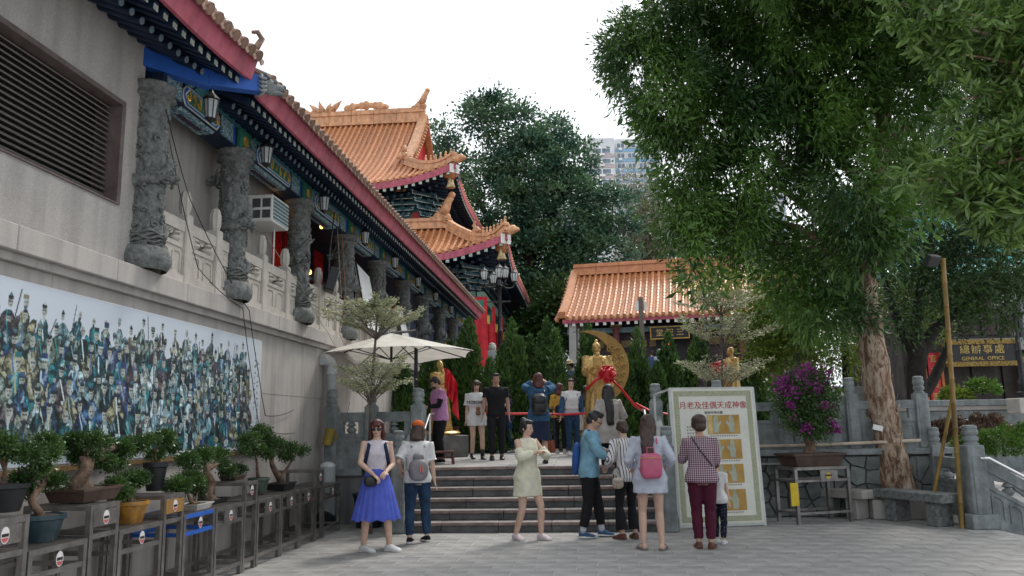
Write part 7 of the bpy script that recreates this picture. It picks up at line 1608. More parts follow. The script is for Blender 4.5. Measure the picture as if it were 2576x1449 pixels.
# ---- steel plant racks along the wall
sticker_m = [mat('sticker_' + n, c, .5) for n, c in (('white', (.6, .58, .58)), ('red', (.45, .1, .1)), ('yellow', (.6, .42, .05)))]
stk = [(5.3, 5.78, 1.02), (5.8, 6.46, .77), (6.48, 6.87, 1.01), (6.89, 7.57, .77), (7.59, 7.95, .99), (7.97, 8.62, .77), (8.64, 9.33, .77), (9.35, 9.7, .98), (9.72, 10.45, .75), (10.47, 11.12, .75), (11.14, 11.75, .75), (11.77, 12.1, .98), (12.12, 12.93, .73)]
rk_lab = ['tall rack cut by the left edge', 'low rack holding the dark blue pot', 'narrow tall rack under the thick-trunked bonsai', 'low rack holding the yellow pot', 'narrow tall rack under the black pot', 'low blue-railed rack under the white tray', 'low rack right of the blue-railed one', 'narrow tall rack under the small round bonsai', 'low rack under the green pot', 'low rack under the leaning bonsai', 'low empty rack right of the bonsai', 'narrow tall empty rack near the corner', 'low one at the far end']
def sticker(parent, y, z, x, s=.055):
    o = MB().prism([(s * .75 * math.cos(a), s * math.sin(a)) for a in np.linspace(0, 6.283, 17)[:-1]], lambda a, b, q: Vector((x + q, y + a, z + b)), 0, .002).build('sticker', sticker_m[0], parent)
    MB().prism([(s * .66 * math.cos(a), s * .85 * math.sin(a)) for a in np.linspace(3.5, 5.9, 9)], lambda a, b, q: Vector((x + q, y + a, z + b)), .002, .003).build('sticker_band', sticker_m[1], o)
    MB().box(x + .002, x + .0035, y - s * .6, y + s * .6, z - s * .18, z + s * .2).build('sticker_mark', black, o)
for i, (v0, v1, zt) in enumerate(stk):
    t = thing('plant_rack', 'steel plant rack along the wall, ' + rk_lab[i], 'rack', G(.36, (v0 + v1) / 2, 0), GA, 'steel plant racks under the mural'); w = (v1 - v0) / 2; d0, d1 = -.28, .28; wd = .042; col = steel
    for sx in (d0 + wd / 2, d1 - wd / 2):
        for sy in (-w + wd / 2, w - wd / 2): MB().box(sx - wd / 2, sx + wd / 2, sy - wd / 2, sy + wd / 2, 0, zt).build('leg', steel, t)
    for z in (.1, zt - .26, zt - .04):
        if zt < .9 and z == zt - .26: z = zt - .2
        m_ = blue_paint if (i == 5 and z > .2) else steel
        for sy in (-w, w - .03): MB().box(d0 + wd, d1 - wd, sy + .004, sy + .03, z, z + .035).build('side_rail', m_, t)
        for sx in (d0, d1 - .03): MB().box(sx + .003, sx + .028, -w + wd, w - wd, z, z + .038).build('front_rail', m_, t)
    k = MB(); n = max(6, int(2 * w / .045))
    for j in range(n): y = -w + .03 + (2 * w - .06) * (j + .5) / n; k.box(d0 + .03, d1 - .03, y - .008, y + .008, zt - .02, zt)
    tag(k.build('shelf_bars', steel, t), kind='stuff')
    if i % 2 == 0 or i > 7:
        MB().box(d1 - .001, d1 + .006, -min(w, .16), min(w, .16), zt - .17, zt - .045).build('name_plate', steel if i != 4 else mat('plate_ochre', (.25, .14, .04), .6), t); sticker(t, 0, zt - .108, d1 + .007)
    else: sticker(t, 0, zt - .10, d1 + .004)
# ---- bonsai
def pot(parent, kind, w, d, h, m):
    if kind == 'tray':
        k = MB(); rg = []
        for z, f in ((0, .82), (.01, .84), (h * .8, .97), (h * .82, 1.04), (h, 1.05), (h - .001, .96), (h - .03, .93)): rg.append([(w / 2 * f * a, d / 2 * f * b, z) for a, b in ((-1, -1), (1, -1), (1, 1), (-1, 1))])
        k.loft(rg); o = k.build('pot', m, parent)
    else:
        k = MB(); k.lathe([(w * .33, 0), (w * .36, .01), (w * .48, h * .8), (w * .54, h * .84), (w * .54, h), (w * .47, h), (w * .45, h - .03)], 20); o = k.build('pot', m, parent, smooth=35)
    MB().ell((0, 0, h - .02), (w * .44, d * .44 if kind == 'tray' else w * .44, .025), 12, 6).build('soil', soil, o); return o
pot_blue = mat('pot_blue', (.02, .05, .065), .3, .2, 6, spec=.6); pot_brown = mat('pot_brown', (.075, .045, .035), .6, .2, 8); pot_yel = mat('pot_yellow', (.36, .17, .025), .35, .3, 9, spec=.6); pot_blk = mat('pot_black', (.018, .019, .022), .5); pot_white = mat('pot_white', (.52, .50, .44), .4); pot_green = mat('pot_green', (.07, .10, .075), .4, .25, 9)
def ug(x, y, u):
    d = ray(x, y); c = Vector((0, 0, CAMH)); n = GU; t = (u - (c - GO).dot(n)) / d.dot(n); return c + d * t
bark_bon = mat('bark_bonsai', (.15, .10, .07), .9, .35, 12, bump=.9, bscale=22)
def bonsai(lab, px, py, u, kind, pw_, pd, ph_, pm_, trunk, blobs, nclump=70, thick=.035, L_=.03, zset=None, rock=False):
    b = ug(px, py, u); 
    if zset is not None: b.z = zset
    pw_, pd, ph_ = pw_ * .86, pd * .86, ph_ * .9; t = thing('bonsai', lab, 'bonsai', b, GA + R(90)); pot(t, kind, pw_, pd, ph_, pm_); rs = np.random.default_rng(int(px * 3 + py)); Mi = (Matrix.Translation(b) @ Matrix.Rotation(GA + R(90), 4, 'Z')).inverted()
    pts = [Vector((0, 0, ph_ - .03))] + [Mi @ ug(x, y, u) for x, y in trunk]; n = len(pts)
    limb(pts, [thick * (1 - (.72 if not rock else .35) * i / (n - 1)) for i in range(n)], bark_bon, 'trunk', t, 14, .02 if not rock else .11, px)
    if False: limb([pts[0] + Vector((.1, 0, 0)), pts[0].lerp(pts[1], .6) + Vector((.05, 0, 0)), pts[1] + Vector((.03, 0, .02))], [thick * .9, thick * .8, thick * .4], bark_bon, 'trunk', t, 12, .05, px + 3)
    bl = []
    for x, y, r in blobs:
        dv = rs.uniform(-.12, .12); c = ug(x, y, u + dv); rr = r / FPX * c.y * .74; bl.append((c, (rr * .95, rr * 1.1, rr * .46)))
        q = Mi @ c; j = min(range(n), key=lambda a: (pts[a] - q).length); limb([pts[j], pts[j].lerp(q, .55) + Vector((0, 0, .02)), q], [thick * .35, thick * .25, .005], bark_bon, 'branch', t, 6, .01, x)
    V = crown(bl, nclump * max(1, len(bl) // 2), 36, L_, L_ * .5, .022, -.25, rs, .3); V = (np.c_[V, np.ones(len(V))] @ np.array(Mi).T)[:, :3]
    link('foliage', leaf_mesh('foliage', V, lm_bon, rs), t); return t
bonsai('bonsai with twisted trunk and spreading pads in dark blue pot', 102, 1345, .38, 'round', .36, .36, .22, pot_blue, [(98, 1290), (78, 1255), (105, 1225), (115, 1190), (95, 1155), (75, 1130)], [(45, 1235, 38), (60, 1205, 38), (85, 1140, 42), (130, 1135, 38), (140, 1210, 30), (100, 1175, 26), (115, 1110, 30)], zset=.77)
bonsai('bonsai with rock-thick trunk in brown rectangular tray', 210, 1262, .36, 'tray', .62, .4, .12, pot_brown, [(205, 1215), (208, 1175), (212, 1150)], [(190, 1110, 38), (225, 1108, 36), (255, 1115, 30), (215, 1145, 44), (260, 1160, 30), (300, 1130, 42), (340, 1120, 38), (290, 1165, 30)], 80, .125, zset=1.02, rock=True)
bonsai('low bushy bonsai in mustard yellow pot', 326, 1310, .42, 'round', .34, .34, .21, pot_yel, [(322, 1240), (318, 1225)], [(285, 1220, 30), (320, 1210, 38), (350, 1205, 28), (310, 1240, 26)], 80, .04, zset=.77)
bonsai('slim bonsai with two pads in tall black pot', 388, 1240, .3, 'round', .25, .25, .3, pot_blk, [(396, 1175), (392, 1140), (405, 1115)], [(375, 1110, 28), (415, 1100, 34), (425, 1125, 28), (390, 1145, 20)], 60, .022, zset=1.0)
bonsai('dense bonsai in shallow white oval tray', 490, 1285, .45, 'tray', .42, .26, .07, pot_white, [(480, 1262), (470, 1240)], [(455, 1220, 34), (480, 1205, 38), (500, 1230, 28), (435, 1225, 26)], 80, .035, zset=.77)
bonsai('bonsai with gnarled curving trunk and wide dark crown', 528, 1272, .32, 'tray', .5, .3, .06, pot_blk, [(522, 1245), (530, 1215), (520, 1185), (515, 1165)], [(470, 1155, 32), (505, 1145, 38), (545, 1140, 34), (560, 1165, 24), (490, 1172, 28)], 80, .075, zset=.77)
bonsai('small round bonsai on a narrow rack', 585, 1205, .3, 'tray', .36, .24, .06, pot_brown, [(585, 1190), (585, 1182)], [(575, 1183, 24), (598, 1182, 22)], 70, .025, zset=.98)
bonsai('tall dense bonsai with many stems in green pot', 650, 1235, .3, 'round', .3, .3, .22, pot_green, [(648, 1190), (645, 1165), (640, 1140)], [(625, 1105, 38), (655, 1085, 36), (675, 1105, 34), (640, 1130, 38), (605, 1130, 26)], 90, .03, zset=.76)
bonsai('leaning bonsai with smooth trunk in dark tray', 706, 1236, .36, 'tray', .5, .32, .1, pot_blk, [(705, 1205), (690, 1180), (685, 1155), (700, 1135)], [(690, 1120, 34), (725, 1125, 32), (755, 1132, 26), (670, 1140, 26), (715, 1150, 26)], 80, .06, zset=.76)
bonsai('bonsai crown cut off by the left edge of the picture', 5, 1330, .3, 'round', .34, .34, .22, pot_blk, [(8, 1250), (12, 1180)], [(10, 1115, 34), (25, 1135, 26), (-20, 1130, 34)], 70, .04, zset=1.02)
# ---- notice stand
so_ = gz(1708, 1330); s_r = gz(1925, 1322); ang = math.atan2(s_r.y - so_.y, s_r.x - so_.x); SW = (s_r - so_).length; SH = 2.06
ns = thing('notice_stand', 'tall white notice stand with red Chinese title and four photographs of hands', 'sign', so_, ang)
TLT = R(-3.5)
def sf(x, z, q=0.): return Vector((x, q + math.sin(-TLT) * z, z))
def plate(x0, x1, z0, z1, q, name, m, parent, th=.002): return MB().prism([(x0, z0), (x1, z0), (x1, z1), (x0, z1)], lambda a, b, e: sf(a, b, -q - e), 0, th).build(name, m, parent)
bd_ = plate(.02, SW - .02, .05, SH, 0, 'board', mat('notice_white', (.62, .62, .56), .5, .05, 3), ns, .02)
bdm = mat('border_print', (.42, .43, .30), .6, .3, 45, col2=(.24, .26, .17))
for a in ((.05, SW - .05, SH - .11, SH - .03), (.05, SW - .05, .08, .16), (.05, .13, .16, SH - .11), (SW - .13, SW - .05, .16, SH - .11)): plate(*a, .021, 'printed_border', bdm, bd_)
k = MB()
for a, b in (((0, 0), (0, SH + .02)), ((SW, 0), (SW, SH + .02)), ((0, SH + .01), (SW, SH + .01)), ((0, .03), (SW, .03))): k.beam(sf(*a, .0), sf(*b, .0), .035, .035)
k.build('front_frame', mat('frame_white', (.5, .52, .5), .4, .1, 6), ns)
for x in (0., SW):
    k = MB(); xo = x - (.09 if x == 0 else 0)
    k.beam((xo, .6, 0), (xo, .6, SH - .05), .03, .03); k.beam((xo, .6, SH - .06), sf(x, SH, .02), .03, .03); k.beam((xo, .6, .9), sf(x, .9, .02), .025, .025); k.beam((xo, .6, .08), sf(x, .06, .02), .025, .025)
    k.build('rear_frame', mat('frame_white', (.5, .52, .5)), ns)
Mx = lambda x, z, q=.024: frame(sf(x, z, -q), (1, 0, 0), sf(0, 1) - sf(0, 0))
text('title', '月老及佳偶天成神像', .122, mat('ink_red', (.36, .02, .025), .5), bd_, Mx(SW * .5, SH * .875), .001)
ink = mat('ink_black', (.03, .03, .03), .6)
text('subtitle', '參拜手勢示範', .05, ink, bd_, Mx(SW * .5, SH * .822), .001)
tl_ = MB(); rd = random.Random(3)
for r_ in range(8):
    for c in range(6): x0 = .23 + c * .042; tl_.prism([(x0, SH * .715 - r_ * .047), (x0 + .03 * rd.uniform(.5, 1), SH * .715 - r_ * .047), (x0 + .03, SH * .715 - r_ * .047 + .022), (x0, SH * .715 - r_ * .047 + .022)], lambda a, b, e: sf(a, b, -.0215 - e), 0, .001)
tl_.build('text_lines', mat('ink_grey', (.22, .22, .21), .6), bd_)
ph_m = mat('photo_gold', (.46, .29, .07), .5, .3, 4, col2=(.30, .16, .03)); hand_m = mat('photo_hand', (.36, .39, .31), .5, .1, 8)
def hand_shape(cx, cz, s, mir, spread):
    P_ = [(-.16, -.5), (.16, -.5), (.2, -.1), (.34, .06), (.36, .22), (.28, .22), (.16, .08)]
    for i, (fx_, fl) in enumerate(((.13, .42), (.045, .5), (-.045, .46), (-.13, .34))): P_ += [(fx_ + .036, .1), (fx_ + .034 + spread * (1.5 - i) * -.05, .1 + fl), (fx_ - .034 + spread * (1.5 - i) * -.05, .1 + fl), (fx_ - .036, .1)]
    P_ += [(-.2, .05)]
    return [(cx + mir * a * s, cz + b * s) for a, b in P_]
for i, (t0, t1) in enumerate(((.185, .335), (.365, .518), (.545, .69), (.725, .885))):
    z1, z0 = SH * (1 - t0) - .02, SH * (1 - t1) - .0; x0, x1 = SW * .415, SW * .80
    p_ = plate(x0, x1, z0, z1, .022, 'photograph', ph_m, bd_)
    plate(x0 + .01, x0 + .01 + (x1 - x0) * .14, z0 + .005, z1 - .005, .0245, 'photo_light', mat('photo_pale', (.55, .42, .17), .5, .2, 5), p_, .0005)
    cx = (x0 + x1) / 2; s = (z1 - z0) * .84
    for mir in (1, -1):
        hs = hand_shape(cx - mir * (.125 - .012 * i), (z0 + z1) / 2 - .0, s, mir, .4 + .2 * i)
        MB().prism(hs, lambda a, b, e: sf(a, b, -.0255 - e), 0, .001).build('printed_hand', hand_m, p_)
    k = MB()
    for c in range(12): xx_ = x0 + .04 + c * (x1 - x0 - .08) / 12; k.prism([(xx_, z0 - .035), (xx_ + .022, z0 - .035), (xx_ + .022, z0 - .018), (xx_, z0 - .018)], lambda a, b, e: sf(a, b, -.0215 - e), 0, .001)
    k.build('caption', mat('ink_grey', (.22, .22, .21)), bd_)
# ---- steel table with bougainvillea
tp_ = gz(2010, 1320); tq = gz(2142, 1312); tang = math.atan2(tq.y - tp_.y, tq.x - tp_.x); TWd = (tq - tp_).length
tb_ = thing('steel_table', 'stainless steel table carrying the flowering bougainvillea tray', 'table', tp_, tang)
for x in (0, TWd):
    for y in (0, .5): MB().box(x - .025, x + .025, y - .025, y + .025, 0, .82).build('leg', steel, tb_)
for z in (.14, .62, .80):
    k = MB()
    for y in (0, .5): k.box(.025, TWd - .025, y - .018, y + .018, z, z + .035)
    for x in (0, TWd): k.box(x - .018, x + .018, .025, .475, z, z + .035)
    k.build('rail_frame', steel, tb_)
MB().box(-.02, TWd + .02, -.02, .52, .836, .845).build('top', steel, tb_)
pn = MB().box(TWd * .45, TWd * .78, -.034, -.026, .63, .79).build('name_plate', steel, tb_); MB().prism([(.045 * math.cos(a), .05 * math.sin(a)) for a in np.linspace(0, 6.283, 17)[:-1]], lambda a, b, q: Vector((TWd * .6 + a, -.035 - q, .71 + b)), 0, .003).build('sticker', sticker_m[2], pn)
MB().box(TWd * .545, TWd * .66, -.0395, -.0385, .70, .725).build('sticker_mark', black, pn)
MB().box(-.13, .0, -.045, -.03, .28, .62).build('yellow_sign', mat('sign_yellow', (.60, .42, .02), .5, .08, 5), tb_)
tm = Matrix.Translation(tp_) @ Matrix.Rotation(tang, 4, 'Z'); bc = tm @ Vector((TWd * .5, .25, .846))
bg_ = thing('bougainvillea', 'magenta-flowered bougainvillea bonsai in a long dark tray on the steel table', 'bonsai', bc, tang)
pot(bg_, 'tray', .92, .5, .2, pot_brown)
rs = np.random.default_rng(77)
limb([(0, 0, .15), (.02, 0, .32), (-.03, .02, .5), (.05, 0, .8), (0, 0, 1.1)], [.13, .085, .06, .04, .015], bark_bon, 'trunk', bg_, 12, .03)
def bl_(lst): return [(Vector((x, y, z)), (r, r, r * .8)) for x, y, z, r in lst]
Bm = bl_([(-.3, 0, 1.2, .22), (0, 0, 1.35, .25), (.22, 0, 1.25, .2), (-.15, .1, 1., .25), (.2, -.1, .95, .25), (-.25, -.1, .75, .2), (.25, 0, .7, .2), (0, -.1, .6, .2), (.0, .15, .85, .25), (.38, 0, 1.0, .12), (-.42, 0, .9, .1)])
link('foliage', leaf_mesh('foliage', crown(Bm, 260, 36, .05, .03, .06, .1, rs, .35), lm_bon, rs), bg_)
Bf = bl_([(-.42, -.1, 1.28, .12), (-.2, -.15, 1.45, .12), (.0, -.15, 1.48, .10), (.27, -.12, 1.42, .11), (-.3, -.15, 1.15, .08), (.0, -.2, 1.25, .1), (.28, -.1, 1.2, .1), (-.45, -.1, 1.2, .08)])
fl_ = crown(Bf, 46, 13, .05, .045, .04, -.2, rs, .4); f2 = crown(bl_([(-.35, -.2, .75, .04), (.12, -.28, .95, .05), (.3, -.2, .62, .06), (-.2, -.25, .6, .05), (.4, -.1, .55, .05), (-.4, -.15, .95, .05), (.38, -.1, .9, .04), (-.05, -.3, .8, .03)]), 26, 14, .05, .045, .025, -.2, rs, .2)
link('flowers', leaf_mesh('flowers', np.concatenate([fl_, f2]), bract_m, rs), bg_)
# ---- benches, planter kerb, bamboo poles, low balustrade at the descending stairs
def bench(lab, a, b, w, zt, m):
    a = Vector((*a, 0)); b = Vector((*b, 0)); t = thing('stone_bench', lab, 'bench', a, math.atan2(b.y - a.y, b.x - a.x)); n = (b - a).length
    MB().box(-.05, n + .05, -w / 2, w / 2, zt - .13, zt).build('seat', m, t, bevel=.012)
    for x in (.12, n - .3): MB().box(x, x + .2, -w * .38, w * .38, 0, zt - .132).build('leg', m, t, bevel=.01)
bench('dark stone bench on block legs right of the big trunk', (5.85, 13.05), (6.28, 11.95), .42, .47, stone_carved)
bench('pale granite bench left of the big trunk', (5.05, 13.75), (5.55, 13.0), .42, .45, granite)
kb = thing('tree_planter', 'low concrete kerb round the foot of the big tree', 'planter', (5.62, 13.0, 0), GA)
MB().box(0, 1.35, 0, .14, 0, .3).box(0, .14, .14, 1.0, 0, .3).box(1.22, 1.35, .14, 1., 0, .3).build('kerb', granite, kb, bevel=.012); MB().box(.14, 1.22, .14, 1.0, 0, .24).build('soil', soil, kb)
bam = mat('bamboo', (.29, .185, .05), .45, .3, 3, stretch=(1, 1, .3))
def bamboo(lab, a, b, r):
    a, b = Vector(a), Vector(b); t = thing('bamboo_pole', lab, 'pole', a); n = int((b - a).length / .33); P_, R_ = [], []
    for i in range(n + 1):
        p = (b - a) * (i / n); P_ += [p - (b - a).normalized() * .012, p, p + (b - a).normalized() * .012]; R_ += [r * .98, r * 1.16, r * .98]
    MB().tube(P_, R_, 10).build('culm', bam, t, smooth=50); return t
pa = gz(2421, 1328); bpole = bamboo('tall yellow bamboo pole carrying a floodlight, standing by the right newel', pa, at(2372, 652, 11.7), .034)
q0 = at(2345, 1240, 12.3); bamboo('short brown bamboo prop tied to the tall pole', (q0.x, 12.3, .35), at(2400, 975, 11.85), .026)
flp = at(2345, 655, 11.6); f_ = thing('floodlight', 'black floodlight on top of the tall bamboo pole', 'floodlight', flp, R(20)); q = MB(); q.T = Matrix.Rotation(R(35), 4, 'X'); q.box(-.11, .11, -.05, .05, -.09, .08).build('housing', black, f_, bevel=.01); MB().tube([(.02, .02, 0), (.18, .1, -.02)], .015, 6).build('bracket', dark_iron, f_)
lb = thing('stone_balustrade', 'low weathered stone balustrade running back from the right newel to the big tree', 'balustrade', (6.62, 11.85, 0), 0.)
post(lb, (0, 0, 0), 1.16, .25); MB().box(-.2, .2, -.2, .2, 0, .2).build('plinth', stone_blue, lb, bevel=.01); post(lb, (.22, 1.45, 0), 1.12, .2); post(lb, (-.1, 2.55, 0), 1.1, .2)
carved(lb, (.03, .14, .1), (.21, 1.34, .1), .85, .1, 2); carved(lb, (.2, 1.55, .1), (-.08, 2.45, .1), .85, .1, 2)
ds = thing('stair_balustrade', 'stone balustrade with steel handrail going down to the right at the picture edge', 'balustrade', (6.62, 11.85, 0), 0)
carved(ds, (.14, -.02, .06), (2.6, -.05, -1.35), .9, .11, 4)
k = MB().prism([(.1, .1), (2.6, -1.3), (2.6, -2.2), (.1, -2.2)], lambda a, b, q: Vector((a, q, b)), -.12, .08).build('side_wall', stone_blue, ds)
MB().tube([(.0, -.2, .98), (.12, -.2, .98), (2.6, -.2, -.42)], .022, 8).build('handrail', steel_br, ds, smooth=True)
dsn = thing('descending_steps', '', '', (6.78, 10.76, 0)); [dsn.__delitem__(x) for x in ('label', 'category') if x in dsn]; struct(dsn)
for i in range(12): MB().box(i * .3, i * .3 + .31, 0, 2.3, -.155 * (i + 1) - .4, -.155 * (i + 1) + .02).build('step', granite, dsn)
# ---- parasol
ua = at(985, 838, 14.6); um_ = thing('parasol', 'large off-white cantilever parasol over the left of the landing', 'parasol', (ua.x, 14.6, LZ), 0)
zr, za_ = at(985, 897, 14.6).z - LZ, ua.z - LZ; Ru = 1.56
can = MB(); top = Vector((0, 0, za_)); rim = []; nseg = 8
for i in range(nseg): a = 2 * math.pi * (i + .5) / nseg + .18; rim.append(Vector((Ru * math.cos(a), Ru * .97 * math.sin(a), zr + .055 * math.cos(a) - .03 * math.sin(a))))
vs, fs = [], []
for i in range(nseg):
    A, B = rim[i], rim[(i + 1) % nseg]; o = len(vs); N_ = 5
    for r_ in range(N_ + 1):
        for c in range(N_ + 1):
            e = A.lerp(B, c / N_); e = e * (1 - .035 * math.sin(math.pi * c / N_)) if False else Vector((e.x * (1 - .03 * math.sin(math.pi * c / N_)), e.y * (1 - .03 * math.sin(math.pi * c / N_)), e.z + .02 * math.sin(math.pi * c / N_)))
            p = top.lerp(e, r_ / N_); p.z -= .045 * math.sin(math.pi * r_ / N_) * math.sin(math.pi * c / N_); vs.append(p)
    fs += [(o + r_ * 6 + c, o + r_ * 6 + c + 1, o + (r_ + 1) * 6 + c + 1, o + (r_ + 1) * 6 + c) for r_ in range(N_) for c in range(N_)]
can.add(vs, fs); cm = mat('canvas', (.76, .73, .67), .8, .06, 3, transl=.25, bump=.1)
can.build('canopy', cm, um_, smooth=30, fix=False)
for i in range(nseg):
    r_ = MB().tube([top + Vector((0, 0, -.05)), top.lerp(rim[i], .5) + Vector((0, 0, -.035)), rim[i] + Vector((0, 0, -.02))], .011, 6).build('rib', black, um_); MB().tube([(0, 0, zr - .06), top.lerp(rim[i], .52) + Vector((0, 0, -.04))], .009, 6).build('strut', black, r_)
MB().tube([(0, 0, zr - .1), (0, 0, za_ - .04)], .024, 10).build('hub_tube', black, um_)
mx = at(1047, 1000, 15.2); ml = Vector((mx.x - ua.x, .55, 0)); MB().tube([ml, ml + Vector((0, 0, za_ + .12))], .035, 10).build('mast', dark_iron, um_); MB().tube([ml + Vector((0, 0, za_ + .1)), (0, 0, za_ + .0)], .025, 8).build('arm', dark_iron, um_)
MB().lathe([(.4, 0), (.4, .05), (.06, .08), (.05, .3)], 20, ml).build('base', black, um_)
# ---- cast-iron lamp posts with lantern clusters
def lamp_post(lab, loc, h, s, arms, rz=0.):
    t = thing('lamp_post', lab, 'lamp post', loc, rz)
    MB().lathe([(.2 * s, 0), (.2 * s, .15 * s), (.13 * s, .2 * s), (.15 * s, .5 * s), (.08 * s, .6 * s), (.075 * s, h * .5), (.1 * s, h * .51), (.07 * s, h * .53), (.055 * s, h - .25 * s), (.09 * s, h - .2 * s), (.05 * s, h)], 12).build('pole', dark_iron, t, smooth=40)
    for i in range(arms):
        a = 2 * math.pi * i / arms + .4; d = Vector((math.cos(a), math.sin(a), 0)); hh = h - .12 * s
        k = MB(); pts = [Vector((0, 0, hh - .25 * s)) + d * .05 * s] + [Vector((0, 0, hh)) + d * (.33 * s) + Vector((0, 0, -.16 * s * math.sin(q))) - d * (.24 * s * math.cos(q)) for q in np.linspace(.2, 2.6, 7)] + [Vector((0, 0, hh + .05 * s)) + d * .55 * s]
        k.tube(pts, .022 * s, 6); k.tube([Vector((0, 0, hh - .1 * s)) + d * (.25 * s) + Vector((0, 0, .08 * s * math.sin(q))) + d * (.08 * s * math.cos(q)) for q in np.linspace(0, 5.5, 9)], .014 * s, 5); k.build('arm', dark_iron, t, smooth=True)
        lantern_parts(t, Vector((0, 0, hh + .1 * s)) + d * .55 * s, 1.25 * s)
    lantern_parts(t, Vector((0, 0, h + .08 * s)), 1.4 * s); return t
def lantern_parts(t, c, s):
    MB().lathe([(.004, .40 * s), (.012 * s, .34 * s), (.03 * s, .31 * s), (.1 * s, .24 * s), (.105 * s, .22 * s)], 8, c).build('lantern_cap', dark_iron, t); g_ = MB().lathe([(.085 * s, .22 * s), (.09 * s, .15 * s), (.06 * s, .0)], 10, c).build('lantern_glass', mat('lantern_milk', (.55, .58, .57), .3, .05, 10), t, smooth=40)
    k = MB()
    for j in range(6): a = 2 * math.pi * j / 6; k.tube([c + Vector((.088 * s * math.cos(a), .088 * s * math.sin(a), .22 * s)), c + Vector((.094 * s * math.cos(a), .094 * s * math.sin(a), .15 * s)), c + Vector((.062 * s * math.cos(a), .062 * s * math.sin(a), 0))], .006 * s, 4)
    k.lathe([(.065 * s, .0), (.06 * s, -.02 * s), (.02 * s, -.06 * s)], 8, c); k.build('lantern_cage', dark_iron, g_)
l0 = at(1256, 700, 25.6); lamp_post('black lamp post with lantern cluster before the temple', (l0.x, 25.6, UTZ), l0.z - UTZ - .05, .95, 4)
MB().beam((-.42, 0, l0.z - UTZ - .78), (.36, 0, l0.z - UTZ - .76), .08, .04).build('light_bar', dark_iron, COL.objects['lamp_post'])
l1 = at(2549, 770, 22.5); lamp_post('black lamp post with ornate lantern on a white base, right edge', (l1.x, 22.5, 2.06), l1.z - 2.06, .9, 4)
l1o = [o for o in COL.objects if o.get('label', '').startswith('black lamp post with ornate')][0]
MB().box(-.35, .35, -.3, .3, -.44, -.02).build('stone_base', granite_pale, l1o, bevel=.02)
# small lamp post in front of the hall, cctv box, stool, jugs, bins, pipe stub
c_ = at(1611, 748, 27); t = thing('path_lamp', 'brown square post with two white lamp boxes before the hall roof', 'lamp post', (c_.x, 27, UTZ)); hh = c_.z - UTZ
MB().box(-.07, .07, -.07, .07, 0, hh).build('post', mat('post_brown', (.16, .13, .11), .6, .1, 5), t)
for sx in (-.16, .1): MB().box(sx, sx + .08, -.06, .06, hh - .45, hh - .15).build('lamp_box', white, t)
c_ = at(1240, 893, 23.8); t = thing('junction_box', 'white junction box with bent conduit among the cypresses', 'junction box', c_); MB().box(-.06, .06, .1, .2, -1.4, .12).build('support', stone_blue, t); MB().box(-.15, .15, -.1, .1, -.12, .12).build('box', mat('box_pale', (.45, .48, .48), .5), t, bevel=.01); MB().tube([(0, -.05, -.12), (0, -.06, -.5), (.05, -.08, -.62), (.2, -.1, -.68)], .028, 7).build('conduit', mat('box_pale', (.45, .48, .48)), t, smooth=True)
c_ = at(1238, 862, 25.2); up_ = thing('terrace_post', 'small white stone post with knob finial by the red pillars', 'post', (c_.x, 25.2, UTZ)); post(up_, (0, 0, 0), 1.05, .25, granite_pale, 'lotus')
for dx in (-.9, .8): MB().box(min(dx, 0) + (.13 if dx > 0 else 0), max(dx, 0) - (.13 if dx < 0 else 0), -.06, .06, 0, .55).build('rail_panel', granite_pale, up_)
sp2 = gz(1112, 1168, LZ); t = thing('wooden_stool', 'low reddish wooden stool beside the man in pink', 'stool', (sp2.x, sp2.y, LZ), R(8)); wm_ = mat('wood_red', (.10, .035, .025), .5, .3, 8)
MB().box(-.22, .22, -.13, .13, .2, .24).build('seat', wm_, t, bevel=.008)
for x in (-.19, .19):
    for y in (-.1, .1): MB().beam((x * 1.08, y * 1.05, 0), (x, y, .2), .035, .035).build('leg', wm_, t)
MB().box(-.18, .18, -.01, .01, .1, .13).build('stretcher', wm_, t)
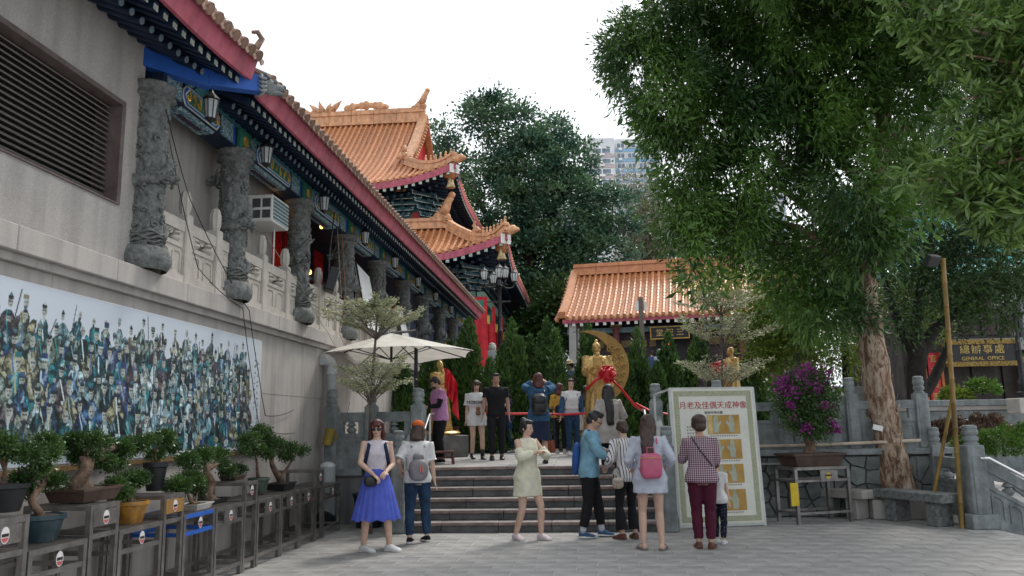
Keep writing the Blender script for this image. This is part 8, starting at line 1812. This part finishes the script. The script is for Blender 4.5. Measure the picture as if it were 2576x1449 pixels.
j = at(822, 1098, 13.48); t = thing('watering_can', 'mustard plastic jug hung on the left balustrade', 'jug', j - Vector((0, 0, .14)), R(20)); k = MB(); k.T = Matrix.Rotation(R(14), 4, 'Y'); k.lathe([(.07, 0), (.075, .02), (.085, .24), (.09, .27), (.08, .275)], 14).build('body', mat('plastic_mustard', (.30, .22, .04), .45, .1, 6), t, smooth=40); MB().tube([(.1, 0, .2), (.16, 0, .18), (.15, 0, .08), (.09, 0, .06)], .012, 6).build('handle', mat('plastic_mustard', (.30, .22, .04)), t)
t = thing('pipe_stub', 'short fat grey pipe standing behind the last racks', 'pipe', G(.32, 13.25, 0), GA); MB().tube([(0, 0, .16), (0, 0, .95)], .13, 18).build('pipe', mat('pipe_grey', (.33, .36, .37)), t, smooth=40); MB().ell((0, 0, .95), (.13, .13, .08), 16, 8).build('dome', mat('pipe_pale', (.5, .52, .53)), t, smooth=True); MB().tube([(0, .05, .14), (0, -.2, .13)], .14, 16).build('outlet', black, t)
t = thing('rubbish_bin', 'black plastic bin in the corner behind the woman in the blue skirt', 'bin', G(1.0, 13.3, 0), GA); MB().lathe([(.2, 0), (.25, .5), (.27, .52), (.24, .53), (.2, .3)], 16).build('bin', pot_blk, t, smooth=40); MB().lathe([(.262, .48), (.275, .5), (.27, .53), (.255, .53)], 16).build('rim', black, t)
t = thing('side_table_cloth', 'gold-draped offering stand behind the man in pink', 'stand', lp(1135, 1140), 0); MB().box(-.2, .2, -.15, .15, .0, .62).build('skirt_cloth', mat('gold_cloth', (.34, .2, .07), .7, .4, 10), t, bevel=.02); MB().box(-.24, .24, -.19, .19, .62, .66).build('top', wm_, t)
c_ = lp(1393, 1140); t = thing('potted_plant', 'terracotta pot with a small green plant behind the yellow top', 'potted plant', (c_.x, c_.y + .8, LZ)); pot(t, 'round', .34, .34, .3, mat('terracotta', (.3, .09, .05), .7, .15, 8)); rs = np.random.default_rng(5); link('foliage', leaf_mesh('foliage', crown([(Vector((0, 0, .5)), (.2, .2, .18))], 60, 24, .06, .03, .05, .1, rs, .3), lm_cyp, rs), t)
